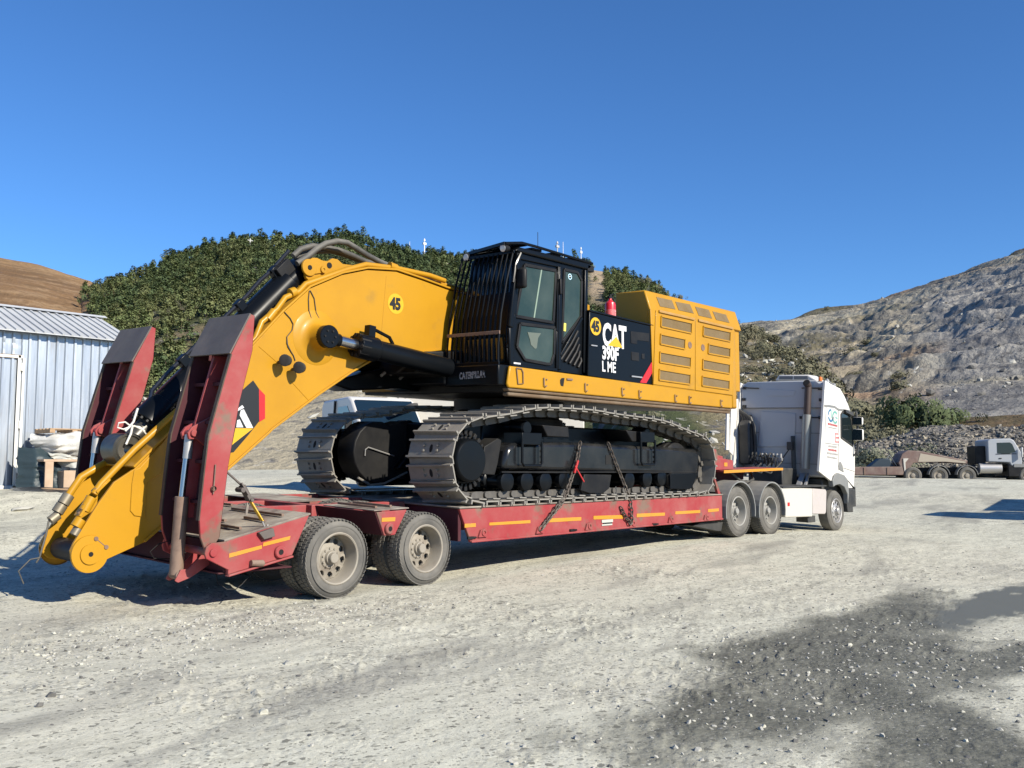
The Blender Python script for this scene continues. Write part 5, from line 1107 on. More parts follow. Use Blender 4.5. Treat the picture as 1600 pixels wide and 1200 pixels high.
# exhaust stack
e0 = (22.150,10.175,3.600); e1 = (22.150,10.223,2.881); e2 = (22.150,10.316,1.554)
b = M(); b.cyl((22.15, e0[1], e0[2]), (22.15, e1[1], e1[2]), .085, n=20); b.cyl((22.15, e0[1], e0[2] - .001), (22.05, e0[1], e0[2] + .06), .09, n=20); st_ = tk(b, 'exhaust_pipe', mat('brown_exhaust_pipe', (.075, .055, .05), .5, metal=.4), 0)
b = M(); b.cyl((22.045, e0[1], e0[2] + .062), (22.04, e0[1], e0[2] + .065), .075, n=20); b.build('exhaust_mouth', HOLE, st_, 0, .5, lean=True)
b = M(); b.cyl((22.15, e1[1], e1[2]), (22.15, e2[1], e2[2]), .11, n=20); b.build('heat_shield', mat('grey_heat_shield', (.32, .32, .30), .4, metal=.5), st_, 0, .6, lean=True)
b = M(); b.beam((22.12, 10.35, 1.42), (21.55, 10.25, 1.05), .12, .08); b.beam((22.2, 10.25, 1.42), (21.65, 10.12, 1.05), .06, .08); tk(b, 'stack_bracket', STEEL, .006)
b = M(); b.beam((22.2, 10.62, 1.2), (22.25, 10.66, 2.35), .10, .06); b.beam((22.1, 10.9, 1.75), (22.2, 10.68, 2.1), .03, .03); b.box(22.1, 22.3, 10.62, 10.76, 2.0, 2.2); tk(b, 'stack_post', BLACKP, .01)
# couplings and coiled lines behind the cab
b = M(); rnd = random.Random(5)
for k in range(5):
    y = 10.9 + k * .13; pts = [(21.9 + .07 * math.cos(t * .9 + k), y + .012 * t, 1.66 + .13 * math.sin(t * .9) + .008 * t) for t in range(22)]; b.tube(pts, .014, 5)
for k in range(3):
    y = 10.85 + k * .25; b.tube([(22.1, y, 1.75), (21.7, y - .05, 1.60), (21.2, y - .1, 1.42), (20.9, y, 1.5)], .018, 6)
tk(b, 'coiled_air_lines', BLACKP, 0)
b = M()
for k in range(6): b.cyl((21.95, 10.85 + k * .1, 1.80), (21.95, 10.85 + k * .1, 1.90), .03, n=10); 
b.box(21.9, 22.0, 10.8, 11.5, 1.72, 1.8); tk(b, 'coupling_rail', STEEL, .004)
b = M(); b.box(21.3, 22.1, 10.5, 11.4, 1.12, 1.55); b.box(20.9, 22.2, 10.3, 11.7, .85, 1.12); tk(b, 'battery_tray', BLACKP, .02)
b = M()
for y in (10.55, 11.25): b.box(17.4, 23.4, y, y + .09, .78, 1.05)
b.box(17.9, 19.6, 10.4, 11.5, 1.05, 1.16); tk(b, 'chassis', BLACKP, .01)
b = M(); b.lathe((18.7, 10.95, 1.16), (0, 0, 1), [(0, .001), (0, .5), (.07, .5), (.07, .001)], 28); tk(b, 'fifth_wheel', BLKM, 0)
# cab side trim: spoiler seam, door seams, window, handles, mirrors
b = M(); q = [(22.197,9.794,3.097), (22.446,9.794,3.103), (22.797,9.794,3.095), (23.008,9.794,3.039), (23.701,9.794,3.032)]
for p, r in zip(q[:-1], q[1:]): b.beam(p, r, .008, .05)
tk(b, 'spoiler_seam', GREYP, 0)
win = [(23.144,2.918), (23.251,2.983), (23.635,2.968), (23.772,2.783), (23.836,2.429)] + [(23.831,2.139), (23.692,2.183), (23.118,2.343)]
b = M(); b.xz(win, TY - .008, TY + .01); wn_ = tk(b, 'side_window', GLASS, 0)
b = M(); n_ = len(win)
for i in range(n_): b.beam((win[i][0], TY - .008, win[i][1]), (win[(i + 1) % n_][0], TY - .008, win[(i + 1) % n_][1]), .02, .04)
b.build('window_seal', RUB, wn_, 0, .5, lean=True)
b = M()
for q in ([(22.296,9.796,3.072), (22.185,9.796,2.436)], [(23.026,9.796,3.021), (22.972,9.796,2.456)], [(23.003,9.796,2.397), (22.913,9.796,1.520)], [(22.167,9.796,2.191), (22.985,9.796,2.153)], [(23.218,9.796,1.586), (23.887,9.796,1.493)]): b.beam(q[0], q[1], .006, .012)
tk(b, 'door_seam', GREYP, 0)
b = M(); b.xz([(22.937,1.721), (23.047,1.739), (23.150,1.654), (23.220,1.473), (22.951,1.542), (22.893,1.632)], TY - .012, TY + .0); tk(b, 'door_handle', GREYP, .006)
b = M(); b.xz([(22.537,1.124), (22.505,1.279), (22.648,1.432), (22.838,1.464), (23.215,1.405), (23.427,1.279), (23.459,0.950), (23.383,0.680), (23.373,0.929), (23.193,1.113), (22.926,1.184), (22.683,1.166)], TY - .03, TY + .1); tk(b, 'wheel_arch', GREYP, .015)
b = M(); b.xz([(23.468,1.074), (23.861,1.033), (23.876,0.849), (23.723,0.715), (23.732,0.464), (23.396,0.477), (23.383,0.680)], TY - .01, TY + .35); b.box(23.5, 23.95, TY + .0, TYF, .6, 1.1); tk(b, 'bumper', BLACKP, .02)
b = M(); b.xz([(23.93, 2.0), (23.975, 1.95), (24.02, .65), (23.9, .6)], TY + .08, TYF - .08); tk(b, 'front_grille', BLACKP, .02)
b = M(); b.add([(23.60, TY + .1, 3.10), (23.60, TYF - .1, 3.10), (23.98, TYF - .1, 1.95), (23.98, TY + .1, 1.95)], [(0, 1, 2, 3)]); tk(b, 'windscreen', GLASS, 0)
for q in ([(9.803,2.878), (9.653,2.878), (9.610,2.669), (9.772,2.680)], [(9.756,2.569), (9.619,2.570), (9.609,2.301), (9.747,2.274)]):
    ys = [p[0] for p in q]; zs = [p[1] for p in q]
    yc = 9.66; w_ = .14; h_ = (max(zs) - min(zs)) / 2; zc = sum(zs) / 4
    b = M(); b.obox((23.86, yc, zc), (.05, 0, 0), (0, w_, 0), (.01, 0, h_)); mr = tk(b, 'mirror', WHT, .04)
    b = M(); b.obox((23.803, yc, zc), (.006, 0, 0), (0, w_ * .92, 0), (.008, 0, h_ * .92)); b.build('mirror_glass', GLASS, mr, .0, .5, lean=True)
b = M(); b.tube([(23.75, 9.85, 2.98), (23.88, 9.70, 3.02), (23.88, 9.66, 2.3), (23.86, 9.7, 1.95), (23.88, 9.86, 1.88)], .03, 8); b.xz([(23.3, 3.05), (23.76, 2.98), (23.80, 2.90), (23.32, 2.98)], 9.72, 9.80); tk(b, 'mirror_arm', BLACKP, 0)
b = M(); b.obox((23.56, 9.82, 3.32), (.03, 0, -.02), (0, .04, 0), (.02, 0, .05)); tk(b, 'roof_marker_lamp', BLACKP, .01)
b = M(); b.tube([(22.55, 9.95, 3.70), (22.75, 9.95, 3.76), (23.15, 9.95, 3.66), (23.2, 9.95, 3.58)], .018, 6); b.lathe((22.75, 9.95, 3.70), (0, 0, 1), [(0, .05), (.06, .05), (.1, .02), (.1, .001)], 12); b.lathe((23.12, 9.95, 3.60), (0, 0, 1), [(0, .05), (.09, .06), (.11, .02), (.11, .001)], 12); tk(b, 'roof_rail', STEEL, 0)
b = M(); b.lathe((22.42, 9.98, 3.72), (0, 0, 1), [(0, .05), (.09, .045), (.11, .001)], 12); tk(b, 'orange_beacon', mat('orange_lamp', (.8, .2, .03), .3), 0)
q = [(11.210,3.762), (11.102,3.904), (10.317,3.890), (10.081,3.734)]; b = M(); b.yz(q, 22.45, 23.0); rf = tk(b, 'roof_unit', WHT, .03)
for qq in ([(11.073,3.873), (10.707,3.863), (10.724,3.781), (11.090,3.791)], [(10.678,3.862), (10.320,3.852), (10.308,3.771), (10.680,3.780)]):
    b = M(); b.yz(qq, 22.44, 22.449); b.build('vent_grille', GREYP, rf, 0, .5, lean=True)
# door print: two-letter emblem, company line, red square, four small lines
BLUEV = mat('blue_vinyl', (.08, .19, .30), .4); TEALV = mat('teal_vinyl', (.15, .36, .31), .4); GREYV = mat('grey_print', (.35, .34, .32), .5); REDV = mat('dull_red_print', (.42, .10, .10), .5)
def arc(c, r, a0, a1, w, m, nm='door_emblem'):
    b = M(); n_ = 14; P = [(c[0] + r[0] * math.cos(a0 + (a1 - a0) * k / n_), c[1] + r[1] * math.sin(a0 + (a1 - a0) * k / n_)) for k in range(n_ + 1)]
    for p, q in zip(P[:-1], P[1:]): b.beam((p[0], TY - .003, p[1]), (q[0], TY - .003, q[1]), .003, w, (1, 0, .3))
    tk(b, nm, m, 0)
lc = [(22.555,2.871), (22.807,2.833)]; lt = [(22.564,3.001), (22.546,2.729), (22.415,2.865), (22.697,2.876), (22.922,2.837), (22.693,2.823), (22.817,2.976), (22.798,2.708)]
rx = abs(lt[3][0] - lt[2][0]) / 2; rz = abs(lt[0][1] - lt[1][1]) / 2
arc(lc[0], (rx, rz), R_(90), R_(175), .05, BLUEV); arc(lc[0], (rx, rz), R_(195), R_(350), .06, BLUEV); arc((lc[0][0] + .02, lc[0][1] + .02), (.015, rz), R_(90), R_(-40), .035, TEALV)
arc(lc[1], (rx, rz), R_(40), R_(320), .055, TEALV); b = M(); b.beam((lc[1][0] + .02, TY - .003, lc[1][1]), (lc[1][0] + rx, TY - .003, lc[1][1] - .02), .003, .04); tk(b, 'door_emblem', TEALV, 0)
def printline(q, h, m, n, nm='door_print'):
    b = M(); p, r = np.array(q[0]), np.array(q[1]); rn = random.Random(n * 7 + int(h * 1000))
    t = 0.
    while t < 1:
        w = .6 / n + rn.random() * .5 / n
        a = p + (r - p) * t; e = p + (r - p) * min(1, t + w * .72); b.beam((a[0], TY - .003, a[1]), (e[0], TY - .003, e[1]), .003, h * (.75 + .3 * rn.random())); t += w
    tk(b, nm, m, 0)
printline([(22.369,2.664), (22.921,2.622)], .055, REDV, 12); printline([(22.396,2.577), (22.888,2.555)], .03, GREYV, 16)
printline([(22.353,2.117), (22.855,2.097)], .055, GREYV, 9); printline([(22.347,2.033), (22.833,2.007)], .055, REDV, 9); printline([(22.263,1.950), (22.896,1.912)], .055, GREYV, 12); printline([(22.273,1.856), (22.836,1.815)], .045, GREYV, 13)
q = [(22.768,2.392), (22.985,2.397), (22.945,2.211), (22.756,2.217)]; x0 = q[0][0]; x1 = q[1][0]; z0 = q[2][1]; z1 = q[0][1] + .05
b = M(); b.box(x0, x0 + .03, TY - .004, TY - .001, z0, z1); b.box(x0 + .03, x1, TY - .004, TY - .001, z0, z0 + .03); b.box(x0 + .03, x1, TY - .004, TY - .001, z1 - .03, z1); b.box(x0 + .06, x1, TY - .004, TY - .001, z0 + .1, z0 + .14); tk(b, 'red_square_sign', REDV, 0)
# side panels, mudguards, wheels
b = M(); b.xz([(19.883,1.147), (21.462,1.104), (21.421,0.445), (20.036,0.481)], TY + .02, TY + .6); tk(b, 'side_locker', WHTD, .02)
b = M(); b.xz([(21.498,1.103), (22.226,1.066), (22.270,1.016), (22.208,0.514), (22.138,0.476), (21.460,0.502)], TY + .03, TY + .62); tk(b, 'fuel_tank', mat('dented_grey_tank', (.42, .38, .37), .5, dust=.4, bump=(3, .3, .05)), .02)
b = M(); b.box(19.9, 22.2, TY + .0, TY + .65, 1.14, 1.17); tk(b, 'locker_step', BLACKP, .004)
b = M(); q = [(20.194,0.772)]; b.box(q[0][0] - .05, q[0][0] + .05, TY + .012, TY + .02, q[0][1] - .04, q[0][1] + .04); tk(b, 'locker_label', LETR, 0)
b = M(); b.box(21.35, 21.75, TY + .1, TY + .4, .30, .45); tk(b, 'step_bracket', BLACKP, .01)
def guard(cx, cz, r, w, a0=R_(-12), a1=R_(192), y0=TY - .04):
    b = M(); n_ = 18; P = [(cx + r * math.cos(a0 + (a1 - a0) * k / n_), cz + r * math.sin(a0 + (a1 - a0) * k / n_)) for k in range(n_ + 1)]
    P2 = [(cx + (r + .03) * math.cos(a0 + (a1 - a0) * k / n_), cz + (r + .03) * math.sin(a0 + (a1 - a0) * k / n_)) for k in range(n_ + 1)]
    for k in range(n_):
        vs = [(x, y, z) for (x, z) in (P[k], P[k + 1], P2[k + 1], P2[k]) for y in (y0, y0 + w)]; b.add(vs, [(0, 2, 3, 1), (4, 6, 7, 5), (0, 6, 4, 2), (1, 3, 5, 7)])
    return tk(b, 'mudguard', GREYP, 0, smooth=.7)
for cx, cz in ((17.91, .70), (19.31, .665)):
    guard(cx, cz, .60, .72); guard(cx, cz, .60, .70, y0=TYF - .66)
    for y, sd, k in ((TY, -1, 0), (TY + .33, -1, 1), (TYF, 1, 2), (TYF - .33, 1, 3)): wheel(TK, cx, y, cz, 'drive', .525, .30, .31, .17, .04, .07, mat('dusty_grey_rim', (.24, .235, .22), .5, dust=.4) if 'drive' not in _wheel_cache else RIM, sd, k * .7, tread=True)
    b = M(); b.cyl((cx, 10.1, cz), (cx, 11.9, cz), .09, n=12); b.box(cx - .2, cx + .2, 10.7, 11.3, cz - .2, cz + .2); tk(b, 'drive_axle', BLACKP, .02)
b = M(); b.beam((17.25, TY + .3, .52), (17.28, TY + .3, 1.1), .5, .02, (1, 0, 0)); tk(b, 'mud_flap', RUB, .004)
b = M(); b.xz([(16.256,0.464), (16.541,0.516), (17.395,0.489), (17.320,0.312), (17.186,0.319)], 9.9, 10.4); tk(b, 'mud_flap', RUB, .004)
for y, sd in ((TY + .02, -1), (TYF - .02, 1)):
    wheel(TK, 22.82, y, .535, 'steer', .50, .32, .30, .05, -.05, .09, STEEL, sd, .4, tread=False)
b = M(); b.cyl((22.82, 10.1, .53), (22.82, 11.9, .53), .06, n=12); b.box(22.4, 23.3, 10.0, 11.9, .65, 1.3); tk(b, 'front_axle', BLACKP, .02)


# ================================================================ TREES AND SHRUBS
rng = np.random.default_rng(11)
def leafmat(name, a, b_, c_): return mat(name, a, .8, var=[(b_, .35, .4, .65), (c_, 1.7, .55, .75)], spec=.15)
PINE = leafmat('pine_needles', (.118, .150, .058), (.148, .172, .072), (.092, .122, .050))
PINE2 = leafmat('yellowish_needles', (.158, .172, .072), (.12, .14, .058), (.19, .19, .09))
SHRUBM = leafmat('dry_shrub_leaves', (.125, .122, .075), (.17, .155, .10), (.08, .085, .05))
WEEDM = leafmat('grey_green_weed', (.15, .165, .11), (.20, .20, .145), (.11, .125, .08))
BARK = mat('bark', (.09, .065, .045), .9)
def crown(seed, n, shape, leaf):
    """leaf sprays scattered over lumpy clumps: arrays of verts and quads, unit height"""
    r = np.random.default_rng(seed); V = []; F = []; o = 0
    for k in range(n):
        c = shape(r); s = leaf * (.6 + .8 * r.random()); nrm = c - np.array((0, 0, .45)) + r.normal(0, .16, 3); nrm[2] += .2; nrm /= np.linalg.norm(nrm) + 1e-9
        t = np.cross(nrm, r.normal(0, 1, 3)); t /= np.linalg.norm(t) + 1e-9; u = np.cross(nrm, t)
        bend = nrm * s * .35
        V += [c + t * s, c + u * s * .9 - bend * .4, c - (t + u) * s * .6]; F.append((o, o + 1, o + 2)); o += 3
    return np.array(V), np.array(F)
def pine_shape(k):
    rr_ = np.random.default_rng(k); cl = [(np.array((math.cos(a) * q, math.sin(a) * q, h)), s) for a, q, h, s in zip(rr_.random(11) * 6.28, np.linspace(.30, .04, 11) * (.6 + .7 * rr_.random(11)), np.linspace(.25, .92, 11), np.linspace(.20, .10, 11))]
    def f(r):
        c, s = cl[r.integers(len(cl))]; d = r.normal(0, 1, 3); d /= np.linalg.norm(d); return c + d * s * (.75 + .35 * r.random()) * np.array((1.2, 1.2, .75))
    return f
def shrub_shape(k):
    rr_ = np.random.default_rng(k + 50); cl = [(np.array((rr_.normal(0, .32), rr_.normal(0, .32), .25 + .3 * rr_.random())), .22 + .16 * rr_.random()) for _ in range(8)]
    def f(r):
        c, s = cl[r.integers(len(cl))]; d = r.normal(0, 1, 3); d /= np.linalg.norm(d); p = c + d * s * (.8 + .3 * r.random()); p[2] = max(p[2], .02); return p
    return f
def with_trunk(V, F, h, r0):
    t = [(r0 * math.cos(a) * (1 - .5 * z), r0 * math.sin(a) * (1 - .5 * z), z * h) for z in (0, 1) for a in (0, 1.57, 3.14, 4.71)]; o = len(V)
    return np.vstack([V, t]), np.vstack([F, [(o + i, o + (i + 1) % 4, o + 4 + (i + 1) % 4) for i in range(4)], [(o + i, o + 4 + (i + 1) % 4, o + 4 + i) for i in range(4)]]), 8
TREES = [with_trunk(*crown(k, 320, pine_shape(k), .064), .8, .022) for k in range(7)]
SHRUBS = [crown(100 + k, 420, shrub_shape(k), .075) for k in range(6)]
PINE3 = leafmat('deep_green_needles', (.080, .112, .050), (.10, .132, .056), (.064, .090, .042))
def tree_mesh(i, mm): V, F, n = TREES[i]; fm = np.zeros(len(F), int); fm[-n:] = 1; return np_mesh('pine_tree', V, F, [mm, BARK], fm)
tree_me = [[tree_mesh(i, mm) for mm in (PINE, PINE2, PINE3)] for i in range(7)]
shrub_me = [np_mesh('shrub', V, F, SHRUBM) for V, F in SHRUBS]
weed_me = [np_mesh('weed', *crown(300 + k, 600, shrub_shape(k), .06), WEEDM) for k in range(3)]
WX, WY, WZ, WU, WV = WOOD
def scatter(n, cond, S):
    X, Y, Zz, U, V = S; out = []; tries = 0
    while len(out) < n and tries < n * 40:
        tries += 1; j = rng.integers(0, X.shape[0]); i = rng.integers(0, X.shape[1])
        if rng.random() < cond(X[j, i], Y[j, i], Zz[j, i], U[j, i], V[j, i]):
            out.append((X[j, i] + rng.normal(0, .8), Y[j, i] + rng.normal(0, .8), Zz[j, i] - .3, U[j, i], V[j, i]))
    return out
bare = lambda x, y: float(fbm(np.array([x * .018]), np.array([y * .018]), 19, 4)[0])
def wood_cond(x, y, z, u, v):
    if math.degrees(math.atan2(y, x)) < 31.6 or v < .185 + .03 * math.sin(u * 40): return 0
    an = math.degrees(math.atan2(y, x))
    if an > 64.0 + 2.7 * v ** .8: return 0
    if 36.4 < an < 37.5 and v > .5: return .02
    d = (1. if vnoise(np.array([x * .11]), np.array([y * .11]), 9)[0] < .70 else .10) if bare(x, y) < .64 else (.3 if an > 40 else .05)
    if an < 36: d *= max(.10, 1 - (36 - an) / 4)
    return d
forest = scatter(4300, wood_cond, WOOD)
ridge_i = [i for i in range(WX.shape[1]) if math.degrees(math.atan2(WY[-1, i], WX[-1, i])) > 33 and not 36.5 < math.degrees(math.atan2(WY[-1, i], WX[-1, i])) < 37.3]
for i in rng.choice([i for i in ridge_i if math.degrees(math.atan2(WY[-1, i], WX[-1, i])) < 66.6], 240, replace=True): forest.append((WX[-1, i] + rng.normal(0, .8), WY[-1, i] + rng.normal(0, .8), WZ[-1, i] - .4, WU[-1, i], 1.))
def tsize(t): return (2.5 + 2.3 * rng.random() ** 1.4) * ((.8 + .8 * rng.random() ** 2) if t[4] == 1. else 1) * (1 if math.degrees(math.atan2(t[1], t[0])) > 37 else .8)
def tone(x, y, a):
    q = float(fbm(np.array([x * .03]), np.array([y * .03]), 51, 3)[0]) + .22 * math.sin(a * 37)
    return 1 if q > .62 else (2 if q < .42 else 0)
forest = [(*t[:3], tsize(t), rng.random() * 6.28, int(rng.integers(0, 7)), t[3]) for t in forest]
forest.sort(key=lambda t: -t[3] / math.hypot(t[0], t[1]) * 1)
for (x, y, z, h, a, k, u) in forest[:300]:
    o = link('pine_tree', tree_me[k][tone(x, y, a)]); o.location = (x, y, z); o.rotation_euler = (0, 0, a); w_ = h * (.72 + .38 * ((a * 7) % 1)); o.scale = (w_, w_, h)
    tag(o, 'dark green pine among the trees covering the wooded hill behind the excavator', 'tree', 'pines on the wooded hill')
VV = []; FF = []; FM = []; o_ = 0
for (x, y, z, h, a, k, u) in forest[300:]:
    V, F, n = TREES[k]; c, s = math.cos(a), math.sin(a); w_ = h * (.72 + .38 * ((a * 7) % 1))
    VV.append(np.stack([(V[:, 0] * c - V[:, 1] * s) * w_ + x, (V[:, 0] * s + V[:, 1] * c) * w_ + y, V[:, 2] * h + z], -1)); FF.append(F + o_); o_ += len(V)
    fm = np.full(len(F), (0, 2, 3)[tone(x, y, a)]); fm[-n:] = 1; FM.append(fm)
fc = link('forest_cover', np_mesh('forest_cover', np.vstack(VV), np.vstack(FF), [PINE, BARK, PINE2, PINE3], np.concatenate(FM)))
tag(fc, 'dense pine wood covering the hill behind the excavator', 'forest', kind='stuff')
# shrubs on the dry slope behind the truck
def slope_cond(x, y, z, u, v): return (0 if math.degrees(math.atan2(y, x)) > 34 or v < .06 else (1 if bare(x, y) < .57 else .15))
for (x, y, z, u, v) in scatter(290, slope_cond, WOOD):
    o = link('shrub', shrub_me[int(rng.integers(0, 6))]); h = (1.7 + 2.4 * rng.random() ** 1.5) * (1.2 if v > .6 else .8); o.location = (x, y, z + .2); o.rotation_euler = (0, 0, rng.random() * 6.28); o.scale = (h * .8, h * .8, h * .75)
    tag(o, 'dusty olive shrub growing on the dry slope behind the white truck', 'shrub', 'shrubs on the dry slope')
QX, QY, QZ, QU, QV = QUAR
def q_cond(x, y, z, u, v): return (.9 if v > .975 and u > .22 else 0) if u > .5 or v > .7 else (.5 if v < .5 and u < .42 and bare(x * .4, y * .4) < .55 else 0)
for (x, y, z, u, v) in scatter(90, q_cond, QUAR):
    o = link('shrub', shrub_me[int(rng.integers(0, 6))]); h = 2.5 + 3 * rng.random(); o.location = (x, y, z - .5); o.rotation_euler = (0, 0, rng.random() * 6.28); o.scale = (h * .9, h * .9, h * .7)
    tag(o, 'dark scrub bush high on the grey quarry hill at the right', 'shrub', 'scrub on the quarry hill')
GREENL = leafmat('green_leaves', (.085, .11, .05), (.115, .13, .065), (.06, .08, .04)); green_me = [np_mesh('bush', *crown(200 + k, 900, shrub_shape(k), .055), GREENL) for k in range(6)]
for k, (p, h, w_) in enumerate(zip([(101.037,37.374,5.622), (101.917,36.348,6.026), (102.758,35.469,5.622), (103.681,34.482,5.353), (104.462,33.548,5.891), (105.511,32.310,6.497), (101.480,36.772,6.497), (103.143,34.906,6.699)], (2.6, 4.4, 3.6, 4.6, 3.0, 2.2, 3.5, 3.2), (3.0, 3.4, 3, 3.6, 2.8, 2.6, 3, 3))):
    o = link('bush', green_me[k % 6]); o.location = (p[0], p[1], p[2] - .6); o.rotation_euler = (0, 0, k * 1.3); o.scale = (w_, w_, h)
    tag(o, 'leafy green bush in the clump below the quarry face', 'bush', 'bushes in the clump below the quarry')
for k, p in enumerate([(63.282,25.818,1.305), (63.683,25.364,1.391), (64.091,24.917,1.348), (64.491,24.463,1.435), (64.955,23.950,1.435), (65.422,23.439,1.391), (65.781,22.947,2.124), (66.060,22.617,2.296), (63.449,25.561,1.865), (64.221,24.685,2.038), (65.096,23.727,1.952), (63.868,25.065,2.124)]):
    o = link('weed', weed_me[k % 3]); o.location = (p[0], p[1], p[2] - .35); h = 1.0 + .5 * ((k * 37) % 10) / 10; o.scale = (h * 1.1, h * 1.1, h); o.rotation_euler = (0, 0, k)
    tag(o, 'grey green weed in front of the rubble bank beside the parked low loader', 'weed', 'weeds in front of the rubble bank')
# dry grass bank and heap of rubble at the right
bank, BK = hill('grass_bank', [(77.560,37.155,1.595), (78.872,34.281,1.705), (79.864,31.903,1.812), (81.101,28.612,2.023), (82.308,24.929,2.224), (83.527,20.474,2.311), (84.827,14.158,2.282)], [(103.751,49.606,5.135), (105.512,45.741,5.682), (106.839,42.548,5.931), (108.493,38.136,6.148), (110.110,33.178,6.902), (111.737,27.200,7.034), (113.465,18.724,7.062)], 90, 40, 1.2, .12, 120, HM,
    lambda X, Y, Z, U, V: mixa(mixa((.20, .145, .085), (.13, .105, .06), st(fbm(X * .2, Y * .2, 3, 4), .4, .6)), (.27, .23, .165), st(fbm(X * .1, Y * .1 + Z, 8, 4), .55, .7)), back=10)
def col_rub(X, Y, Z, U, V): n = fbm(X * .9, Y * .9 + Z, 5, 4); return mixa(mixa((.17, .155, .135), (.30, .275, .235), st(n, .4, .65)), (.10, .095, .09), st(fbm(X * .5, Y * .5, 8, 4), .52, .66))
rub, RB = hill('rubble_bank', [(64.024,28.301,1.293), (64.687,26.750,1.341), (65.731,24.070,1.215), (66.265,22.559,1.176), (66.756,21.064,1.181), (67.610,18.135,1.190), (68.308,15.298,1.201), (69.291,9.941,1.222)], [(72.266,31.917,2.204), (73.205,29.700,3.296), (74.212,27.084,3.866), (74.822,25.350,4.529), (75.635,22.812,4.679), (76.336,20.341,4.441), (77.122,17.124,4.564), (78.223,11.056,4.603)], 160, 50, .7, .35, 130, HR, col_rub, back=8)
def rock_arr(seed):
    V = []; r = np.random.default_rng(seed); g = (1 + 5 ** .5) / 2
    P = np.array([(-1, g, 0), (1, g, 0), (-1, -g, 0), (1, -g, 0), (0, -1, g), (0, 1, g), (0, -1, -g), (0, 1, -g), (g, 0, -1), (g, 0, 1), (-g, 0, -1), (-g, 0, 1)]) / 1.9
    F = np.array([(0, 11, 5), (0, 5, 1), (0, 1, 7), (0, 7, 10), (0, 10, 11), (1, 5, 9), (5, 11, 4), (11, 10, 2), (10, 7, 6), (7, 1, 8), (3, 9, 4), (3, 4, 2), (3, 2, 6), (3, 6, 8), (3, 8, 9), (4, 9, 5), (2, 4, 11), (6, 2, 10), (8, 6, 7), (9, 8, 1)])
    return P * (1 + r.normal(0, .22, (12, 1))) * (np.array((1, .5 + .6 * r.random(), .35 + .45 * r.random()))), F
ROCKS = [rock_arr(k) for k in range(9)]
def rocks_mesh(name, spots, mats_, seed=0):
    r = np.random.default_rng(seed); VV = []; FF = []; FM = []; o = 0
    for (x, y, z, s) in spots:
        V, F = ROCKS[r.integers(9)]; a = r.random() * 6.28; c, q = math.cos(a), math.sin(a); t = r.normal(0, .25)
        W = V * s; W = np.stack([W[:, 0] * c - W[:, 1] * q + x, W[:, 0] * q + W[:, 1] * c + y, W[:, 2] + t * W[:, 0] + z], -1); VV.append(W); FF.append(F + o); o += 12; FM.append(np.full(20, r.integers(len(mats_))))
    return np_mesh(name, np.vstack(VV), np.vstack(FF), mats_, np.concatenate(FM))
ST1 = mat('pale_stone', (.46, .445, .37), .9); ST2 = mat('grey_stone', (.36, .35, .31), .9, bump=(30, .3, .01)); ST3 = mat('dark_stone', (.12, .115, .105), .85)
RU1 = mat('tan_rubble', (.34, .30, .23), .9); RU2 = mat('brown_grey_rubble', (.20, .18, .15), .9)
RX, RY, RZ, RU, RV = RB; sp = []
for _ in range(5200):
    j = rng.integers(0, RX.shape[0]); i = rng.integers(0, RX.shape[1]); sp.append((RX[j, i] + rng.normal(0, .25), RY[j, i] + rng.normal(0, .25), RZ[j, i] + .02, .05 + .17 * rng.random() ** 3))
o = link('rubble', rocks_mesh('rubble', sp, [RU1, RU2, RU2, ST3, ST3], 3)); tag(o, 'loose broken rock covering the bank behind the parked low loader', 'rubble', kind='stuff')
# boulders on the quarry face and the cut bank
sp = []
for (x, y, z, u, v) in scatter(1300, lambda x, y, z, u, v: .9 if v > .1 else .2, QUAR): sp.append((x, y, z + .5, 0.25 + .9 * rng.random() ** 4))
o = link('quarry_boulders', rocks_mesh('quarry_boulders', sp, [ST2, ST3, ST2, ST3], 4)); tag(o, 'blocks of rock lying on the quarry steps', 'boulders', kind='stuff')
sp = []
for (x, y, z, u, v) in scatter(900, lambda x, y, z, u, v: .9 if v < .19 or math.degrees(math.atan2(y, x)) < 33 else 0, WOOD): sp.append((x, y, z + .3, .12 + .8 * rng.random() ** 4))
o = link('slope_stones', rocks_mesh('slope_stones', sp, [ST2, ST1, ST2], 5)); tag(o, 'stones on the dry slope and cut bank', 'stones', kind='stuff')

# ---- gravel on the yard
sp = []
def spray(n, cx, cy, rx, ry, s0, s1, pw=3):
    for _ in range(n):
        x = cx + rng.normal(0, rx); y = cy + rng.normal(0, ry)
        if math.hypot(x, y) < 1.5: continue
        sp.append((x, y, gz(x, y), s0 + (s1 - s0) * rng.random() ** pw))
for _ in range(8000):
    r_ = 2.5 + 26 * rng.random() ** 1.6; a = VIEW + R_(36) * (2 * rng.random() - 1); x, y = r_ * math.cos(a), r_ * math.sin(a)
    dens = float(fbm(np.array([x * .5]), np.array([y * .5]), 31, 4)[0])
    if rng.random() < (.12 + max(0, dens - .45) * 6): sp.append((x, y, 0, .004 + .020 * rng.random() ** 4))
for _ in range(2600):
    x = 7.9 + rng.normal(0, 2.4); y = 3.1 + rng.normal(0, 1.0); sp.append((x, y, 0, .004 + .020 * rng.random() ** 4))
for _ in range(1500):
    x = 5.4 + rng.normal(0, 1.4); y = 8.7 + rng.normal(0, .5); sp.append((x, y, 0, .004 + .022 * rng.random() ** 3))
for _ in range(700):
    x = 3.6 + rng.normal(0, .8); y = 8.3 + rng.normal(0, .9); sp.append((x, y, 0, .004 + .020 * rng.random() ** 3))
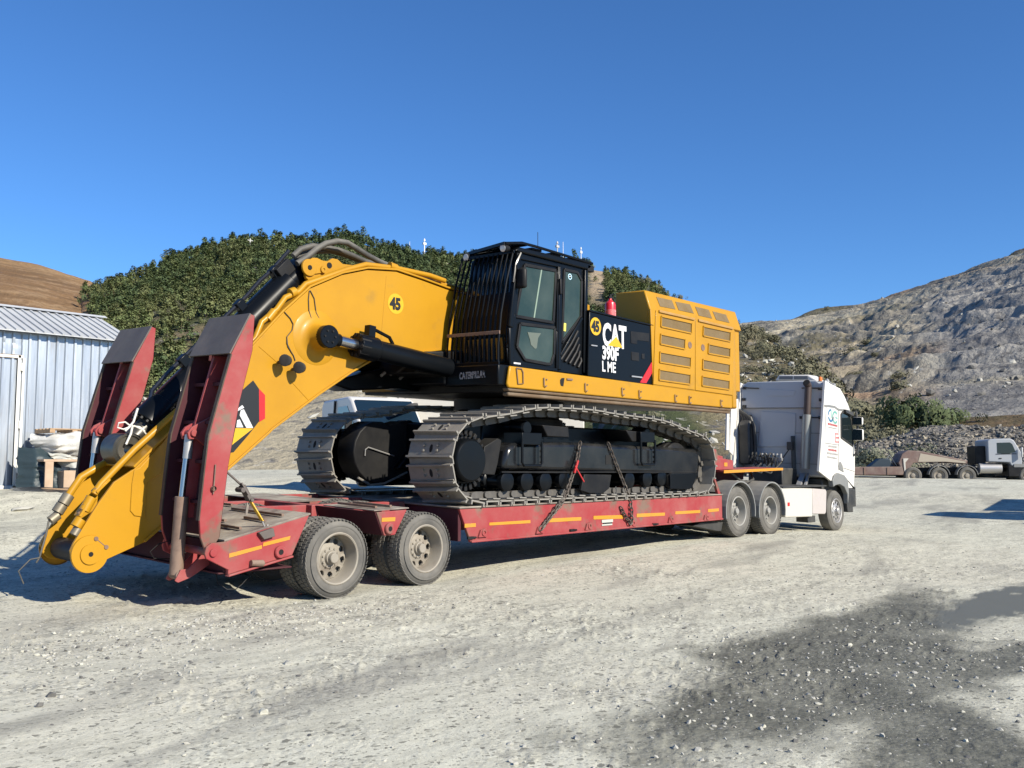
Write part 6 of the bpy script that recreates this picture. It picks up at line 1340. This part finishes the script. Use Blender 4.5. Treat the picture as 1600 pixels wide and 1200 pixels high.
xs = np.array([s[0] for s in sp]); ys = np.array([s[1] for s in sp]); zs = ground_z(xs, ys) + np.clip(1.4 - np.hypot(xs, ys) / 45, .15, 1) * (fbm(xs * .6, ys * .6, 5, 4) - .5) * .05
keep = (np.hypot(xs, ys) > 1.6) & ~((xs > 10.6) & (ys > 2.8) & (ys < 3.9))
sp = [(x, y, z + s * .1, s) for (x, y, _, s), z, k in zip(sp, zs, keep) if k]
o = link('gravel', rocks_mesh('gravel', sp, [ST1, ST2, ST2, ST3, ST2, ST2], 6)); tag(o, 'loose gravel and small stones scattered over the dusty yard', 'gravel', kind='stuff')
def yard_z(x, y): return gz(x, y) + min(1.4 - math.hypot(x, y) / 45, 1) * (float(fbm(np.array([x * .6]), np.array([y * .6]), 5, 4)[0]) - .5) * .05
for (p, s, m_, lab) in zip([(4.530,6.351,-0.000), (2.754,6.845,0.000), (3.699,5.574,-0.000), (2.932,7.075,0.000), (4.770,6.846,0.000), (8.626,3.629,0.000), (10.182,6.415,-0.000)], (.045, .05, .06, .06, .06, .07, .05), (ST3, ST3, ST1, ST3, ST2, ST1, ST3),
    ('small black stone alone on the pale ground below the near wheels', 'dark stone with a torn scrap near the lower left corner of the yard', 'pale flat stone on the bare ground at the bottom centre left', 'long dark sliver of rock near the left edge of the yard', 'pointed grey stone just above the small black stone', 'white lump of stone in the middle of the wet dark patch', 'dark stone on the pale ground left of the wet patch')):
    V, F = ROCKS[int(s * 1000) % 9]; o = link('stone', np_mesh('stone', V * s * .6, F, m_)); o.location = (p[0], p[1], yard_z(p[0], p[1]) + s * .1); tag(o, lab, 'stone')

# ================================================================ THE TIN SHED
SH = thing('tin_shed', 'corrugated tin shed with a ribbed roof and white framed door at the left edge', 'shed', (8.5, 26, 1.0))
GALV = mat('galvanised_sheet', (.40, .44, .49), .36, metal=.45, var=[((.36, .40, .45), 1.6, .35, .65), ((.30, .26, .22), .9, .62, .78)], rvar=.12, stretch=(4, 4, .35), bump=(2.5, .35, .03))
GALVR = mat('galvanised_roof_sheet', (.50, .51, .51), .55, metal=.15, var=[((.42, .43, .44), .8, .4, .7)])
WFR = mat('white_steel_frame', (.72, .70, .64), .55, dust=.2, var=[((.35, .22, .12), 5, .66, .74)])
SYw = 26.0
def wall_z(x): return 5.06, 1.02
rib = .235
def sheet(x0, x1, z0, z1, y, nm, m, amp=.05):
    """trapezoid-ribbed sheet with a slight dent line"""
    b = M(); xs = []; x = x0
    while x < x1 - 1e-6: xs += [(x, 0), (min(x + rib * .62, x1), 0), (min(x + rib * .70, x1), -amp), (min(x + rib * .92, x1), -amp)]; x += rib
    xs.append((x1, 0)); zs = np.linspace(z0, z1, 9); rn = random.Random(int(x0 * 100)); vs = []
    for j, z in enumerate(zs):
        for (x, d) in xs: vs.append((x, y + d + (rn.random() - .5) * .014 + (.018 if j == 4 else 0) * (d != 0), z))
    n = len(xs); fs = [(j * n + i, j * n + i + 1, (j + 1) * n + i + 1, (j + 1) * n + i) for j in range(8) for i in range(n - 1)]; b.add(vs, fs)
    return b.build(nm, m, SH, 0, .35, fix=False)
xx = 9.66
sheet(9.66, 9.66 + rib * 1, 1.05, 5.10, SYw, 'wall_sheet', GALV)
xx = 9.66 + rib
while xx < 12.6: sheet(xx, xx + rib * 4, 1.02, 5.10, SYw, 'wall_sheet', GALV); xx += rib * 4
xend = xx
sheet(4.2, 9.10 - .08, 1.02, 5.10, SYw, 'wall_sheet', GALV)
sheet(9.02, 9.66, 4.52, 5.10, SYw, 'wall_sheet', GALV)
dr = sheet(8.55, 9.56, 1.12, 4.42, SYw + .02, 'shed_door', GALV)
b = M(); b.box(9.56, 9.64, SYw - .06, SYw + .0, 1.05, 4.50); b.box(8.4, 9.70, SYw - .06, SYw + .0, 4.43, 4.50); b.box(8.4, 9.64, SYw - .06, SYw, 1.04, 1.13); b.build('door_frame', WFR, SH, .008, .5)
b = M(); b.box(9.68, 9.74, SYw - .055, SYw - .0, 1.05, 4.44); b.build('door_post', WFR, SH, .008, .5)
for zz in (1.55, 2.7, 4.2):
    b = M(); b.cyl((9.66, SYw - .08, zz - .1), (9.66, SYw - .08, zz + .1), .035, n=10); b.build('hinge', WFR, SH, 0, .5)
# roof: sheets with upstanding ribs running from eave to ridge
ez, ey, rz_, ry = 5.10, SYw - .28, 6.04, SYw + 2.15
x = 4.2
while x < xend - .1:
    b = M(); x1 = min(x + rib * 4, xend + .1); s_ = (rz_ - ez) / (ry - ey)
    b.add([(x, ey, ez), (x1, ey, ez), (x1, ry, rz_), (x, ry, rz_), (x, ey, ez + .02), (x1, ey, ez + .02), (x1, ry, rz_ + .02), (x, ry, rz_ + .02)], [(0, 1, 2, 3), (4, 7, 6, 5), (0, 4, 5, 1), (1, 5, 6, 2), (2, 6, 7, 3), (3, 7, 4, 0)])
    k = x + .05
    while k < x1: b.beam((k, ey - .01, ez + .035), (k, ry, rz_ + .035), .06, .05); k += rib
    b.build('roof_sheet', GALVR, SH, 0, .4); x = x1
b = M(); b.add([(4.2, ry - .15, rz_ + .03), (xend + .1, ry - .15, rz_ + .03), (xend + .1, ry + .02, rz_ + .11), (4.2, ry + .02, rz_ + .11), (4.2, ry + 2.3, ez), (xend + .1, ry + 2.3, ez)], [(0, 1, 2, 3), (3, 2, 5, 4)]); b.build('roof_ridge', GALVR, SH, 0, .4)
b = M(); b.add([(xend, SYw, 1.0), (xend, SYw + 4.3, 1.0), (xend, SYw + 4.3, 5.1), (xend, ry, rz_), (xend, SYw, 5.1)], [(0, 1, 2, 3, 4)]); b.build('gable_wall', GALV, SH, 0, 0)
b = M(); b.box(4.2, xend, SYw + .1, SYw + 4.2, .9, 1.0); b.build('floor_slab', ST2, SH, 0, 0)

# ---- junk against the shed
WOOD_ = mat('raw_timber', (.40, .27, .16), .8, var=[((.30, .19, .11), 5, .45, .7)], stretch=(1, 6, 6)); WOODP = mat('pale_board', (.46, .34, .24), .8, var=[((.38, .27, .18), 3, .4, .7)])
TARPD = mat('dark_green_sheet', (.022, .038, .045), .5, bump=(3, .5, .05)); TARP = mat('grey_plastic_sheet', (.52, .51, .48), .4, var=[((.42, .41, .38), 2.5, .4, .7)], bump=(4, .4, .05))
def drape(name, lab, cat, rows, m, amp, seed, grid=14):
    """crumpled sheet through rows of control points"""
    P = np.array(rows, float); nr_, nc = P.shape[:2]; u = np.linspace(0, nc - 1, nc * grid // 2); v = np.linspace(0, nr_ - 1, nr_ * grid // 2)
    A = np.stack([np.stack([np.interp(u, range(nc), P[r, :, k]) for k in range(3)], -1) for r in range(nr_)]); B = np.stack([np.stack([np.interp(v, range(nr_), A[:, i, k]) for k in range(3)], -1) for i in range(len(u))], 1)
    n = fbm(B[..., 0] * 3.2, B[..., 2] * 3.2 + B[..., 1], seed, 4) - .5; n2 = np.abs(fbm(B[..., 0] * 2 + 5, B[..., 2] * 5, seed + 3, 3) - .5)
    B[..., 1] += (n - n2) * amp * 2; B[..., 2] += n * amp
    idx = np.arange(B.shape[0] * B.shape[1]).reshape(B.shape[:2]); F = np.stack([idx[:-1, :-1], idx[:-1, 1:], idx[1:, 1:], idx[1:, :-1]], -1).reshape(-1, 4)
    o = link(name, np_mesh(name, B.reshape(-1, 3), F, m, smooth=True)); return tag(o, lab, cat)
G = 1.02
# pallet on top, wrapped bundle, crates beneath
pl = thing('wooden_pallet', 'wooden pallet lying on top of the grey wrapped bundle by the shed', 'pallet', (10.5, 25.1, 2.5))
for k in range(5):
    b = M(); yb = 24.65 + k * .22; b.box(9.92, 11.15, yb, yb + .1, 2.56, 2.585); b.build('slat', WOOD_, pl, .003, .4)
for xb in (9.92, 10.48, 11.02):
    b = M(); b.box(xb, xb + .13, 24.66, 25.62, 2.47, 2.56); b.build('bearer', WOOD_, pl, .003, .4)
drape('wrapped_bundle', 'bundle wrapped in torn grey plastic sheet under the pallet by the shed', 'bundle', [[(9.85, 25.7, 2.45), (10.1, 25.5, 2.50), (10.6, 25.5, 2.52), (11.2, 25.5, 2.50), (12.0, 25.6, 2.48)], [(9.62, 25.3, 2.30), (10.0, 24.75, 2.42), (10.5, 24.55, 2.52), (11.2, 24.6, 2.46), (12.0, 24.8, 2.42)], [(9.76, 25.2, 2.12), (10.05, 24.6, 2.15), (10.6, 24.35, 2.2), (11.2, 24.45, 2.12), (12.0, 24.7, 2.1)],
    [(9.85, 25.2, 1.98), (10.15, 24.75, 1.92), (10.65, 24.5, 1.84), (11.2, 24.55, 1.84), (12.0, 24.8, 1.8)], [(9.9, 25.5, 1.9), (10.2, 25.3, 1.85), (10.7, 25.2, 1.80), (11.2, 25.2, 1.80), (12, 25.3, 1.75)]], TARP, .17, 7)
drape('torn_sheet', 'crumpled clear plastic sheet hanging over the crates below the bundle', 'sheet', [[(9.95, 24.9, 2.0), (10.3, 24.6, 1.92), (10.6, 24.5, 1.85), (11.2, 24.5, 1.9)], [(10.05, 24.75, 1.80), (10.35, 24.45, 1.74), (10.7, 24.4, 1.72), (11.2, 24.4, 1.76)], [(10.25, 24.7, 1.60), (10.45, 24.45, 1.58), (10.75, 24.4, 1.62), (11.2, 24.45, 1.66)]], mat('milky_plastic', (.42, .42, .38), .3), .16, 12)
drape('green_tarpaulin', 'dark green tarpaulin hanging over the crate beside the shed door', 'tarpaulin', [[(9.45, 25.4, 2.1), (9.75, 25.1, 2.12), (10.1, 25.0, 2.05), (10.3, 25.0, 1.95)], [(9.40, 25.2, 1.7), (9.65, 24.8, 1.72), (10.0, 24.7, 1.70), (10.25, 24.75, 1.62)], [(9.34, 25.1, 1.3), (9.6, 24.7, 1.3), (9.95, 24.6, 1.3), (10.2, 24.7, 1.3)], [(9.28, 25.0, 1.04), (9.55, 24.6, 1.04), (9.9, 24.5, 1.02), (10.15, 24.6, 1.02)]], TARPD, .13, 21)
drape('black_sheet', 'black plastic sheet trailing on the ground in front of the crates', 'sheet', [[(9.0, 24.6, 1.10), (9.5, 24.4, 1.12), (10.0, 24.2, 1.10), (10.6, 24.1, 1.12), (11.1, 24.0, 1.2)], [(9.0, 24.3, 1.04), (9.5, 24.0, 1.06), (10.0, 23.7, 1.02), (10.6, 23.5, 1.0), (11.1, 23.4, 1.0)], [(9.1, 24.1, .98), (9.6, 23.7, .98), (10.1, 23.3, .94), (10.7, 22.9, .9), (11.1, 22.9, .9)]], mat('black_plastic_sheet', (.02, .022, .025), .4, bump=(5, .4, .05)), .05, 33)
ct = thing('wooden_crate', 'pale plank crate standing under the wrapped bundle by the shed', 'crate', (10.6, 24.6, 1.05))
for (x0, x1, y0, y1, z0, z1, nm) in ((10.15, 11.3, 24.28, 24.32, 1.08, 1.52, 'front_board'), (10.55, 10.78, 24.32, 24.37, 1.52, 1.76, 'upright'), (9.72, 9.92, 24.35, 24.40, 1.08, 1.74, 'upright'), (10.15, 11.3, 24.32, 25.3, 1.05, 1.1, 'base_board'), (10.15, 10.2, 24.32, 25.3, 1.1, 1.5, 'end_board'), (9.7, 11.3, 24.4, 25.3, 1.74, 1.80, 'top_board')):
    b = M(); b.box(x0, x1, y0, y1, z0, z1); b.build(nm, WOODP, ct, .004, .4)
b = M(); b.beam((9.6, 24.2, 1.06), (10.6, 23.4, 1.02), .12, .07); o = b.build('loose_plank', WOOD_, None, .004, .4); tag(o, 'loose plank lying on the black sheet in front of the crate', 'plank')
V, F = ROCKS[3]; o = link('rag', np_mesh('rag', V * np.array((.22, .12, .10)), F, ST2)); q = [(8.391,22.221,1.000)][0]; o.location = (q[0], q[1], gz(q[0], q[1]) + .03); tag(o, 'crumpled grey rag on the ground in front of the shed door', 'rag')

# ================================================================ OTHER VEHICLES IN THE YARD
GTR = mat('dusty_grey_cab', (.30, .32, .35), .45, dust=.35); BRN = mat('brown_lowloader_paint', (.13, .075, .065), .7, var=[((.20, .13, .10), 2, .5, .75)], dust=.4)
def simple_wheel(parent, x, y, z, R=.52, W=.5, side=-1):
    b = M(); s_ = -side
    b.lathe((x, y, z), (0, s_, 0), [(.03, R * .58), (0, R * .66), (0, R * .88), (.05, R), (W - .05, R), (W, R * .9), (W, .05)], 26); w = b.build('wheel', TYRE, parent, 0, .6)
    b = M(); b.lathe((x, y, z), (0, s_, 0), [(.02, R * .6), (.10, R * .48), (.12, R * .3), (.04, R * .22), (.03, .001)], 20); b.build('rim', RIM, w, 0, .6); return w
def loader_truck(label, loc, rz):
    """three-axle tractor with a low loader gooseneck, built round its own origin: front to +X, near side at y=0"""
    T = thing('parked_truck', label, 'truck', (0, 0, 0))
    def a(b, nm, m, bev=.02): return b.build(nm, m, T, bev, .5)
    for x in (0, -1.6, -3.1): simple_wheel(T, x, 0, .52, R=.5); simple_wheel(T, x, 2.4, .52, R=.5, side=1)
    b = M(); b.box(-4.6, 3.6, .7, .82, .75, 1.0); b.box(-4.6, 3.6, 1.6, 1.72, .75, 1.0); a(b, 'chassis', BLKM)
    cab = [(.55, 1.35), (.55, 2.62), (.75, 2.72), (1.85, 2.74), (2.05, 2.62), (2.45, 1.85), (2.45, 1.0), (1.9, .95), (1.75, 1.3)]; cab = [(x + .65, z) for x, z in cab]
    b = M(); b.xz(cab, 0, 2.4); cb = a(b, 'cab', GTR, .05)
    b = M(); b.xz([(1.72, 1.85), (1.72, 2.48), (2.45, 2.5), (2.58, 2.4), (2.76, 1.92), (2.3, 1.82)], -.012, .004); b.build('side_window', GLASS, cb, 0, .4)
    b = M(); b.xz([(1.63, 1.78), (1.63, 1.82), (2.80, 1.84), (2.80, 1.80)], -.014, -.002); b.box(1.8, 1.95, -.03, 0, 1.52, 1.57); b.build('door_trim', BLKM, cb, 0, .4)
    b = M(); b.add([(2.73, .1, 2.58), (2.73, 2.3, 2.58), (3.11, 2.3, 1.88), (3.11, .1, 1.88)], [(0, 1, 2, 3)]); b.build('windscreen', GLASS, cb, 0, 0)
    b = M(); b.box(3.0, 3.07, -.3, -.1, 1.6, 2.2); a(b, 'mirror', WHT, .03)
    b = M(); b.box(2.3, 3.9, -.01, 2.41, .45, 1.15); a(b, 'bumper', BLKM, .04)
    b = M(); b.box(2.6, 3.95, -.04, .1, 1.0, 1.22); a(b, 'wheel_arch', GREYP, .03)
    simple_wheel(T, 3.4, -.05, .52, R=.5, W=.34); simple_wheel(T, 3.4, 2.45, .52, R=.5, W=.34, side=1)
    b = M(); b.cyl((.75, .35, .95), (2.0, .35, .95), .31, n=24); b.build('fuel_tank', STEEL, T, .01, .6)
    b = M(); b.box(.6, 1.18, .4, 2.0, 1.2, 2.3); a(b, 'equipment_rack', BLKM, .03)
    for cx in (0, -1.6):
        b = M(); n_ = 12; P = [(cx + .60 * math.cos(R_(5 + 170 * k / n_)), .52 + .60 * math.sin(R_(5 + 170 * k / n_))) for k in range(n_ + 1)]
        for p, q in zip(P[:-1], P[1:]): b.beam((p[0], .25, p[1]), (q[0], .25, q[1]), .55, .03, (0, 0, 1) if abs(q[0] - p[0]) > abs(q[1] - p[1]) else (1, 0, 0))
        a(b, 'mudguard', GREYP, 0)
    L = thing('low_loader', label.replace('truck', 'low loader trailer'), 'trailer', (0, 0, 0))
    def l(b, nm, m, bev=.02): return b.build(nm, m, L, bev, .5)
    b = M(); b.xz([(-3.0, 1.28), (-3.3, .9), (-3.2, .55), (-3.6, .5), (-3.9, 1.3), (-3.65, 1.85), (-3.3, 2.05), (-2.6, 2.0), (.1, 1.42), (.05, 1.22), (-1.2, 1.32)], .2, 2.2); l(b, 'gooseneck', BRN, .04)
    b = M(); b.xz([(-2.75, 1.34), (-1.2, 1.36), (-.05, 1.26), (-.02, 1.36), (-2.6, 1.86)], .185, .2); l(b, 'gooseneck_side', mat('pale_gooseneck_side', (.36, .31, .24), .7, dust=.2), 0)
    b = M(); b.xz([(-3.62, 1.55), (-3.58, .72), (-3.48, .70), (-3.5, 1.3), (-3.3, 1.55)], .15, .19); l(b, 'landing_leg', WHTD, .01)
    b = M(); b.xz([(-3.6, .55), (-3.7, 1.05), (-12.5, 1.0), (-12.5, .55)], .1, .2); b.box(-12.5, -3.6, .2, 2.4, .8, 1.0); l(b, 'deck', BRN, .02)
    for k in range(6):
        b = M(); x = -4.6 - k * 1.35; b.box(x, x + .08, .06, .1, .55, 1.0); l(b, 'deck_post', RUST, .006)
    b = M(); b.tube([(-3.9, .6, 1.1), (-4.3, .6, 1.75), (-4.8, .6, 1.15)], .03, 6); l(b, 'stay', STEEL, 0)
    b = M(); b.xz([(-4.1, 1.0), (-4.3, 1.55), (-4.9, 1.55), (-5.6, 1.0)], .5, 1.6); l(b, 'folded_tarpaulin', mat('blue_black_tarpaulin', (.02, .035, .05), .6), .05)
    for o in (T, L): o.location = loc; o.rotation_euler = (0, 0, rz)
    return T, L
fx, fy, fz = (60.873,18.039,1.036)
hd = R_(-47.9 - 9)
loader_truck('dusty grey truck parked in front of the rubble bank at the right edge', (fx, fy, fz - .52), hd)
# the loader standing out of frame whose shadow reaches in at the right
T2, L2 = loader_truck('grey truck parked just outside the right edge of the frame', (32.4, 4.5, gz(29, 4)), R_(183)); T2.scale = (1.25, 1.25, 1.25)
for o in list(L2.children) + [L2]: bpy.data.objects.remove(o)
b = M(); b.xz([(.3, 1.15), (.5, 2.3), (-4.2, 2.75), (-5.0, 2.2), (-4.6, 1.15)], .05, 2.35); o = b.build('tipper_body', BRN, None, .04, .5); o.parent = T2
# white van and white container behind the tracks
VN = thing('white_van', 'white van with a raked windscreen seen between the boom and the far track', 'van', (16, 26, 1))
vp = (18.778,24.177,1.286); vz = 1.0
def van_part(b, nm, m, bev=.02):
    o = b.build(nm, m, None, bev, .5); return o
VL = []
b = M(); b.xz([(-2.2, .4), (-2.2, 2.35), (-2.0, 2.52), (.25, 2.52), (.55, 2.42), (1.45, 1.55), (2.05, 1.35), (2.2, 1.0), (2.2, .4)], 0, 1.9); VL.append(van_part(b, 'van_body', WHT, .06))
b = M(); b.add([(.60, .10, 2.38), (.60, 1.8, 2.38), (1.44, 1.8, 1.58), (1.44, .10, 1.58)], [(0, 1, 2, 3)]); VL.append(van_part(b, 'windscreen', mat('blue_windscreen', (.008, .02, .035), .15, spec=.35), 0)); VL[-1].location = (.02, 0, .03)
b = M(); b.xz([(-.55, 1.55), (-.55, 2.25), (.3, 2.25), (1.0, 1.62), (.9, 1.55)], -.012, .004); VL.append(van_part(b, 'side_window', GLASS, 0))
b = M(); b.obox((.95, -.18, 1.65), (.06, 0, 0), (0, .1, 0), (0, 0, .16)); VL.append(van_part(b, 'mirror', BLKM, .02))
b = M(); b.beam((-.75, -.03, 2.45), (-.95, -.03, 1.2), .05, .09); VL.append(van_part(b, 'door_pillar', BLKM, .01))
b = M(); b.beam((1.30, .9, 1.98), (1.05, 1.75, 2.30), .28, .10); VL.append(van_part(b, 'roof_roll', RUB, .03))
for o in VL: o.parent = VN
for x in (-1.3, 1.4):
    w = simple_wheel(VN, x, -.02, .36, R=.36, W=.25); w.matrix_parent_inverse = Matrix(); 
VN.scale = (1.12, 1.12, 1.12); VN.location = (vp[0], vp[1], vz); VN.rotation_euler = (0, 0, R_(-110))
CT = thing('white_container', 'white box body with a small round black emblem seen under the excavator', 'container', (0, 0, 0))
cp = [(20.285,23.887,2.213), (22.490,21.447,2.213)]; c0 = Vector(cp[0]); c1 = Vector(cp[1]); dv = (c1 - c0).normalized(); nv_ = Vector((-dv.y, dv.x, 0)); nv_ = nv_ if nv_.y > 0 else -nv_
c0.z = c1.z = 0; L_ = 6.5
b = M(); P = [c0, c0 + dv * L_, c0 + dv * L_ + nv_ * 2.4, c0 + nv_ * 2.4]; b.xy([(p.x, p.y) for p in P], 1.6, 4.45); b.build('box_body', WHTD, CT, .04, .5)
b = M(); b.xy([(p.x, p.y) for p in (c0 + dv * .3 + nv_ * .2, c0 + dv * 6 + nv_ * .2, c0 + dv * 6 + nv_ * 2.2, c0 + dv * .3 + nv_ * 2.2)], 1.0, 1.6); b.build('frame', BLKM, CT, 0, .5)
e = Vector((20.513,23.416,3.925)); b = M(); b.lathe(c0 + dv * (Vector((e.x, e.y, 0)) - c0).dot(dv) + Vector((0, 0, e.z)) - nv_ * .005, -nv_, [(0, .16), (.004, .16), (.004, .12), (0, .12)], 24, True); b.build('round_emblem', LETK, CT, 0, .5)
b = M(); pc = c0 + dv * (Vector((e.x, e.y, 0)) - c0).dot(dv) + Vector((0, 0, e.z)) - nv_ * .006; b.obox(pc, dv * .07, nv_ * .003, Vector((0, 0, .025))); b.obox(pc + Vector((0, 0, .06)) - dv * .02, dv * .05, nv_ * .003, Vector((0, 0, .018))); b.build('emblem_mark', LETK, CT, 0, .5)

# ---- poles on the hill, masts on the ridge
PST = mat('grey_pole_steel', (.42, .42, .42), .6); PWD = mat('pale_pole', (.45, .44, .42), .8)
def lattice(name, lab, base, top, w, grp=None, cat='pole'):
    b = M(); B = Vector(base); H = top - base[2]
    for sx, sy in ((-1, -1), (1, -1), (1, 1), (-1, 1)): b.beam((B.x + sx * w, B.y + sy * w, B.z), (B.x + sx * w * .4, B.y + sy * w * .4, top), w * .22, w * .22)
    n = 7
    for k in range(n):
        z0 = B.z + H * k / n; z1 = B.z + H * (k + 1) / n; q = w * (1 - .6 * k / n); b.beam((B.x - q, B.y - q, z0), (B.x + q, B.y - q, z1), w * .14, w * .14); b.beam((B.x + q, B.y + q, z0), (B.x - q, B.y + q, z1), w * .14, w * .14)
    b.beam((B.x - w * 2.6, B.y, top - H * .08), (B.x + w * 2.6, B.y, top - H * .08), w * .2, w * .2)
    return tag(b.build(name, PST, None, 0, 0), lab, cat, grp)
p = (120.131,236.695,37.835); t = (119.552,236.172,46.923); lattice('power_pole', 'grey lattice power pole standing low among the pines above the shed', p, t[2], .42)
p = (166.389,264.190,66.328); t = (165.866,263.718,74.541); b = M(); b.cyl((p[0], p[1], p[2]), (p[0], p[1], t[2]), .32, .22, n=8); b.beam((p[0] - 1, p[1], t[2] - .6), (p[0] + 1, p[1], t[2] - .6), .2, .2); o = b.build('power_pole', PWD, None, 0, .5); tag(o, 'pale concrete pole high on the wooded hill near the ridge', 'pole')
for (a, c, lab, r_) in (((220.693,240.549,73.851), (220.311,240.204,79.849), 'white mast on the ridge left of the cab', .28), ((217.113,244.227,76.072), (216.901,244.035,79.405), 'short thin mast on the ridge left of the white mast', .12), ((252.038,206.365,69.852), (251.458,205.842,78.960), 'stubby lattice mast with aerials behind the cab roof', .3), ((253.383,204.876,69.852), (252.775,204.327,79.405), 'slim white mast just right of the stubby one', .14), ((257.639,200.308,68.741), (257.116,199.835,76.961), 'white mast with a round top behind the rear of the cab roof', .2)):
    b = M(); b.cyl(a, (a[0], a[1], c[2]), r_, r_ * .5, n=8)
    if r_ > .15: b.box(a[0] - r_ * 2.5, a[0] + r_ * 2.5, a[1] - r_, a[1] + r_, c[2] - 1.6, c[2] - .8); b.cyl((a[0], a[1], c[2] - .2), (a[0], a[1], c[2] + .6), r_ * 1.4, r_ * .6, n=8)
    o = b.build('radio_mast', mat('white_mast', (.7, .7, .7), .6) if r_ != .3 else PST, None, 0, .5); tag(o, lab, 'mast')
